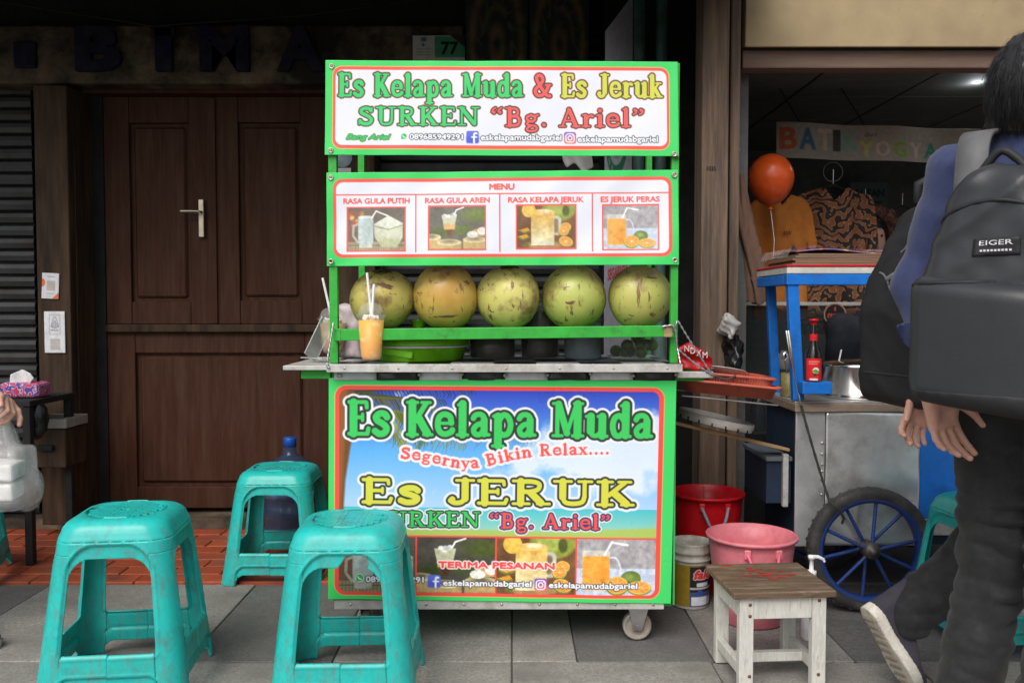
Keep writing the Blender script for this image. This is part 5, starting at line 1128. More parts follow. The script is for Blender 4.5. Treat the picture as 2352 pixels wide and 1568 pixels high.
# ------------------------------------------------------------ buckets and pail
def bucket(px, pyb, Y, rt, rb, H, label, m, name='bucket', hm=None, handle=True, n=56, tilt=0):
    x = PX(px, Y); t = thing(name, (x, Y, 0), label, 'bucket'); hm = hm or m
    b = MB().lathe([(0,.002),(rb*.96,.002),(rb,.008),(rb+(rt-rb)*.5,H*.5),(rb+(rt-rb)*.86,H*.86),(rb+(rt-rb)*.88,H*.87),(rt*.985,H-.012),(rt*1.05,H-.012),(rt*1.06,H-.004),(rt*1.03,H),(rt*.99,H-.002),(rb+(rt-rb)*.8-.004,H*.8),(rb-.003,.012),(0,.01)], (x,Y,0), n).build('tub', m, t)
    if handle:
        for s in (-1, 1): MB().box((x+s*rt*.35, Y-rt*.965, H-.035), (.022,.012,.03), (0,0,s*.25)).build('lug', m, t, bevel=.003)
        pts = [(x-rt*.36, Y-rt*.98, H-.035)]+[(x-rt*.36+rt*.72*k/10, Y-rt*1.06-.03*math.sin(math.pi*k/10), H-.035-.09*math.sin(math.pi*k/10)) for k in range(1, 10)]+[(x+rt*.36, Y-rt*.98, H-.035)]
        MB().tube(pts, .006, 10).build('handle', hm, t)
    return t, x
M_red = mat('red plastic', (.50,.006,.012), .35, var=.08, sss=.05); M_pink = mat('pink plastic', (.72,.21,.25), .4, var=.1, sss=.1, dirt=(.3,.16,.15), dirt_amt=.05, dirt_scale=14)
t, x = bucket(1628, 1285, 3.32, .135, .10, .375, 'deep red plastic bucket behind the pink one', M_red, hm=mat('grey grip', (.2,.2,.22), .5))
MB().bar((x-.02,3.28,.26), (x-.005,3.36,.385), .004, .006).build('stick', M_pillar, t)
t, x = bucket(1732, 1380, 2.98, .147, .112, .30, 'pink plastic bucket with water stains behind the wooden stool', M_pink, hm=mat('pink grip', (.70,.12,.18), .4))
MB().lathe([(.0,.19),(.131,.19)], (x,2.98,0), 40).build('water', mat('cloudy water', (.45,.2,.2), .1), t)
# paint pail
M_pail = mat('white pail plastic', (.55,.53,.5), .5, var=.2, vscale=8, dirt=(.3,.24,.16), dirt_amt=.4); x = PX(1591, 3.13); Y = 3.13; pl = thing('paint_pail', (x,Y,0), 'old white paint pail with a gold and black label beside the cart', 'pail')
rt, rb, H = .073, .063, .235
MB().lathe([(0,.001),(rb,.001),(rb+.001,.006),(rt*.965,H*.72),(rt*.965,H*.73),(rt*1.03,H*.735),(rt*1.03,H*.76),(rt*.98,H*.77),(rt*.98,H*.84),(rt*1.04,H*.85),(rt*1.04,H*.88),(rt,H*.9),(rt*1.02,H*.98),(rt*1.04,H),(rt*.99,H),(rt*.95,H*.9),(rb-.003,.008),(0,.008)], (x,Y,0), 48).build('tub', M_pail, pl)
c = Canvas(0, 0, 1.0, .62, .008, (146,122,36)); c.rrect(.0,0,.16,.62,0,(120,104,34),soft=.06); c.rrect(.44,.02,1,.62,0,(38,40,44)); c.rrect(.44,.4,1,.62,0,(84,92,128)); c.poly([(.46,.46),(.58,.38),(.72,.46),(.72,.6),(.46,.6)], (220,224,232)); c.poly([(.44,.47),(.58,.36),(.74,.47)], (60,84,150)); c.poly([(.74,.5),(.86,.42),(.98,.5),(.98,.6),(.74,.6)], (228,228,232)); c.rrect(.53,.26,.72,.32,.02,(214,214,220)); c.sans('falcon', .5, .96, .2, .13, (214,60,60), bold=.012, outline=.012, ocol=(230,226,220), shear=.2)
c.rrect(.44,.33,1,.36,0,(190,190,198))
vs = []; cols = []; n0, n1 = c.ny, c.nx
for j in range(n0):
    for i in range(n1):
        a = math.radians(-200+220*i/(n1-1)); z = .012+(1-j/(n0-1))*(H*.70-.014); r = rb+(rt*.965-rb)*z/(H*.72)+.0016; vs.append((x+r*math.cos(a), Y+r*math.sin(a), z))
fs = [(j*n1+i, (j+1)*n1+i, (j+1)*n1+i+1, j*n1+i+1) for j in range(n0-1) for i in range(n1-1)]
lb = MB().add(vs, fs, 0, True).build('label', M_printp, pl); at = lb.data.color_attributes.new('print', 'FLOAT_COLOR', 'POINT'); C = np.ones((len(vs),4), np.float32); C[:,:3] = linarr(c.rgb.reshape(-1,3)); at.data.foreach_set('color', C.ravel())

# ------------------------------------------------------------ low white wooden stool
M_wpaint = mat('chipped white paint on wood', (.60,.585,.54), .6, var=.1, vscale=6, stretch=(5,5,1), dirt=(.3,.25,.19), dirt_amt=.12, dirt_scale=16, bump=.2, bscale=40)
M_top = mat('worn stool plywood', (.15,.098,.06), .5, var=.4, vscale=5, stretch=(.8,6,6), bump=.3, bscale=30, dirt=(.34,.27,.2), dirt_amt=.25, dirt_scale=8)
ws = thing('wooden_stool', (PX(1770,2.55), 2.55, 0), 'low white wooden stool with worn brown top and red paint marks', 'stool'); B0 = Vector((PX(1776,2.5), 2.52, 0)); ws.location = B0; ang = math.radians(4)
def W(x, y, z): return B0+Matrix.Rotation(ang, 3, 'Z') @ Vector((x, y, z))
def wbox(nm, lo, hi, m, bv=.002):
    c_ = (Vector(lo)+Vector(hi))/2; d = Vector(hi)-Vector(lo); return MB().box(W(*c_), d, (0,0,ang)).build(nm, m, ws, bevel=bv)
hw, hd, ht = .124, .12, .272; lw = .040
for sx in (-1, 1):
    for sy in (-1, 1):
        a, b = sorted((sx*hw, sx*(hw-lw))); c_, d = sorted((sy*hd, sy*(hd-.026))); wbox('leg', (a,c_,0), (b,d,ht), M_wpaint)
wbox('apron', (-hw+lw+.0005,-hd+.003,ht-.062), (hw-lw-.0005,-hd+.022,ht-.001), M_wpaint); wbox('apron', (-hw+lw+.0005,hd-.022,ht-.062), (hw-lw-.0005,hd-.003,ht-.001), M_wpaint)
for s in (-1, 1):
    a, b = sorted((s*(hw-.004), s*(hw-.024))); wbox('apron', (a,-hd+.0265,ht-.062), (b,hd-.0265,ht-.001), M_wpaint); wbox('side_stretcher', (a,-hd+.0265,.045), (b,hd-.0265,.078), M_wpaint)
wbox('stretcher', (-hw+.0245,-.02,.048), (hw-.0245,.005,.075), M_wpaint)
tp = wbox('top', (-hw-.022,-hd-.015,ht+.0005), (hw+.022,hd+.02,ht+.019), M_top, .003)
rr = random.Random(2); M_redp = mat('red paint spill', (.55,.01,.02), .5, var=.1); mb = MB()
for k in range(26):
    px_, py_ = (rr.gauss(.0,.05), rr.gauss(.04,.035)); r = rr.uniform(.002,.009)
    if abs(px_) < .14 and -.12 < py_ < .12:
        n = 9; mb.add([W(px_+r*1.9*math.cos(2*math.pi*i/n)*rr.uniform(.6,1.2), py_+r*.8*math.sin(2*math.pi*i/n)*rr.uniform(.6,1.2), ht+.0198) for i in range(n)], [tuple(range(n))])
mb.build('paint_spill', M_redp, tp)['kind'] = 'stuff'
for (sx, z) in ((-1,ht-.02),(-1,ht-.052),(-1,.05),(1,.05),(1,ht-.012)): MB().lathe([(0,-.002),(.004,-.0015),(.0055,.001)], W(sx*(hw-.021)+(.008 if sx < 0 else 0), -hd-.0005, z), 12, axis='y').build('screw', mat('rusty screw', (.2,.09,.04), .6, metal=.4), ws)
# soap pump bottle
x, Y = PX(1872,2.80), 2.80; sp = thing('pump_bottle', (x,Y,0), 'white soap pump bottle standing behind the wooden stool', 'bottle'); M_wp = mat('glossy white plastic', (.78,.78,.78), .3, var=.05)
MB().lathe([(0,0),(.028,0),(.031,.006),(.031,.15),(.026,.185),(.014,.2),(.014,.208)], (x,Y,0), 32).build('body', M_wp, sp)
MB().lathe([(.0,.208),(.016,.208),(.016,.225),(.007,.228),(.006,.262),(.011,.264),(.011,.275),(0,.277)], (x,Y,0), 24).build('pump', M_wp, sp); MB().tube([(x,Y,.27),(x+.02,Y-.004,.271),(x+.036,Y-.006,.264),(x+.040,Y-.006,.255)], [.007,.006,.005,.004], 10).build('spout', M_wp, sp)
# ------------------------------------------------------------ blue and aluminium food cart on the right
YK = 3.12
M_blue = mat('bright blue cart paint', (.012,.17,.62), .4, var=.12, vscale=5, dirt=(.02,.08,.25), dirt_amt=.15)
M_blue_shade = mat('shaded blue cart paint', (.012,.028,.06), .6, var=.2, vscale=5)  # cart blue darkened in its colour for the side lying in shade
M_sheet = mat('brushed aluminium sheet', (.78,.79,.80), .3, metal=.7, var=.12, vscale=2.5, dirt=(.36,.34,.31), dirt_amt=.2, dirt_scale=5, bump=.06, bscale=6)
M_tyre = mat('worn tyre rubber', (.035,.034,.034), .7, var=.2, dirt=(.09,.085,.08), dirt_amt=.3, dirt_scale=14)
M_rim = mat('blue rim paint', (.012,.045,.21), .45, var=.2, vscale=14, dirt=(.05,.05,.07), dirt_amt=.3, dirt_scale=18)
M_raw = mat('grimy counter wood', (.26,.2,.15), .6, var=.3, vscale=6, stretch=(1,5,5))
kx0, kx1, kx2 = PX(1832,YK), PX(2118,YK), 2.15; zt_ = PZ(926,YK); kb = PZ(1252,YK)
fc = thing('blue_food_cart', (1.5, 3.32, 0), 'blue and bare aluminium food cart with a spoked wheel in front of the shop', 'cart')
MB().bb((kx0+.012, YK+.014, kb), (kx2, 3.52, zt_-.03)).build('body', M_blue_shade, fc)
MB().bb((kx0, YK+.002, kb-.004), (PX(1900,YK), YK+.013, zt_-.031)).build('corner_sheet', M_sheet, fc, bevel=.002)
# wavy front sheet
xs = np.linspace(PX(1900,YK)+.001, kx1, 40); zs = np.linspace(kb, zt_-.031, 40)
vs = [(x, YK-.004*math.sin(9*(z-kb)+3*x)*math.sin((x-xs[0])/(xs[-1]-xs[0])*math.pi)-.002*math.sin(31*z+9*x), z) for z in zs for x in xs]; MB().add(vs, [(j*40+i, j*40+i+1, j*40+41+i, j*40+40+i) for j in range(39) for i in range(39)], 0, True).build('front_sheet', M_sheet, fc, solid=-.003)
MB().bb((kx1+.002, YK-.002, PZ(1190,YK)), (kx2, YK+.012, zt_-.031)).build('blue_panel', M_blue, fc, bevel=.002)
MB().bb((kx1+.002, YK-.004, PZ(1228,YK)), (kx2, YK+.012, PZ(1191,YK))).build('base_strip', M_alu, fc, bevel=.002)
for py in (1017, 1042, 1066, 1082, 1101, 1135): MB().lathe([(0,-.003),(.004,-.002),(.0055,.002)], (PX(1893,YK), YK-.0005, PZ(py,YK)), 10, axis='y').build('rivet', M_screw, fc)
MB().bb((kx0-.008, YK-.012, zt_-.03), (kx2, 3.54, zt_)).build('counter', M_raw, fc, bevel=.003)
MB().bb((kx0-.004, YK+.004, zt_+.0005), (kx2, 3.53, zt_+.006)).build('counter_sheet', M_sheet, fc, bevel=.001)
# frame of the glass case
zr0 = PZ(652,3.13)
def kpost(a, b, Y0, w): MB().bar(a, b, w, w*.8, up=(0,1,0)).build('post', M_blue, fc, bevel=.003)
kpost(P(1832,918,3.14), P(1819,648,3.14), 3.14, .040); kpost(P(1782,850,3.48)-Vector((0,0,.12)), P(1770,655,3.48), 3.48, .036)
for X_ in (1.62, 2.05): kpost((X_,3.14,zt_+.007), (X_,3.14,zr0), 3.14, .04); kpost((X_,3.48,zt_+.007), (X_,3.48,zr0), 3.48, .036)
rx0, rx1 = PX(1806,3.12), 2.12
MB().bb((rx0, 3.118, zr0-.004), (rx1, 3.16, zr0+.036)).build('front_beam', M_blue, fc, bevel=.003)
MB().bb((rx0, 3.1605, zr0-.004), (rx0+.04, 3.5, zr0+.034)).build('side_beam', M_blue, fc, bevel=.003)
MB().bb((rx0, 3.116, zr0+.0365), (rx1, 3.5, zr0+.06)).build('white_band', mat('cream band paint', (.6,.58,.52), .6), fc, bevel=.002)
MB().bb((rx0-.002, 3.113, zr0+.0605), (rx1, 3.505, zr0+.068)).build('red_band', M_red, fc, bevel=.002)
zroof = zr0+.068
# side box with a blue frame on the left of the cart
MB().bb((PX(1740,3.3), 3.16, PZ(1150,3.2)), (kx0-.002, 3.46, PZ(1050,3.2))).build('side_box', M_blue_shade, fc, bevel=.003)
MB().bb((PX(1740,3.3)-.006, 3.145, PZ(1053,3.2)), (kx0-.003, 3.47, PZ(1043,3.2))).build('side_box_lid', mat('grimy blue grey lid', (.12,.14,.16), .6), fc, bevel=.002)
MB().bb((PX(1801,3.15), 3.138, PZ(1162,3.15)), (PX(1814,3.15), 3.158, PZ(1042,3.15))).build('side_box_edge', M_alu, fc, bevel=.002)
# small blue tray
MB().bb((PX(1842,3.08), 3.06, PZ(904,3.08)), (PX(1910,3.08), 3.11, PZ(876,3.08))).build('bottle_tray', M_blue, fc, bevel=.003)
ztray = PZ(876,3.08)
# wheels
def wheel(Y, nm='wheel'):
    c0 = Vector((PX(2008,3.05), Y, .0)); R = .222; c0.z = R; w = MB().lathe([(R*.83,-.022),(R*.9,-.028),(R*.97,-.022),(R,-.008),(R,.008),(R*.97,.022),(R*.9,.028),(R*.83,.022),(R*.82,0),(R*.83,-.022)], c0, 64, axis='y').build(nm, M_tyre, fc)
    MB().lathe([(R*.83,-.024),(R*.80,-.024),(R*.76,-.018),(R*.76,.018),(R*.80,.024),(R*.83,.024)], c0, 64, axis='y').build('rim', M_rim, w)
    MB().lathe([(0,-.05),(.012,-.05),(.012,-.04),(.022,-.038),(.03,-.03),(.03,.03),(.022,.038),(0,.04)], c0, 24, axis='y').build('hub', mat('greasy hub', (.1,.09,.08), .5, metal=.6), w)
    for k in range(10):
        a = 2*math.pi*k/10+.2; p0 = c0+Vector((.025*math.cos(a),(.02 if k % 2 else -.02),.025*math.sin(a))); p1 = c0+Vector((R*.775*math.cos(a), (.006 if k % 2 else -.006), R*.775*math.sin(a)))
        n = 22; MB().tube([p0.lerp(p1, i/n) for i in range(n+1)], [.0072 if i % 2 else .006 for i in range(n+1)], 8).build('spoke', M_rim, w)
    tr = MB()
    for k in range(40):
        a = 2*math.pi*k/40
        for s in (-1, 1): tr.box(c0+Vector((R*.986*math.cos(a), s*.011, R*.986*math.sin(a))), (.010,.012,.005), (0,-a+math.pi/2,s*.4))
    o = tr.build('tread', M_tyre, w); o['kind'] = 'stuff'
wheel(3.06); wheel(3.56)
MB().tube([(PX(2008,3.05),3.06,.222),(PX(2008,3.05),3.56,.222)], .012, 12).build('axle', M_steel, fc)
# rope from the counter to the wheel
rp = sag(P(1840,930,3.1), P(1905,1150,3.02), .01, 14)+[P(1915,1160,3.0), P(1930,1172,3.01), P(1938,1190,3.02), P(1934,1202,3.03)]
tag(MB().tube(rp, [.004+.0012*(i % 2) for i in range(len(rp))], 8).build('rope', mat('black rope', (.03,.028,.026), .8), base=P(1840,930,3.1)), 'thin dark rope from the blue cart counter down to its wheel', 'rope')
# pile of magazines in plastic on the roof
pm = thing('magazine_pile', (1.3, 3.3, zroof), 'pile of wrapped magazines and cardboard on the blue cart roof', 'magazine pile'); cb = mat('brown cardboard', (.22,.145,.09), .8, var=.2, stretch=(1,1,12))
for k in range(5): MB().box((1.31+.008*math.sin(k*2), 3.31, zroof+.004+k*.0085), (.60-.02*k*.4, .33, .008), (0,0,.01*math.sin(k*3))).build('cardboard', cb, pm, bevel=.001)
c = Canvas(0, 0, .56, .3, .006, (150,120,170)); sl = (slice(None), slice(None)); n = c.noise(sl, 14, 77); c.put(sl, np.clip((n-.45)*6,0,1), (200,60,56)); n2 = c.noise(sl, 20, 78); c.put(sl, np.clip((n2-.58)*9,0,1), (226,214,150)); c.put(sl, np.clip((.4-n2)*6,0,1), (110,100,190))
V = []; F = []; 
zz = lambda u, v: zroof+.046+.012*math.exp(-((u-.25)/.2)**2)*(.4+v)+.006*math.sin(9*u+4*v)
vs = [(1.03+.56*i/(c.nx-1), 3.16+.3*j/(c.ny-1), zz(i/(c.nx-1), j/(c.ny-1))) for j in range(c.ny) for i in range(c.nx)]; o = MB().add(vs, [(j*c.nx+i, j*c.nx+i+1, (j+1)*c.nx+i+1, (j+1)*c.nx+i) for j in range(c.ny-1) for i in range(c.nx-1)], 0, True).build('cover', mat('glossy print', (1,1,1), .15, var=0, attr='print', spec=.8, coat=.5), pm, solid=-.004)
at = o.data.color_attributes.new('print', 'FLOAT_COLOR', 'POINT'); C = np.ones((len(vs),4), np.float32); C[:,:3] = linarr(c.rgb.reshape(-1,3)); at.data.foreach_set('color', C.ravel())
rw_ = random.Random(9); vs = []
for j in range(14):
    for i in range(40):
        u, v = i/39, j/13; vs.append((.985+.62*u, 3.125+.36*v, zz(u, v)+.006+.012*max(0,wob(np.array([[u*3,v*3,0]],np.float32),4,2)[0])-(.03 if i in (0,) else 0)))
MB().add(vs, [(j*40+i, j*40+i+1, j*40+41+i, j*40+40+i) for j in range(13) for i in range(39)], 0, True).build('wrap', mat('clear wrap', (.85,.85,.88), .12, var=0, alpha=.18, spec=1), pm)
# bottle of sauce
def lab_ring(parent, c0, r, z0, z1, a0, a1, cv, name='label'):
    vs = [(c0.x+r*math.cos(math.radians(a0+(a1-a0)*i/(cv.nx-1))), c0.y+r*math.sin(math.radians(a0+(a1-a0)*i/(cv.nx-1))), c0.z+z1-(z1-z0)*j/(cv.ny-1)) for j in range(cv.ny) for i in range(cv.nx)]
    o = MB().add(vs, [(j*cv.nx+i, (j+1)*cv.nx+i, (j+1)*cv.nx+i+1, j*cv.nx+i+1) for j in range(cv.ny-1) for i in range(cv.nx-1)], 0, True).build(name, M_printp, parent)
    at = o.data.color_attributes.new('print', 'FLOAT_COLOR', 'POINT'); C = np.ones((len(vs),4), np.float32); C[:,:3] = linarr(cv.rgb.reshape(-1,3)); at.data.foreach_set('color', C.ravel()); return o
Yb = 3.085; c0 = Vector((PX(1870,Yb), Yb, ztray+.0005)); sb = thing('sauce_bottle', c0, 'dark sauce bottle with red label and red cap on the blue tray', 'bottle'); M_sb = mat('dark bottle glass', (.012,.010,.008), .08, var=0, spec=.8); s_ = Yb/FPX; Rb = 18*s_
MB().lathe([(0,0),(Rb*.92,0),(Rb,.004),(Rb,.085),(Rb*.93,.1),(Rb*.62,.122),(Rb*.5,.14),(Rb*.42,.175),(Rb*.36,.202)], c0, 36).build('glass', M_sb, sb)
MB().lathe([(Rb*.36,.2),(Rb*.40,.202),(Rb*.36,.213),(Rb*.6,.214),(Rb*.62,.219),(Rb*.4,.222),(0,.222)], c0, 28).build('cap', M_red, sb)
cv = Canvas(0, 0, 1, 1.1, .02, (206,34,40)); cv.ell(.5,.6,.16,.15,(230,228,220)); cv.poly([(.3,.62),(.48,.52),(.7,.66),(.5,.74)], (90,150,50)); cv.poly([(.36,.72),(.6,.76),(.4,.9)], (46,50,40)); cv.rrect(.2,.98,.6,1.08,0,(226,226,226)); cv.rrect(.15,.12,.7,.2,0,(224,120,110)); cv.rrect(.15,.24,.6,.3,0,(224,120,110))
lab_ring(sb, c0, Rb*1.015, .004, .083, -165, -15, cv); cv2 = Canvas(0, 0, 1, .4, .05, (206,34,40)); lab_ring(sb, c0, Rb*.5, .145, .168, -180, 180, cv2, 'neck_label')
# steel pot
xp, Yp = PX(1975,3.28), 3.28; Rp = 82*Yp/FPX; Hp = 82*Yp/FPX; zp = zt_+.0065; po = thing('steel_pot', (xp,Yp,zp), 'round shiny steel pot with lid on the blue cart counter', 'pot'); M_inox = mat('polished steel', (.72,.71,.68), .16, metal=1, var=.06)
MB().lathe([(0,.001),(Rp*.98,.001),(Rp,.005),(Rp,.014),(Rp*.985,.016),(Rp,.018),(Rp,Hp*.86),(Rp*1.01,Hp*.87),(Rp*1.01,Hp*.9)], (xp,Yp,zp), 64).build('body', M_inox, po); MB().lathe([(Rp*1.02,Hp*.89),(Rp*1.02,Hp*.93),(Rp*.95,Hp*.98),(Rp*.4,Hp*1.06),(0,Hp*1.08)], (xp,Yp,zp), 64).build('lid', M_inox, po)
MB().bar((xp-.085,Yp-.02,zp+Hp*.96), (xp-.075,Yp-.02,zp+Hp*1.34), .008, .004).build('ladle_handle', M_wp, po, bevel=.001)
# cutlery pot behind the front post
xq = PX(1797,3.3); cpz = zt_+.0065; cp = thing('cutlery_tin', (xq+.03,3.3,cpz), 'small tin of spoons and ladles behind the blue cart post', 'tin'); MB().lathe([(0,0),(.03,0),(.032,.004),(.032,.09),(.03,.09),(.029,.006)], (xq+.03,3.3,cpz), 28).build('tin', mat('dull yellow tin', (.3,.25,.1), .5, metal=.3), cp)
for k in range(3):
    b_ = Vector((xq+.03,3.3,cpz+.02)); e_ = b_+Vector((-.02+.022*k, -.01, .12+.01*k)); MB().tube([b_, e_], .003, 8).build('spoon_handle', M_inox, cp); MB().lathe([(0,-.016),(.009,-.01),(.011,0),(.009,.01),(0,.016)], e_+Vector((0,0,.014)), 14, sy=.4).build('spoon_bowl', M_inox, cp)
# a second aluminium post and the tongs hanging in front of it
tg = thing('tongs', P(1812,800,3.05), 'metal tongs hanging on the front of the blue post', 'tongs'); 
for d in (0, .008): MB().tube([P(1806,760,3.09)+Vector((d,0,0)), P(1812,800,3.07)+Vector((d,0,0)), P(1824,860,3.08), P(1838,925,3.09)], [.005,.004,.003,.003], 8).build('arm', M_inox, tg)

# ------------------------------------------------------------ right wing of the green cart: baskets, cloth, tray
M_terrap = mat('terracotta red plastic', (.50,.115,.075), .45, var=.1)
def tray(x0, x1, y0, y1, z0, h, tilt, label, slots, name):
    c_ = Vector(((x0+x1)/2, (y0+y1)/2, z0)); t = thing(name, c_, label, 'basket'); w, d = (x1-x0)/2, (y1-y0)/2; prof = [(.88,0),(.97,h),(1.02,h),(1.03,h-.006)]; n = 12; vs = []; 
    def rrp(sw, z):
        out = []; r = .035
        for q, (cx, cy) in enumerate(((1,1),(-1,1),(-1,-1),(1,-1))):
            for k in range(n): a = math.pi/2*(q+k/(n-1)); out.append((cx*(w*sw-r)+r*math.cos(a), cy*(d*sw-r)+r*math.sin(a), z))
        return out
    T = Matrix.Translation(c_) @ Matrix.Rotation(tilt, 4, 'Y'); m_ = 4*n
    rings = [rrp(a, b) for a, b in prof]
    if slots:
        MB().add([p for r in rings[1:] for p in r], [(i*m_+k, i*m_+(k+1) % m_, (i+1)*m_+(k+1) % m_, (i+1)*m_+k) for i in range(2) for k in range(m_)], 0, True).xf(T).build('rim', M_terrap, t, solid=.003)
        sl = MB(); A = rrp(.88,0); B = rrp(.97,h); per = []
        for k in range(m_):
            a0, a1 = Vector(A[k]), Vector(A[(k+1) % m_]); b0, b1 = Vector(B[k]), Vector(B[(k+1) % m_]); m2 = max(1, int((b1-b0).length/.009))
            for i in range(m2): sl.bar(T @ a0.lerp(a1, i/m2), T @ b0.lerp(b1, i/m2), .0035, .003)
        o = sl.build('side_slats', M_terrap, t); o['kind'] = 'stuff'
        MB().add(A, [tuple(range(m_))]).xf(T).build('floor', M_terrap, t, solid=-.003)
    else:
        MB().add([p for r in rings for p in r], [(i*m_+k, i*m_+(k+1) % m_, (i+1)*m_+(k+1) % m_, (i+1)*m_+k) for i in range(3) for k in range(m_)]+[tuple(range(m_-1,-1,-1))], 0, True).xf(T).build('tray', M_terrap, t, solid=.003)
    return T
zw = PZ(866,2.74)
xa, xb = PX(1557,2.95), PX(1770,3.0); tl = math.radians(5.5)
tray(xa, xb, 2.86, 3.12, PZ(904,2.95), .042, tl, 'shallow terracotta red plastic tray on the right wing of the cart', False, 'plastic_tray')
tray(xa+.06, xb-.008, 2.9, 3.1, PZ(894,2.97), .052, tl, 'slotted terracotta red basket standing in the red tray', True, 'slotted_basket')
MB().tube([(xa-.0,2.87,PZ(908,2.95)+.008),(xb-.01,2.87,PZ(908,2.95)-.025)], .003, 6).build('wing_wire', M_steel, ct); MB().tube([(xa-.0,3.1,PZ(908,2.95)+.008),(xb-.01,3.1,PZ(908,2.95)-.025)], .003, 6).build('wing_wire', M_steel, ct)
# patterned plate in the basket
xq, zq = PX(1668,3.0), PZ(866,3.0); pt = thing('plate', (xq,3.02,zq), 'white plate with small flowers leaning in the red basket', 'plate'); R_ = Matrix.Rotation(math.radians(9), 3, 'Y') @ Matrix.Rotation(math.radians(-8), 3, 'X')
MB().lathe([(0,.001),(.045,.001),(.05,.004),(.075,.012),(.077,.014),(.074,.015),(.05,.007),(0,.005)], (xq,3.02,zq+.012), 40, R=R_).build('dish', mat('white china', (.7,.68,.62), .25), pt)
for k, (a, cc) in enumerate(((.2,(.7,.3,.02)),(.9,(.6,.02,.05)),(-.5,(.7,.45,.05)),(1.6,(.1,.3,.05)))):
    MB().lathe([(0,.0),(.008,0)], Vector((xq,3.02,zq+.012))+R_ @ Vector((.058*math.cos(a-1.6),.058*math.sin(a-1.6),.0105)), 10, R=R_).build('flower', mat('flower %d' % k, cc, .4), pt, solid=.0005)
# red cloth bag with white lettering
cpt = pts_px([(1557,800),(1580,786),(1610,802),(1636,822),(1640,836),(1630,850),(1612,838),(1600,856),(1580,846),(1557,852)], 2.86)
o = cloth('cloth_bag', cpt, lambda x, z: 2.86+.012*math.sin(60*x+20*z)+.008*math.sin(110*z+15*x), M_red, None, .006, .01, base=P(1596,846,2.86)); tag(o, 'crumpled red cloth bag with white letters on the right wing', 'bag')
c_ = P(1575,806,2.842)
for k, ch in enumerate(('N','D','X','M')): raised(ch, 1572+k*14, 1583+k*14, 793+k*5, 807+k*5, 2.838, M_paper, o, 'writing', .002)
M_mint = mat('mint plastic', (.2,.45,.4), .4); tag(MB().lathe([(0,0),(.05,0),(.058,.03),(.06,.032),(.055,.03),(.048,.004),(0,.004)], (PX(1600,2.93),2.93,PZ(866,2.93)), 32).build('small_bowl', M_mint, base=(PX(1600,2.93),2.93,PZ(866,2.93))), 'mint green bowl under the red cloth bag', 'bowl')
# round white tray on a plank
a_, b_ = P(1540,968,3.08), P(1802,1030,3.2); pk = thing('plank', (a_+b_)/2, 'light wooden plank from the cart to the blue side box', 'plank'); MB().bar(a_, b_, .07, .012).build('board', mat('raw pine', (.5,.32,.15), .65, var=.25, stretch=(1,6,6)), pk, bevel=.002)
tc_ = P(1642,981,3.1)+Vector((0,0,.012)); R_ = Matrix.Rotation(math.radians(12.5), 3, 'Y'); Rr = 87*3.1/FPX; rt_ = thing('round_tray', tc_, 'round white plastic lid tray lying on the plank', 'tray')
MB().lathe([(0,.0),(Rr*.98,.0),(Rr,.004),(Rr,.028),(Rr*.975,.03),(Rr*.97,.006),(0,.005)], tc_, 64, R=R_).build('tray', mat('off white plastic', (.5,.48,.44), .5, dirt=(.25,.2,.15), dirt_amt=.3), rt_)
for k in range(9):
    a = -math.pi*.05-k*math.pi*.11; p = Vector((Rr*1.0*math.cos(a), Rr*1.0*math.sin(a), .005)); MB().box(tc_+R_ @ p, (.005,.005,.011), (0,math.radians(12.5),a)).build('notch', M_black, rt_)
tag(MB().lathe([(0,0),(.05,0),(.06,.004),(.03,.007),(0,.008)], tc_+R_ @ Vector((.03,-.01,.006)), 24, R=R_).build('yellow_cloth', mat('mustard cloth', (.55,.3,.02), .8, var=.2), base=tc_), 'mustard yellow cloth lying in the round white tray', 'cloth')
# ------------------------------------------------------------ inside the batik shop
YS = 4.6
c = Canvas(0, 0, 1.06, .23, .004, (170,164,152))
pal = {'B':(196,104,70),'A':(72,120,150),'T':(206,190,170),'I':(74,74,78),'K':(130,176,160)}
for ch, a, b in (('B',.02,.1),('A',.12,.2),('T',.22,.29),('I',.305,.335),('K',.355,.43)): c.sans(ch, a, b, .17, .14, pal[ch], bold=.006)
c.sans('dari', .46, .52, .075, .03, (90,90,90))
for ch, a, b, cc in (('Y',.44,.5,(196,196,110)),('O',.52,.585,(204,186,172)),('G',.61,.675,(140,176,84)),('Y',.7,.76,(204,188,178)),('A',.78,.845,(70,150,130)),('-',.86,.885,(110,140,140)),('S',.9,.95,(204,190,178)),('O',.955,1.0,(202,184,174)),('L',1.01,1.05,(60,130,130))): c.sans(ch, a, b, .2 if ch != '-' else .2, .1, cc, bold=.004)
q = lambda px, py: P(px, py, YS)
o = c.sheet('hanging_banner', (q(1783,280), q(2250,298), q(1783,363), q(2250,376)), M_printp, None, lambda U, V: .015*np.sin(U*14)); tag(o, 'hanging cloth banner with coloured letters spelling batik inside the shop', 'banner')
for a in (1840, 1985): tag(MB().tube([q(a,286), q(a-90,170)+Vector((0,.3,.3))], .003, 6).build('hanging_string', M_black, base=q(a,286)), 'dark string holding the batik banner, '+('near its left end' if a == 1840 else 'near its middle'), 'string')
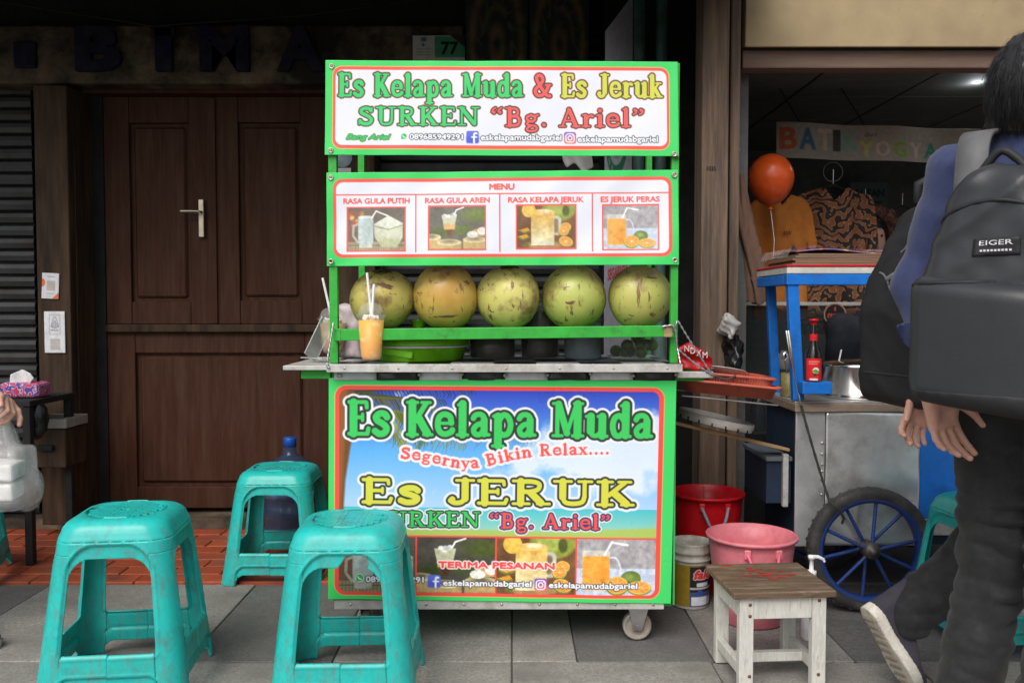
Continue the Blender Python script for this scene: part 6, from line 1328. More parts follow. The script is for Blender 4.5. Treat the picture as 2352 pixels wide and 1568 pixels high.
# balloon
b0 = P(1770,412,4.0); Rb = 52*4.0/FPX; bl = thing('balloon', b0, 'round orange balloon floating in the shop opening', 'balloon'); M_bal = mat('orange balloon rubber', (.62,.085,.012), .3, var=.05, sss=.1)
MB().lathe([(.004,-Rb*1.2),(.008,-Rb*1.14)]+[(Rb*math.sin(t)*(1-.12*max(0,-math.cos(math.pi-t))), -Rb*1.12*math.cos(t)*(1.0 if t > 1.57 else 1.02)) for t in np.linspace(.1, 3.14, 24)], b0, 36).build('skin', M_bal, bl)
MB().lathe([(.001,.02),(.006,.0),(.012,-.012)], b0+Vector((0,0,-Rb*1.2)), 14).build('knot', M_bal, bl); MB().tube([b0+Vector((0,0,-Rb*1.2)), b0+Vector((.02,0,-Rb*1.2-.15)), b0+Vector((.01,0,-Rb*1.2-.4))], .0015, 6).build('string', M_paper, bl)
# garments
def shirt(px, py, w, h, Y, m, name, label, sl=.28, ph=0):
    c0 = P(px, py, Y); S = [(-.14,0),(-.4,-.05),(-.46,-.12),(-.54,-.42),(-.44,-.46),(-.38,-.28),(-.39,-1),(.39,-1),(.38,-.28),(.44,-.46),(.54,-.42),(.46,-.12),(.4,-.05),(.14,0),(.0,-.1)]
    pts = [(c0.x+a*w, c0.z+b*h) for a, b in S]
    t = thing(name, (c0.x, Y, c0.z-h), label, 'shirt'); cloth('cloth', pts, lambda x, z: Y+.02*math.sin(24*x+ph+6*z)+.012*math.sin(51*x+ph), m, t, .018, .02)
    MB().tube([(c0.x-.3*w, Y+.015, c0.z-.06*h), (c0.x, Y+.015, c0.z+.02*h), (c0.x+.3*w, Y+.015, c0.z-.06*h)], .006, 8).build('hanger', M_black, t); MB().tube([(c0.x,Y+.015,c0.z+.02*h),(c0.x,Y+.015,c0.z+.09)], .003, 6).build('hook', M_steel, t)
    return t
def batik_mat(name, a, b, c3, sc):
    m = mat(name, a, .75, var=0); nt = m.node_tree; N = nt.nodes; L = nt.links; bs = N['Principled BSDF']; tc = N.new('ShaderNodeTexCoord'); w = N.new('ShaderNodeTexWave'); w.wave_type = 'RINGS'; w.inputs['Scale'].default_value = sc; w.inputs['Distortion'].default_value = 26; w.inputs['Detail'].default_value = 4; w.inputs['Detail Scale'].default_value = 1.1; L.new(tc.outputs['Object'], w.inputs['Vector'])
    r = N.new('ShaderNodeValToRGB'); r.color_ramp.interpolation = 'CONSTANT'; e = r.color_ramp.elements; e[0].color = (*a,1); e[1].position = .45; e[1].color = (*b,1); e3 = r.color_ramp.elements.new(.72); e3.color = (*c3,1); L.new(w.outputs[0], r.inputs[0]); L.new(r.outputs[0], bs.inputs['Base Color']); return m
M_bat1 = batik_mat('batik cloth brown', (.02,.012,.01), (.30,.17,.08), (.22,.07,.03), 6.0); M_bat2 = batik_mat('batik cloth dark', (.012,.012,.016), (.14,.09,.06), (.05,.06,.08), 4.0)
ot = shirt(1796, 446, .34, .62, 4.35, mat('orange shirt cotton', (.50,.17,.025), .85, var=.1), 'shirt', 'orange printed shirt hanging behind the balloon', ph=1)
tx = MB(); raised('RAW', 1800, 1818, 530, 540, 4.315, M_black, ot, 'print', .002); cloth('print', pts_px([(1808,620),(1822,560),(1832,575),(1842,610),(1836,640)], 4.31), lambda x, z: 4.31, mat('dark flame print', (.09,.05,.04), .8), ot, .01, .003)
shirt(1916, 430, .44, .74, 4.4, M_bat1, 'shirt', 'brown and black batik shirt on display in the shop middle'); shirt(2075, 478, .5, .75, 5.2, M_bat2, 'shirt', 'dark batik shirt deep in the shop behind the walkers')
shirt(1990, 470, .4, .7, 5.0, batik_mat('batik cloth rust', (.05,.02,.015), (.2,.1,.05), (.12,.03,.02), 5), 'shirt', 'rust batik shirt half hidden beside the brown batik shirt')
# brown jacket on the post
jk = thing('jacket', P(1725,690,3.74), 'worn brown jacket hanging just right of the wooden posts', 'jacket'); M_jk = mat('brown jacket cloth', (.155,.088,.06), .85, var=.2, vscale=6)
cloth('body', pts_px([(1697,380),(1712,430),(1740,540),(1752,600),(1752,700),(1697,690)], 3.74), lambda x, z: 3.74+.03*math.sin(38*x+3*z)+.012*math.sin(75*x+9*z), M_jk, jk, .012, .02)
cloth('sleeve', pts_px([(1697,392),(1720,470),(1760,610),(1762,690),(1735,704),(1722,600),(1697,500)], 3.70), lambda x, z: 3.70+.02*math.sin(50*x+14*z), M_jk, jk, .012, .02)
MB().tube([P(1700,378,3.74), P(1699,340,3.72)], .004, 6).build('hook', M_steel, jk)
# white and black plastic bags on the posts
def blob(name, c0, r, m, label, cat, f=30, amp=.3, h=.009):
    c0 = np.array(c0); r = np.array(r); fn = lambda p: d_ell(p, c0, r)+amp*min(r)*wob(p, f, 11)+.3*amp*min(r)*wob(p, f*2.3, 12)
    V, F = surfnets(fn, c0-r*1.5, c0+r*1.5, h); return tag(mesh_np(name, V, F, m, base=tuple(c0-np.array([0,0,r[2]]))), label, cat)
blob('plastic_bag', P(1674,748,3.46), (.034,.035,.05), mat('cloudy white plastic', (.42,.41,.39), .4, var=.1), 'bunched white plastic bag hanging on the narrow post', 'bag', 62, .55, .006); blob('plastic_bag', P(1682,815,3.5), (.035,.05,.1), mat('black bin plastic', (.01,.01,.011), .25), 'black plastic bag hanging below the white one', 'bag', 40, .5, .008)
# signs, hoop, counter, shelves
c = Canvas(0, 0, .36, .24, .006, (92,104,104)); c.sans('ALISAN', .04, .32, .13, .07, (50,56,60), bold=.003); c.rrect(.06,.17,.3,.19,0,(60,66,70)); 
o = c.sheet('wall_sign', (P(1952,418,6.4), P(2040,418,6.4), P(1952,480,6.4), P(2040,480,6.4)), M_printp, None); tag(o, 'pale grey sign lettered ALISAN on the shop back wall', 'sign')
hp = P(1913,395,4.3); tag(MB().tube([hp+Vector((.047*math.cos(a),0,.047*math.sin(a))) for a in np.linspace(0, 2*math.pi, 33)[:-1]], .0022, 6, closed=True).build('hoop', mat('dull wire', (.1,.1,.1), .6), base=hp), 'thin metal hoop hanging above the brown batik shirt', 'hoop')
gc = thing('glass_counter', (1.75, 4.1, .004), 'glass display counter with pale edge behind the blue cart', 'display counter'); M_gl = mat('counter glass', (.2,.24,.24), .05, var=0, alpha=.06, spec=.25)
zg = PZ(696,4.0); gx0, gx1 = 1.06, 2.6
MB().bb((gx0,3.96,zg-.012), (gx1,4.34,zg+.004)).build('top_edge', mat('pale metal edge', (.45,.43,.4), .5, metal=.3), gc, bevel=.002); MB().bb((gx0+.01,3.975,.5), (gx1-.01,3.981,zg-.013)).build('front_pane', M_gl, gc); MB().bb((gx0,3.96,.004), (gx1,4.34,.5)).build('plinth', M_black, gc); MB().bb((gx0+.01,3.99,.78), (gx1-.01,4.32,.788)).build('shelf', M_gl, gc)
rr = random.Random(8)
for k in range(11):
    x = gx0+.1+k*.12; w = rr.uniform(.03,.055); h = rr.uniform(.06,.15); cc = rr.choice([(.02,.02,.022),(.03,.03,.035),(.1,.09,.08),(.015,.02,.03),(.3,.28,.26)])
    zz0 = .789 if k % 2 else .501; b_ = (x, 4.12+rr.uniform(-.05,.05), zz0)
    tag(MB().lathe([(0,0),(w,0),(w*1.02,.004),(w*.98,h*.8),(w*.8,h),(w*.5,h*1.04),(w*.45,h*1.2),(0,h*1.22)], b_, 20).build('case_jar', mat('wrapped goods %d' % (k % 5), cc, .2, var=.3, vscale=30), base=b_), ['dark wrapped jar inside the glass counter, on its upper shelf' , 'dark wrapped jar standing at the bottom of the glass counter'][0 if k % 2 else 1], 'jar', 'jars in the glass counter, '+('upper' if k % 2 else 'lower'))
c = Canvas(-.1, -.1, .1, .1, .004, (26,26,26)); c.ell(0,0,.095,.095,(150,110,96)); c.ell(0,0,.082,.082,(26,24,24)); c.sans('ORANGE', -.06, .06, .03, .04, (170,60,50), bold=.003); c.ell(0,-.045,.008,.02,(170,60,50))
m3 = P(1918,722,3.94); o = c.sheet('round_sticker', (m3+Vector((-.055,0,.055)), m3+Vector((.055,0,.055)), m3+Vector((-.055,0,-.055)), m3+Vector((.055,0,-.055))), M_printp, None); 
tag(o, 'dark round sign with red lettering on the glass counter', 'sign')
# cut the square sticker sheet to a disc
bmm = bmesh.new(); bmm.from_mesh(o.data); bmesh.ops.delete(bmm, geom=[v for v in bmm.verts if math.hypot(v.co.x-m3.x, v.co.z-m3.z) > .0525], context='VERTS'); bmm.to_mesh(o.data); bmm.free()
# light in the shop
lp = P(2246,168,4.6); lb = thing('ceiling_lamp', lp, 'small lit white lamp under the shop ceiling', 'lamp'); R_ = .03
MB().lathe([(0,-.03),(.02,-.024),(.034,-.006),(.036,.006),(.03,.016)], lp, 24).build('bulb', mat('lit bulb', (.85,.88,1.), .4, var=0, emit=14), lb); MB().lathe([(.03,.016),(.04,.02),(.03,.05),(.012,.07),(.012,2.25-lp.z)], lp, 24).build('holder', M_whitevin, lb)
ld = bpy.data.lights.new('lamp_light', 'POINT'); ld.energy = 2.5; ld.shadow_soft_size = .04; ld.color = (.85,.92,1); lo_ = bpy.data.objects.new('lamp_light', ld); COL.objects.link(lo_); lo_.parent = lb; lo_.location = (0,0,-.05)
# stickers on the middle post, loose hanging wrap
tag(MB().lathe([(0,-.001),(.045,-.001),(.046,.001)], P(786,362,4.098), 28, axis='y').build('round_sticker', mat('pale blue sticker', (.4,.52,.58), .5, var=.3, vscale=30), base=P(786,362,4.098)), 'small pale round sticker on the post left of the cart top', 'sticker')
tag(MB().bb(P(776,398,4.098), P(806,386,4.098)+Vector((0,.001,0))).build('white_sticker', M_paper, base=P(790,398,4.098)), 'torn white sticker just below the round one', 'sticker')
cl = pts_px([(1286,330),(1352,330),(1362,385),(1340,395),(1322,372),(1300,388),(1292,370)], 3.6); tag(cloth('plastic_wrap', cl, lambda x, z: 3.6+.02*math.sin(50*x+30*z), mat('crinkled clear plastic', (.6,.58,.55), .15, var=.2, alpha=.5, spec=1), None, .01, .004, base=P(1320,395,3.6)), 'crinkled clear plastic hanging between sign and menu', 'plastic wrap')
# left edge: table with tissues
tb = thing('side_table', (PX(20,3.75), 3.75, .007), 'dark metal side table at the left picture edge', 'table'); xT0, xT1 = -2.75, PX(70,3.6); zT = PZ(918,3.62)
MB().bb((xT0,3.58,zT-.025), (xT1,3.95,zT)).build('top', M_black, tb, bevel=.004)
for x in (xT0+.02, xT1-.02):
    for y in (3.6, 3.93): MB().bb((x-.016,y-.016,.007), (x+.016,y+.016,zT-.026)).build('leg', M_black, tb, bevel=.003)
tp = thing('tissue_pack', (PX(62,3.7), 3.72, zT), 'pink tissue pack with a white tissue sticking out', 'tissue pack'); cx_ = PX(48,3.7)
V, F = surfnets(lambda p: d_box(p, (cx_,3.72,zT+.033), (.085,.05,.032), .015)+.003*wob(p,60,2), (cx_-.12,3.64,zT-.01), (cx_+.12,3.8,zT+.09), .005); V[:,2] = np.maximum(V[:,2], zT+.0005)
mesh_np('pack', V, F, batik_mat('pink tissue print', (.55,.04,.12), (.62,.5,.54), (.1,.06,.3), 9), tp)
cloth('tissue', [(cx_-.05,zT+.06),(cx_-.045,zT+.1),(cx_-.01,zT+.12),(cx_+.04,zT+.105),(cx_+.055,zT+.085),(cx_+.03,zT+.06)], lambda x, z: 3.70+.012*math.sin(70*x+20*z), M_paper, tp, .006, .004)
blob('plastic_bag', (xT1-.02,3.66,zT-.09), (.05,.04,.08), MATS['black bin plastic'], 'black plastic bag hanging on the side table by the post', 'bag', 26)
# ------------------------------------------------------------ people
M_skin = mat('skin', (.66,.365,.275), .5, var=.12, vscale=14, sss=.12, var2=.06, bump=.08, bscale=260); M_hair = mat('black hair', (.012,.011,.012), .38, var=.3, vscale=40, spec=.5)
M_jean = mat('black denim', (.0155,.0155,.0165), .85, var=.15, vscale=9, var2=.2, bump=.35, bscale=240, dirt=(.036,.036,.038), dirt_amt=.2, dirt_scale=14, sheen=.1); M_jean2 = mat('dark navy trousers', (.018,.022,.034), .85, var=.25, vscale=9, bump=.2, bscale=200)
M_navy = mat('navy shirt cotton', (.030,.042,.115), .8, var=.12, vscale=8, bump=.15, bscale=260, sheen=.15); M_sole = mat('cream rubber sole', (.55,.48,.36), .6, var=.2, vscale=18, dirt=(.25,.2,.14), dirt_amt=.35, dirt_scale=30)
M_canvas = mat('dark purple grey canvas', (.045,.04,.055), .8, var=.15, bump=.2, bscale=300)
A3 = lambda v: np.array(v, np.float32)
def frame(e1, e3):
    e1 = np.array(e1, float); e1 /= np.linalg.norm(e1); e3 = np.array(e3, float); e3 = e3-e1*(e3@e1); e3 /= np.linalg.norm(e3); return e1, np.cross(e3, e1), e3
def hand_mesh(wrist, e1, palm, thumb_sign, curls, spread=.10, scale=1.0, thumb=(.5, .25), h=.0026, fore=None):
    # e1 wrist to knuckles, palm = palm normal; e2 = palm x e1, thumb lies on thumb_sign*e2
    e1, e2, e3 = frame(e1, palm); e2 = e2*thumb_sign; Wr = np.array(wrist, float); k = scale; pt = lambda a, b, c: Wr+(e1*a+e2*b+e3*c)*k
    caps = []; R = lambda x: x*k
    offs = (.030, .0105, -.0095, -.028); lens = (.072, .080, .074, .058); kn = (.088, .092, .088, .080); rad = (.0088, .009, .0086, .0076)
    for f in range(4):
        base = pt(kn[f], offs[f], 0); ang = -curls[f]*.35; sp = spread*(1.5-f)/1.5; p = base; L = lens[f]*k
        caps.append((pt(.035, offs[f]*.8, -.001), base, R(.0105), R(rad[f]*1.12)))
        tot = 0
        for s_, fr in enumerate((.44, .31, .25)):
            tot += curls[f]*(.5 if s_ == 0 else .75 if s_ == 1 else .55)
            d = (e1*math.cos(tot)+e3*math.sin(tot))*math.cos(sp)+e2*math.sin(sp)*max(.2, math.cos(tot)); d /= np.linalg.norm(d); q = p+d*L*fr; caps.append((p, q, R(rad[f]*(1.0-.06*s_)), R(rad[f]*(.94-.09*s_)))); p = q
    tb = [pt(.012,.026,.004), pt(.042,.046,.010+.01*thumb[1]), pt(.068,.046+.022*thumb[0],.016+.03*thumb[1]), pt(.094,.044+.034*thumb[0],.018+.05*thumb[1])]; tr = (.0135,.0115,.0095,.0075)
    for i in range(3): caps.append((tb[i], tb[i+1], R(tr[i]), R(tr[i+1])))
    Rm = np.stack([e1, e2, e3], 1)
    def f(p):
        d = d_box(p, pt(.048,.0,.0), (R(.043),R(.037),R(.0125)), R(.012), Rm)
        d = smin(d, d_ell(p, pt(.035,.024,.008), (R(.034),R(.018),R(.014)), Rm), .012); d = smin(d, d_ell(p, pt(.035,-.024,.007), (R(.036),R(.013),R(.012)), Rm), .01)
        d = smin(d, d_cap(p, pt(-.03,0,0), pt(.02,0,0), R(.024), R(.026)), .016)
        if fore is not None: d = smin(d, d_cap(p, pt(-.01,0,0), fore, R(.024), R(.034)), .012)
        for (a, b, ra, rb) in caps: d = smin(d, d_cap(p, a, b, ra, rb), .0035)
        return d
    pts = np.array([c for cp in caps for c in cp[:2]]+[pt(-.03,0,0)]+([fore] if fore is not None else [])); return surfnets(f, pts.min(0)-.045*k, pts.max(0)+.045*k, h)
def join(parts):
    V = []; F = []; o = 0
    for v, f in parts: V.append(v); F.append(f+o); o += len(v)
    return np.vstack(V), np.vstack(F)
def limbs_f(segs, k=.03):
    def f(p):
        d = None
        for s in segs:
            e = d_cap(p, *s) if len(s) == 4 else d_ell(p, s[0], s[1], s[2] if len(s) > 2 else None); d = e if d is None else smin(d, e, k)
        return d
    return f
def seg_bounds(segs, pad=.12):
    P_ = np.array([q for s in segs for q in ((s[0], s[1]) if len(s) == 4 else (np.array(s[0])-np.array(s[1]), np.array(s[0])+np.array(s[1])))], float); return P_.min(0)-pad, P_.max(0)+pad
def head_segs(c, fw, left):
    c, fw, left = map(np.array, (c, fw, left)); up = np.array((0,0,1.)); R = np.stack([fw, left, up], 1)
    S = [(c, (.094,.076,.112), R), (c+fw*.03-up*.06, (.06,.055,.055), R), (c+fw*.098-up*.012, (.014,.011,.02), R), (c+fw*.085-up*.075, (.02,.028,.018), R), (c+fw*.085+up*.022, (.015,.05,.01), R), (c+fw*.088-up*.045, (.012,.024,.008), R)]
    for s in (-1, 1): S.append((c+left*s*.078-up*.01-fw*.01, (.018,.009,.03), R))
    return S
def hair_mesh(c, fw, left, seed=0, n=1500, length=.052):
    c, fw, left = map(np.array, (c, fw, left)); up = np.array((0,0,1.)); R = np.stack([fw, left, up], 1)
    f = lambda p: np.maximum(d_ell(p, c+up*.012-fw*.012, (.104,.088,.118), R)+.004*wob(p, 60, seed), ((p-A3(c+fw*.035-up*.045))@A3(fw*.85-up*.5)))
    V, F = surfnets(f, c-.16, c+.16, .006); parts = [(V, np.vstack([F[:, [0,1,2]], F[:, [0,2,3]]]))]; r = np.random.default_rng(seed)
    vs = []; fs = []; crown = c+up*.12-fw*.03
    idx = r.choice(len(V), n); hl = r.uniform(0, 1.1, 97)
    for i in idx:
        p = V[i]; nn = p-c; nn /= np.linalg.norm(nn); flow = p-crown; flow = flow-nn*(flow@nn); flow = flow/(np.linalg.norm(flow)+1e-6)+np.array((0,0,-.5))+r.normal(size=3)*.13; flow /= np.linalg.norm(flow)
        side = np.cross(nn, flow); side /= np.linalg.norm(side)+1e-9; w = .00075; L = length*r.uniform(.45,1); b = len(vs); q = p-nn*.004
        for k in range(4):
            t = k/3; ww = w*(1-.8*t); q2 = q+flow*L*t+nn*((.007 if i % 7 else .02)*math.sin(t*2.2)*hl[i % 97])+np.array((0,0,-.02*t*t)); vs += [q2-side*ww, q2+side*ww, q2+nn*ww*1.2]
            if k:
                o = b+3*k
                for a_, b_ in ((0,1),(1,2),(2,0)): fs += [(o-3+a_, o-3+b_, o+b_), (o-3+a_, o+b_, o+a_)]
    parts.append((np.array(vs), np.array(fs))); return join(parts)
def mk(name, fn, lo, hi, h, m, parent): V, F = surfnets(fn, lo, hi, h); return mesh_np(name, V, F, m, parent)
def person(loc, label, J, fw, shirt, trousers, hands=(), sleeves=.5, h=.011, hair=True, shoes=None, wr=0., bulk=1.0, hairn=1500, shirt_low=.0, hem=.93):
    t = thing('person', loc, label, 'person'); fw = np.array((fw[0], fw[1], 0.)); fw /= np.linalg.norm(fw); left = np.array((-fw[1], fw[0], 0)); J = {k: np.array(v, float) for k, v in J.items()}; R = np.stack([fw, left, np.array((0,0,1.))], 1)
    hs_ = head_segs(J['head'], fw, left)
    skin = hs_+[(J['head']-np.array((0,0,.06))-fw*.02, J['neck'], .052, .058), (J['chest'], (.105,.155,.19), R), (J['pelvis'], (.10,.145,.13), R), (J['chest'], J['pelvis'], .10, .11)]
    for s in 'LR':
        skin += [(J['neck']-np.array((0,0,.03)), J['sh'+s], .05, .052), (J['sh'+s], J['el'+s], .046, .037), (J['el'+s], J['wr'+s], .037, .025), (J['hip'+s], J['kn'+s], .078, .052), (J['kn'+s], J['an'+s], .05, .036)]
    lo, hi = seg_bounds(skin); parts = [surfnets(limbs_f(skin, .025), lo, hi, h)]
    for hd in hands: parts.append(hd)
    V, F = join(parts); mesh_np('body', V, F, M_skin, t)
    for s_ in (-1, 1): MB().lathe([(0,-.011),(.008,-.008),(.011,0),(.008,.008),(0,.011)], J['head']+fw*.083+left*s_*.032+np.array((0,0,.004)), 12).build('eye', mat('eye', (.03,.02,.015), .2), t)
    sh_ = [(J['chest'], (.125*bulk,.175,.20), R), (J['pelvis']+np.array((0,0,.06)), (.125*bulk,.165,.15), R), (J['chest'], J['pelvis'], .125*bulk, .135*bulk), (J['neck']-np.array((0,0,.03)), J['neck']+np.array((0,0,.0)), .07, .062)]
    for s in 'LR':
        e = J['sh'+s]+(J['el'+s]-J['sh'+s])*min(1, sleeves*2); sh_ += [(J['neck']-np.array((0,0,.045)), J['sh'+s], .062, .066), (J['sh'+s], e, .066, .06)]
        if sleeves > .5: sh_ += [(J['el'+s], J['el'+s]+(J['wr'+s]-J['el'+s])*min(1, (sleeves-.5)*2.5), .055, .045)]
    lo, hi = seg_bounds(sh_); f0 = limbs_f(sh_, .035); zl = J['pelvis'][2]-.13-shirt_low
    mk('shirt', lambda p: np.maximum(f0(p)+.005*wob(p, 26, 4)+.003*wob(p, 60, 5), zl-p[:,2]), lo, hi, h, shirt, t)
    tr = [(J['pelvis']-np.array((0,0,.02)), (.118,.155,.13), R)]
    for s in 'LR': a_ = J['kn'+s]+(J['an'+s]-J['kn'+s])*(hem if s == 'R' else .93); tr += [(J['pelvis'], J['hip'+s], .11, .098), (J['hip'+s], J['kn'+s], .097, .075), (J['kn'+s], a_, .074, .067)]
    lo, hi = seg_bounds(tr); f1 = limbs_f(tr, .03)
    def ft(p):
        d = f1(p); zz = p[:, 2]; w = 0
        for s in 'LR':
            kz = J['kn'+s][2]; dd = np.sqrt(((p-A3(J['kn'+s]))**2).sum(1)); w = w+np.exp(-(dd/.17)**2)*(1-2*np.abs(np.sin(zz*62+11*p[:,0]*(1 if s == 'L' else -1)+2.2*wob(p, 10, 6)))); da = np.sqrt(((p-A3(J['an'+s]))**2).sum(1)); w = w+.9*np.exp(-(da/.17)**2)*(1-2*np.abs(np.sin(zz*58-9*p[:,1]+2.2*wob(p, 11, 8))))
        return d+(.0065+wr)*w*np.clip(wob(p, 13, 15)*1.6+.45, 0, 1.2)+.006*wob(p, 15, 9)
    mk('trousers', ft, lo, hi, h*.7, trousers, t)
    if hair: V, F = hair_mesh(J['head'], fw, left, 3, hairn); mesh_np('hair', V, F, M_hair, t)
    return t
def shoe(parent, heel, toe, upn, label=None, canvas=None, h=.006, tall=0.):      # heel and toe at sole level; upn: direction of the ankle
    heel, toe = np.array(heel, float), np.array(toe, float); e1 = toe-heel; L = np.linalg.norm(e1); e1, e2, e3 = frame(e1, upn); Rm = np.stack([e1, e2, e3], 1); pt = lambda a, b, c: heel+e1*a+e2*b+e3*c
    def prof(p):
        q = (p-A3(heel))@Rm.astype(np.float32); a = np.clip(q[:,0]/L, -.2, 1.2); w = .034+.016*np.exp(-((a-.72)/.22)**2)+.002*np.exp(-((a-.08)/.15)**2)
        inn = np.where(a < .1, np.sqrt(np.maximum(0, 1-((.1-a)/.14)**2)), np.where(a > .82, np.sqrt(np.maximum(0, 1-((a-.82)/.2)**2)), 1.)); return q, a, w*inn
    def fs(p): q, a, w = prof(p); return np.maximum(np.abs(q[:,1])-w*1.06, np.maximum(q[:,2]-.03, -q[:,2]))*.8
    def fu(p):
        q, a, w = prof(p); top = np.where(a < .35, .105+tall-(.02+tall*2)*a, np.clip(.098-(a-.35)*.13, .045, .1)); ww = w*(1-.45*np.clip((q[:,2]-.02)/(.11+tall), 0, 1)); d = np.maximum(np.abs(q[:,1])-ww, np.maximum(q[:,2]-top, .024-q[:,2])); return d*.7
    c_ = (heel+toe)/2; lo = c_-L*.75; hi = c_+L*.75
    s_ = thing_part = mk('shoe', fu, lo, hi, h, canvas or M_canvas, parent); so = mk('sole', fs, lo, hi, h, mat('white rubber sidewall', (.66,.62,.54), .55, var=.12, vscale=18, dirt=(.4,.34,.26), dirt_amt=.2, dirt_scale=24), s_); mk('outsole', lambda p: np.maximum(fs(p)+.005, np.abs(((p-A3(heel))@Rm.astype(np.float32))[:,2]+.001)-.003), lo, hi, h*.7, M_sole, s_)
    gr = MB()
    for k in range(10): b_ = pt(.03+k*L*.095, 0, -.003); gr.box(Vector(b_), (.006, .055, .004), Matrix(Rm.tolist()).to_euler())
    o = gr.build('tread', mat('sole groove', (.3,.25,.18), .7), s_); o['kind'] = 'stuff'
    MB().tube([pt(.0+L*k/16, 1.0*(.036+.014*math.exp(-((k/16-.72)/.22)**2))*(1.07 if 1 < k < 15 else .7), .021) for k in range(17)], .0018, 6).build('stripe', mat('sole stripe', (.04,.04,.07), .6), s_)
    for sgn in (-1, 1):
        for k in range(4): MB().lathe([(.002,0),(.0042,.001),(.0045,-.001)], Vector(pt(L*(.42+.08*k), sgn*(.026+.004*k), .085-.012*k)), 10, R=Matrix(np.stack([e1, e3, e2*sgn], 1).tolist())).build('eyelet', M_steel, s_)
    for k in range(3): MB().tube([pt(L*(.42+.08*k), s2*(.03), .085-.012*k+.012*(1-abs(s2))) for s2 in np.linspace(-1, 1, 7)], .0025, 6).build('lace', mat('cream lace', (.5,.46,.36), .8), s_)
    return s_
def march(f, p, d, n=220, step=.003):
    p = np.array(p, float); d = np.array(d, float); q = p[None]+d[None]*np.arange(n)[:, None]*step; v = f(q.astype(np.float32)); i = np.argmax(v < 0); return q[i] if v[i] < 0 else q[-1]

# --- person with the large grey backpack, walking away to the right
fA = np.array((.72,.69,0.)); lA = np.array((-.69,.72,0.))
JA = dict(head=(1.192,2.0,1.575), neck=(1.19,2.0,1.455), chest=(1.19,2.02,1.27), pelvis=(1.2,2.03,.95), shL=(1.085,2.13,1.40), shR=(1.30,1.88,1.40), elL=(1.02,2.19,1.13), elR=(1.42,1.83,1.12), wrL=(.999,2.05,.905), wrR=(1.5,1.9,.9),
          hipL=(1.15,2.09,.90), hipR=(1.27,1.97,.90), knL=(1.165,2.07,.49), anL=(1.035,1.99,.1), knR=(1.235,1.90,.50), anR=(1.13,1.80,.11))
hA = hand_mesh((.995,2.04,.885), (.22,-.05,-1), (.25,-.95,.0), 1, (.35,.55,.65,.6), spread=.2, scale=1.05, thumb=(.75,.4), fore=np.array((1.01,2.10,1.0)), h=.0024)
pA = person((1.15,1.95,0), 'person in navy shirt and black jeans carrying the large grey backpack', JA, fA, M_navy, M_jean, [hA], .68, .010, hairn=7000, wr=.002, shirt_low=.035)
shoe(pA, (1.0,1.93,.0), (1.15,2.12,.0), (0,0,1)); shoe(pA, (1.09,1.74,.0), (1.24,1.93,.0), (0,0,1))
M_pk = mat('slate grey pack nylon', (.030,.032,.036), .34, var=.03, vscale=4, bump=.12, bscale=420, spec=.5, var2=.06); M_pk2 = mat('black pack nylon', (.016,.016,.018), .6, var=.05, vscale=6, bump=.15, bscale=300); M_web = mat('grey webbing', (.12,.12,.125), .7, var=.1)
bA = -fA; cA = np.array((1.21,2.02,0))+bA*.235; RA = np.stack([lA, bA, np.array((0,0,1.))], 1)
bk = thing('backpack', (*cA[:2], .82), 'large slate grey backpack with logo patch on the nearer walker', 'backpack')
LA = lambda u, d, z: cA+lA*u+bA*d+np.array((0,0,z))
def fmain(p):
    q = (p-A3(cA))@RA.astype(np.float32); w = .152-.085*np.clip((q[:,2]-1.10)/.29, 0, 1)**1.3; dd = .085-.025*np.clip((q[:,2]-1.1)/.3, 0, 1); x = np.abs(q[:,0])-w+.05; y = np.abs(q[:,1])-dd+.045; z = np.abs(q[:,2]-1.125)-.265+.06
    d = np.sqrt(np.maximum(x,0)**2+np.maximum(y,0)**2+np.maximum(z,0)**2)+np.minimum(np.maximum(x,np.maximum(y,z)),0)-.05
    return d+.007*(np.abs(np.sin(q[:,2]*34+q[:,0]*26+1.5*wob(p, 9, 21)))-.5)*np.clip((q[:,2]-1.1)*6, 0, 1)+.0015*wob(p, 30, 22)
def fpock(p):
    q = (p-A3(cA))@RA.astype(np.float32); bul = .055*np.sqrt(np.maximum(0, 1-(q[:,0]/.19)**2)); x = np.abs(q[:,0])-.158+.05; y = np.abs(q[:,1]-.06)-(.035+bul)+.03; z = np.abs(q[:,2]-1.0-.12*q[:,0])-.142+.045
    return np.sqrt(np.maximum(x,0)**2+np.maximum(y,0)**2+np.maximum(z,0)**2)+np.minimum(np.maximum(x,np.maximum(y,z)),0)-.035+.0015*wob(p, 14, 25)
lo = cA-np.array((.35,.35,0)); hi = cA+np.array((.35,.35,0)); lo[2] = .76; hi[2] = 1.46
mk('main_bag', fmain, lo, hi, .007, M_pk, bk); pc = mk('front_pocket', fpock, lo, hi, .006, M_pk, bk)
fb = lambda p: np.minimum(fmain(p), fpock(p))
mk('base_panel', lambda p: np.maximum(fpock(p)-.003, np.maximum(p[:,2]-.905, .82-p[:,2])), lo, hi, .006, M_pk2, bk)
path = []
for a in np.linspace(0, 1, 40):
    if a < .3: u, z = -.152, .90+a/.3*.19
    elif a < .38: th = (a-.3)/.08*math.pi/2; u, z = -.118-.034*math.cos(th), 1.09+.04*math.sin(th)
    elif a < .62: u, z = -.118+(a-.38)/.24*.236, 1.13
    elif a < .7: th = (a-.62)/.08*math.pi/2; u, z = .118+.034*math.sin(th), 1.09+.04*math.cos(th)
    else: u, z = .152, 1.09-(a-.7)/.3*.19
    path.append(march(fpock, LA(u, .3, z), -bA))
MB().tube(path, .005, 8).build('piping', M_pk2, pc)
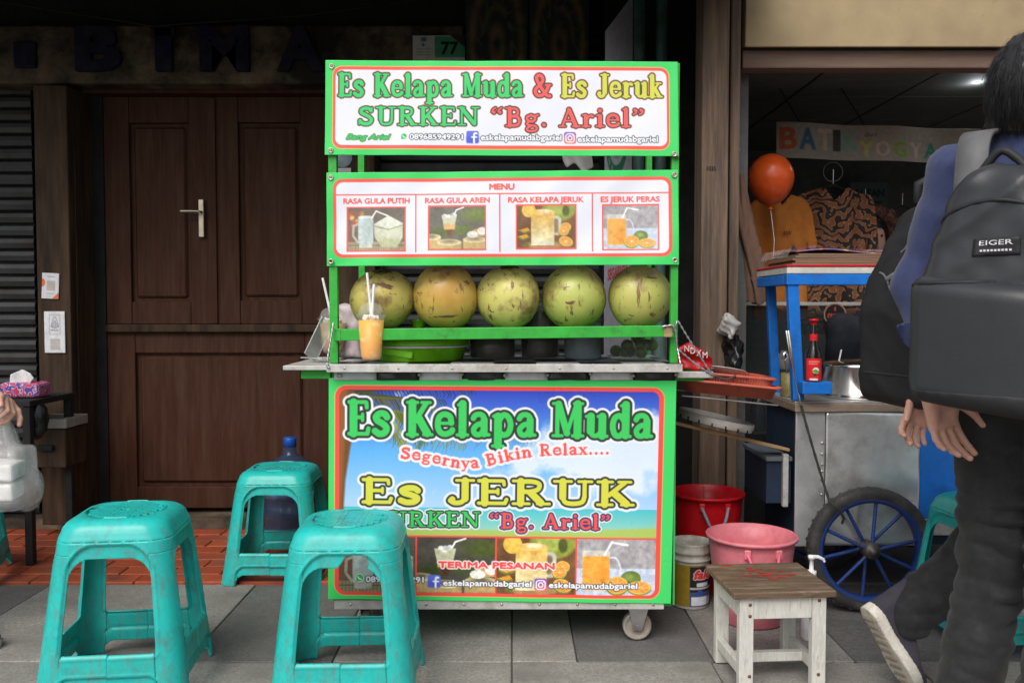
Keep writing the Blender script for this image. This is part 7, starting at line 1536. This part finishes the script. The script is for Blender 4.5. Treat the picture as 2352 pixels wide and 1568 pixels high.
path = [march(fmain, LA(u, .3, 1.18+.12*math.sqrt(max(0,1-(u/.15)**2))), -bA) for u in np.linspace(-.148, .148, 30)]; MB().tube(path, .005, 8).build('zip', M_pk2, bk)
def on_pack(f, u0, u1, z0, z1, nu, nz): return [march(f, LA(u0+(u1-u0)*i/nu, .3, z0+(z1-z0)*j/nz), -bA)+bA*.0025 for j in range(nz+1) for i in range(nu+1)]
pv = on_pack(fmain, .03, -.06, 1.185, 1.222, 10, 6); MB().add(pv, [(j*11+i, j*11+i+1, j*11+12+i, j*11+11+i) for j in range(6) for i in range(10)], 0, True).build('patch', M_pk2, bk, solid=-.002)
def pack_text(txt, f, u0, u1, z0, z1, m, parent, vertical=False, lift=.0055):
    V, T = text_tris(txt); lo_, hi_ = V.min(0), V.max(0); W = []
    for v in V:
        a, b = (v[0]-lo_[0])/(hi_[0]-lo_[0]), (v[1]-lo_[1])/(hi_[1]-lo_[1]); u, z = (u0+(u1-u0)*a, z0+(z1-z0)*b) if not vertical else (u0+(u1-u0)*b, z0+(z1-z0)*a)
        W.append(march(f, LA(u, .3, z), -bA)+bA*lift)
    MB().add(W, [tuple(t) for t in T]).build('lettering', m, parent, solid=-.001)
M_logo = mat('silver logo', (.75,.72,.78), .3, var=.0)
pack_text('EIGER', fmain, .017, -.047, 1.207, 1.217, M_logo, bk)
for k in range(9): q = march(fmain, LA(.012-k*.0068, .3, 1.196), -bA)+bA*.0055; MB().box(Vector(q), (.004,.004,.004), (0,0,math.atan2(lA[1],lA[0]))).build('logo_tooth', M_logo, bk)
pack_text('EIGER', fpock, -.125, -.092, .90, 1.08, M_web, bk, vertical=True, lift=.003)
MB().tube([march(fmain, LA(u, .0, 1.6), (0,0,-1))+np.array((0,0,.03*math.cos(u/.04*1.5))) for u in np.linspace(-.04,.04,9)], .009, 8).build('carry_loop', M_pk2, bk)
for s in (-1, 1):
    L_ = [LA(s*.075, -.02, 1.33), LA(s*.08, -.06, 1.45), LA(s*.085, -.14, 1.485), LA(s*.09, -.24, 1.475), LA(s*.095, -.34, 1.40), LA(s*.11, -.37, 1.25), LA(s*.13, -.33, 1.08), LA(s*.13,-.16,.95)]
    q = crom([tuple(x) for x in L_], 5); mbs = MB(); vs = []; 
    for i, p in enumerate(q):
        w = .033; vs += [np.array(p)+lA*w, np.array(p)-lA*w]
    mbs.add(vs, [(2*i, 2*i+1, 2*i+3, 2*i+2) for i in range(len(q)-1)], 0, True); mbs.build('shoulder_strap', M_web, bk, solid=.012)

# --- second walker, mostly hidden, with the black backpack and the lifted canvas shoe
fB = np.array((.96,.28,0.)); fB /= np.linalg.norm(fB); lB = np.array((-fB[1], fB[0], 0))
JB = dict(head=(1.50,2.58,1.57), neck=(1.47,2.57,1.45), chest=(1.45,2.56,1.26), pelvis=(1.44,2.55,.95), shL=(1.40,2.74,1.39), shR=(1.50,2.39,1.39), elL=(1.45,2.78,1.12), elR=(1.36,2.37,1.08), wrL=(1.6,2.75,.95), wrR=(1.16,2.40,.845),
          hipL=(1.43,2.64,.90), hipR=(1.46,2.46,.90), knL=(1.58,2.54,.50), anL=(1.62,2.46,.1), knR=(1.365,2.45,.43), anR=(1.10,2.41,.205))
hB = hand_mesh((1.15,2.40,.835), (-.45,-.06,-.9), (.12,-.95,.05), -1, (.75,.7,.65,.55), spread=.16, thumb=(.3,.6), fore=np.array((1.22,2.41,.94)), h=.0026)
pB = person((1.4,2.52,0), 'person in black jeans and canvas shoe carrying the black backpack', JB, fB, M_navy, M_jean, [hB], .5, .011, hairn=300, wr=.002, hem=.96)
shoe(pB, (.985,2.40,.235), (1.11,2.38,.012), (.87,.22,.44), h=.005, tall=.05); shoe(pB, (1.56,2.44,0), (1.82,2.5,0), (0,0,1))
b2 = thing('backpack', (1.14,2.5,.8), 'black backpack on the farther walker, left of the grey one', 'backpack'); cB = np.array((1.155,2.49,1.09)); RB = np.stack([fB, lB, np.array((0,0,1.))], 1)
def fbb(p):
    q = (p-A3(cB))@RB.astype(np.float32); z = q[:,2]; dep = .15-.09*np.clip((z-.02)/.3, 0, 1)**1.4; x = np.abs(q[:,0]-.04-.06*np.clip(z/.3,0,1))-dep+.05; y = np.abs(q[:,1])-.15+.05+.03*np.clip(z/.3,0,1); zz = np.abs(z)-.30+.05
    return np.sqrt(np.maximum(x,0)**2+np.maximum(y,0)**2+np.maximum(zz,0)**2)+np.minimum(np.maximum(x,np.maximum(y,zz)),0)-.04+.006*(np.abs(np.sin(q[:,2]*22+q[:,0]*17+1.6*wob(p, 8, 31)))-.5)+.0015*wob(p, 33, 32)
lo = cB-.45; hi = cB+.45; mk('main_bag', fbb, lo, hi, .008, M_pk2, b2)
LB = lambda a, z: march(fbb, cB+np.array((math.cos(a)*.4, math.sin(a)*.4, z)), -np.array((math.cos(a), math.sin(a), 0)))
MB().tube([LB(a, .19-.05*abs(a+2.4)) for a in np.linspace(-3.3, -1.2, 16)], .004, 6).build('zip', M_web, b2); MB().tube([LB(a, .06+.03*math.sin(a*3)) for a in np.linspace(-3.6, -1.3, 16)], .004, 6).build('zip', M_web, b2); MB().tube([LB(a, -.2) for a in np.linspace(-3.6, -1.2, 16)], .004, 6).build('base_seam', M_pk, b2)
MB().tube([cB+np.array((.0,.0,.29)), cB+np.array((-.01,-.02,.335)), cB+np.array((.04,-.02,.36)), cB+np.array((.1,-.01,.33))], .013, 8).build('carry_loop', M_pk2, b2)
q = LB(-2.75, .1); MB().box(Vector(q)+Vector((-.02,0,-.02)), (.05,.006,.012), (0,-.6,0)).build('zip_pull', M_web, b2, bevel=.003); q = LB(-2.2,.19); MB().box(Vector(q)+Vector((0,-.005,0)), (.016,.008,.01), (0,.2,0)).build('zip_slider', M_steel, b2, bevel=.002)
MB().tube([LB(-1.75, z) for z in np.linspace(.18,-.0,10)], .009, 8).build('side_strap', M_web, b2)
cloth('denim_tab', pts_px([(2063,748),(2092,735),(2100,760),(2098,806),(2080,792)], 2.06), lambda x, z: 2.06+.006*math.sin(90*x), mat('dark blue denim', (.02,.03,.1), .6), bk, .006, .006)

# --- person at the left edge holding a plastic bag of food
fC = np.array((1.,0,0)); JC = dict(head=(-2.02,2.78,1.60), neck=(-2.04,2.78,1.46), chest=(-2.05,2.78,1.26), pelvis=(-2.05,2.78,.95), shL=(-2.05,2.96,1.39), shR=(-2.05,2.60,1.39), elL=(-2.1,3.0,1.12), elR=(-1.90,2.6,1.06), wrL=(-2.02,3.02,.9), wrR=(-1.62,2.66,.855),
          hipL=(-2.05,2.87,.90), hipR=(-2.05,2.69,.90), knL=(-2.1,2.88,.49), anL=(-2.2,2.88,.12), knR=(-1.95,2.70,.49), anR=(-1.87,2.72,.1))
hC = hand_mesh((-1.622,2.65,.845), (.9,-.05,-.55), (-.5,-.35,-.8), -1, (.55,1.25,1.4,1.5), spread=.1, scale=1.08, thumb=(.3,.9), fore=np.array((-1.73,2.65,.93)), h=.0026)
pC = person((-2.0,2.78,0), 'person at the left picture edge holding a white plastic bag', JC, fC, mat('pale shirt', (.6,.6,.58), .8), M_jean2, [hC], .5, .016, hairn=200)
shoe(pC, (-1.92,2.72,0), (-1.628,2.72,0), (0,0,1), canvas=mat('navy shoe', (.015,.018,.05), .6)); shoe(pC, (-2.26,2.88,.03), (-2.0,2.88,0), (0,0,1), canvas=MATS['navy shoe'])
hb = np.array((-1.56,2.655,.77)); pb = thing('carrier_bag', (-1.64,2.66,.5), 'white plastic carrier bag of food boxes held at the left edge', 'bag')
M_film = mat('thin white bag film', (.82,.82,.82), .14, var=.03, alpha=.26, spec=1, bump=.35, bscale=24)
Y0 = 2.66; B0 = P(22,1090,Y0); L0 = P(58,1120,Y0+.07); 
fbag2 = lambda p: smin(smin(d_box(p, (B0.x-.03,Y0,B0.z), (.085,.07,.085), .02), d_box(p, (B0.x-.035,Y0+.01,B0.z-.06), (.1,.075,.045), .035), .03), d_cap(p, (B0.x-.03,Y0,B0.z+.06), tuple(hb), .045, .012), .04)+.004*np.abs(wob(p, 22, 41))+.002*np.abs(wob(p, 50, 42))-.002
mk('film', fbag2, (B0.x-.2,Y0-.14,B0.z-.17), (B0.x+.14,Y0+.14,B0.z+.3), .005, M_film, pb)
mk('film', lambda p: smin(d_ell(p, (L0.x-.005,Y0+.08,L0.z+.0), (.055,.05,.075)), d_cap(p, tuple(L0+Vector((-.01,0,.05))), tuple(hb), .03, .01), .03)+.005*wob(p, 40, 44), (L0.x-.2,Y0-.1,L0.z-.14), (L0.x+.1,Y0+.22,L0.z+.32), .006, mat('clear bag film', (.6,.6,.58), .15, var=.1, alpha=.4, spec=1), pb)
for k in range(2): MB().box((B0.x-.035,Y0,B0.z-.045+.062*k), (.13,.11,.05), (.03,.05*k,.1), taper=.93).build('food_box', mat('white foam', (.78,.77,.75), .6), pb, bevel=.008)
blobm = mat('red sauce', (.5,.12,.06), .4, var=.4, vscale=30); MB().lathe([(0,-.03),(.03,-.02),(.035,0),(.02,.03),(0,.035)], (L0.x-.0,Y0+.08,L0.z-.02), 16).build('sauce_pouch', blobm, pb)
# --- people in the shop
JD = dict(head=(1.66,3.80,1.10), neck=(1.64,3.82,1.0), chest=(1.60,3.84,.84), pelvis=(1.56,3.88,.52), shL=(1.45,3.82,.98), shR=(1.78,3.84,.96), elL=(1.40,3.72,.74), elR=(1.8,3.7,.72), wrL=(1.5,3.6,.68), wrR=(1.7,3.58,.68), hipL=(1.5,3.88,.5), hipR=(1.66,3.88,.5), knL=(1.45,3.68,.46), anL=(1.45,3.68,.1), knR=(1.7,3.68,.46), anR=(1.7,3.68,.1))
M_dk = mat('dark shirt', (.014,.016,.024), .8, var=.2, bump=.1)
person((1.6,3.78,0), 'seated person in a dark shirt behind the steel pot', JD, (-.3,-.95), M_dk, M_jean2, (), .9, .016, hairn=300)
xE = PX(2000,5.0); zE = PZ(545,5.0); o_ = zE-1.56
JE = dict(head=(xE,5.0,1.56+o_), neck=(xE,5.02,1.44+o_), chest=(xE,5.02,1.24+o_), pelvis=(xE,5.02,.93+o_), shL=(xE+.18,5.0,1.38+o_), shR=(xE-.18,5.0,1.38+o_), elL=(xE+.22,4.98,1.1+o_), elR=(xE-.22,4.98,1.1+o_), wrL=(xE+.2,4.85,.9+o_), wrR=(xE-.2,4.85,.9+o_), hipL=(xE+.09,5.02,.88+o_), hipR=(xE-.09,5.02,.88+o_), knL=(xE+.1,5.0,.48+o_*.6), anL=(xE+.1,5.02,.09), knR=(xE-.1,5.0,.48+o_*.6), anR=(xE-.1,5.02,.09))
person((xE,5.0,.004), 'shopkeeper with dim face standing deep inside the batik shop', JE, (-.2,-1), M_dk, M_jean2, (), .9, .016, hairn=300)
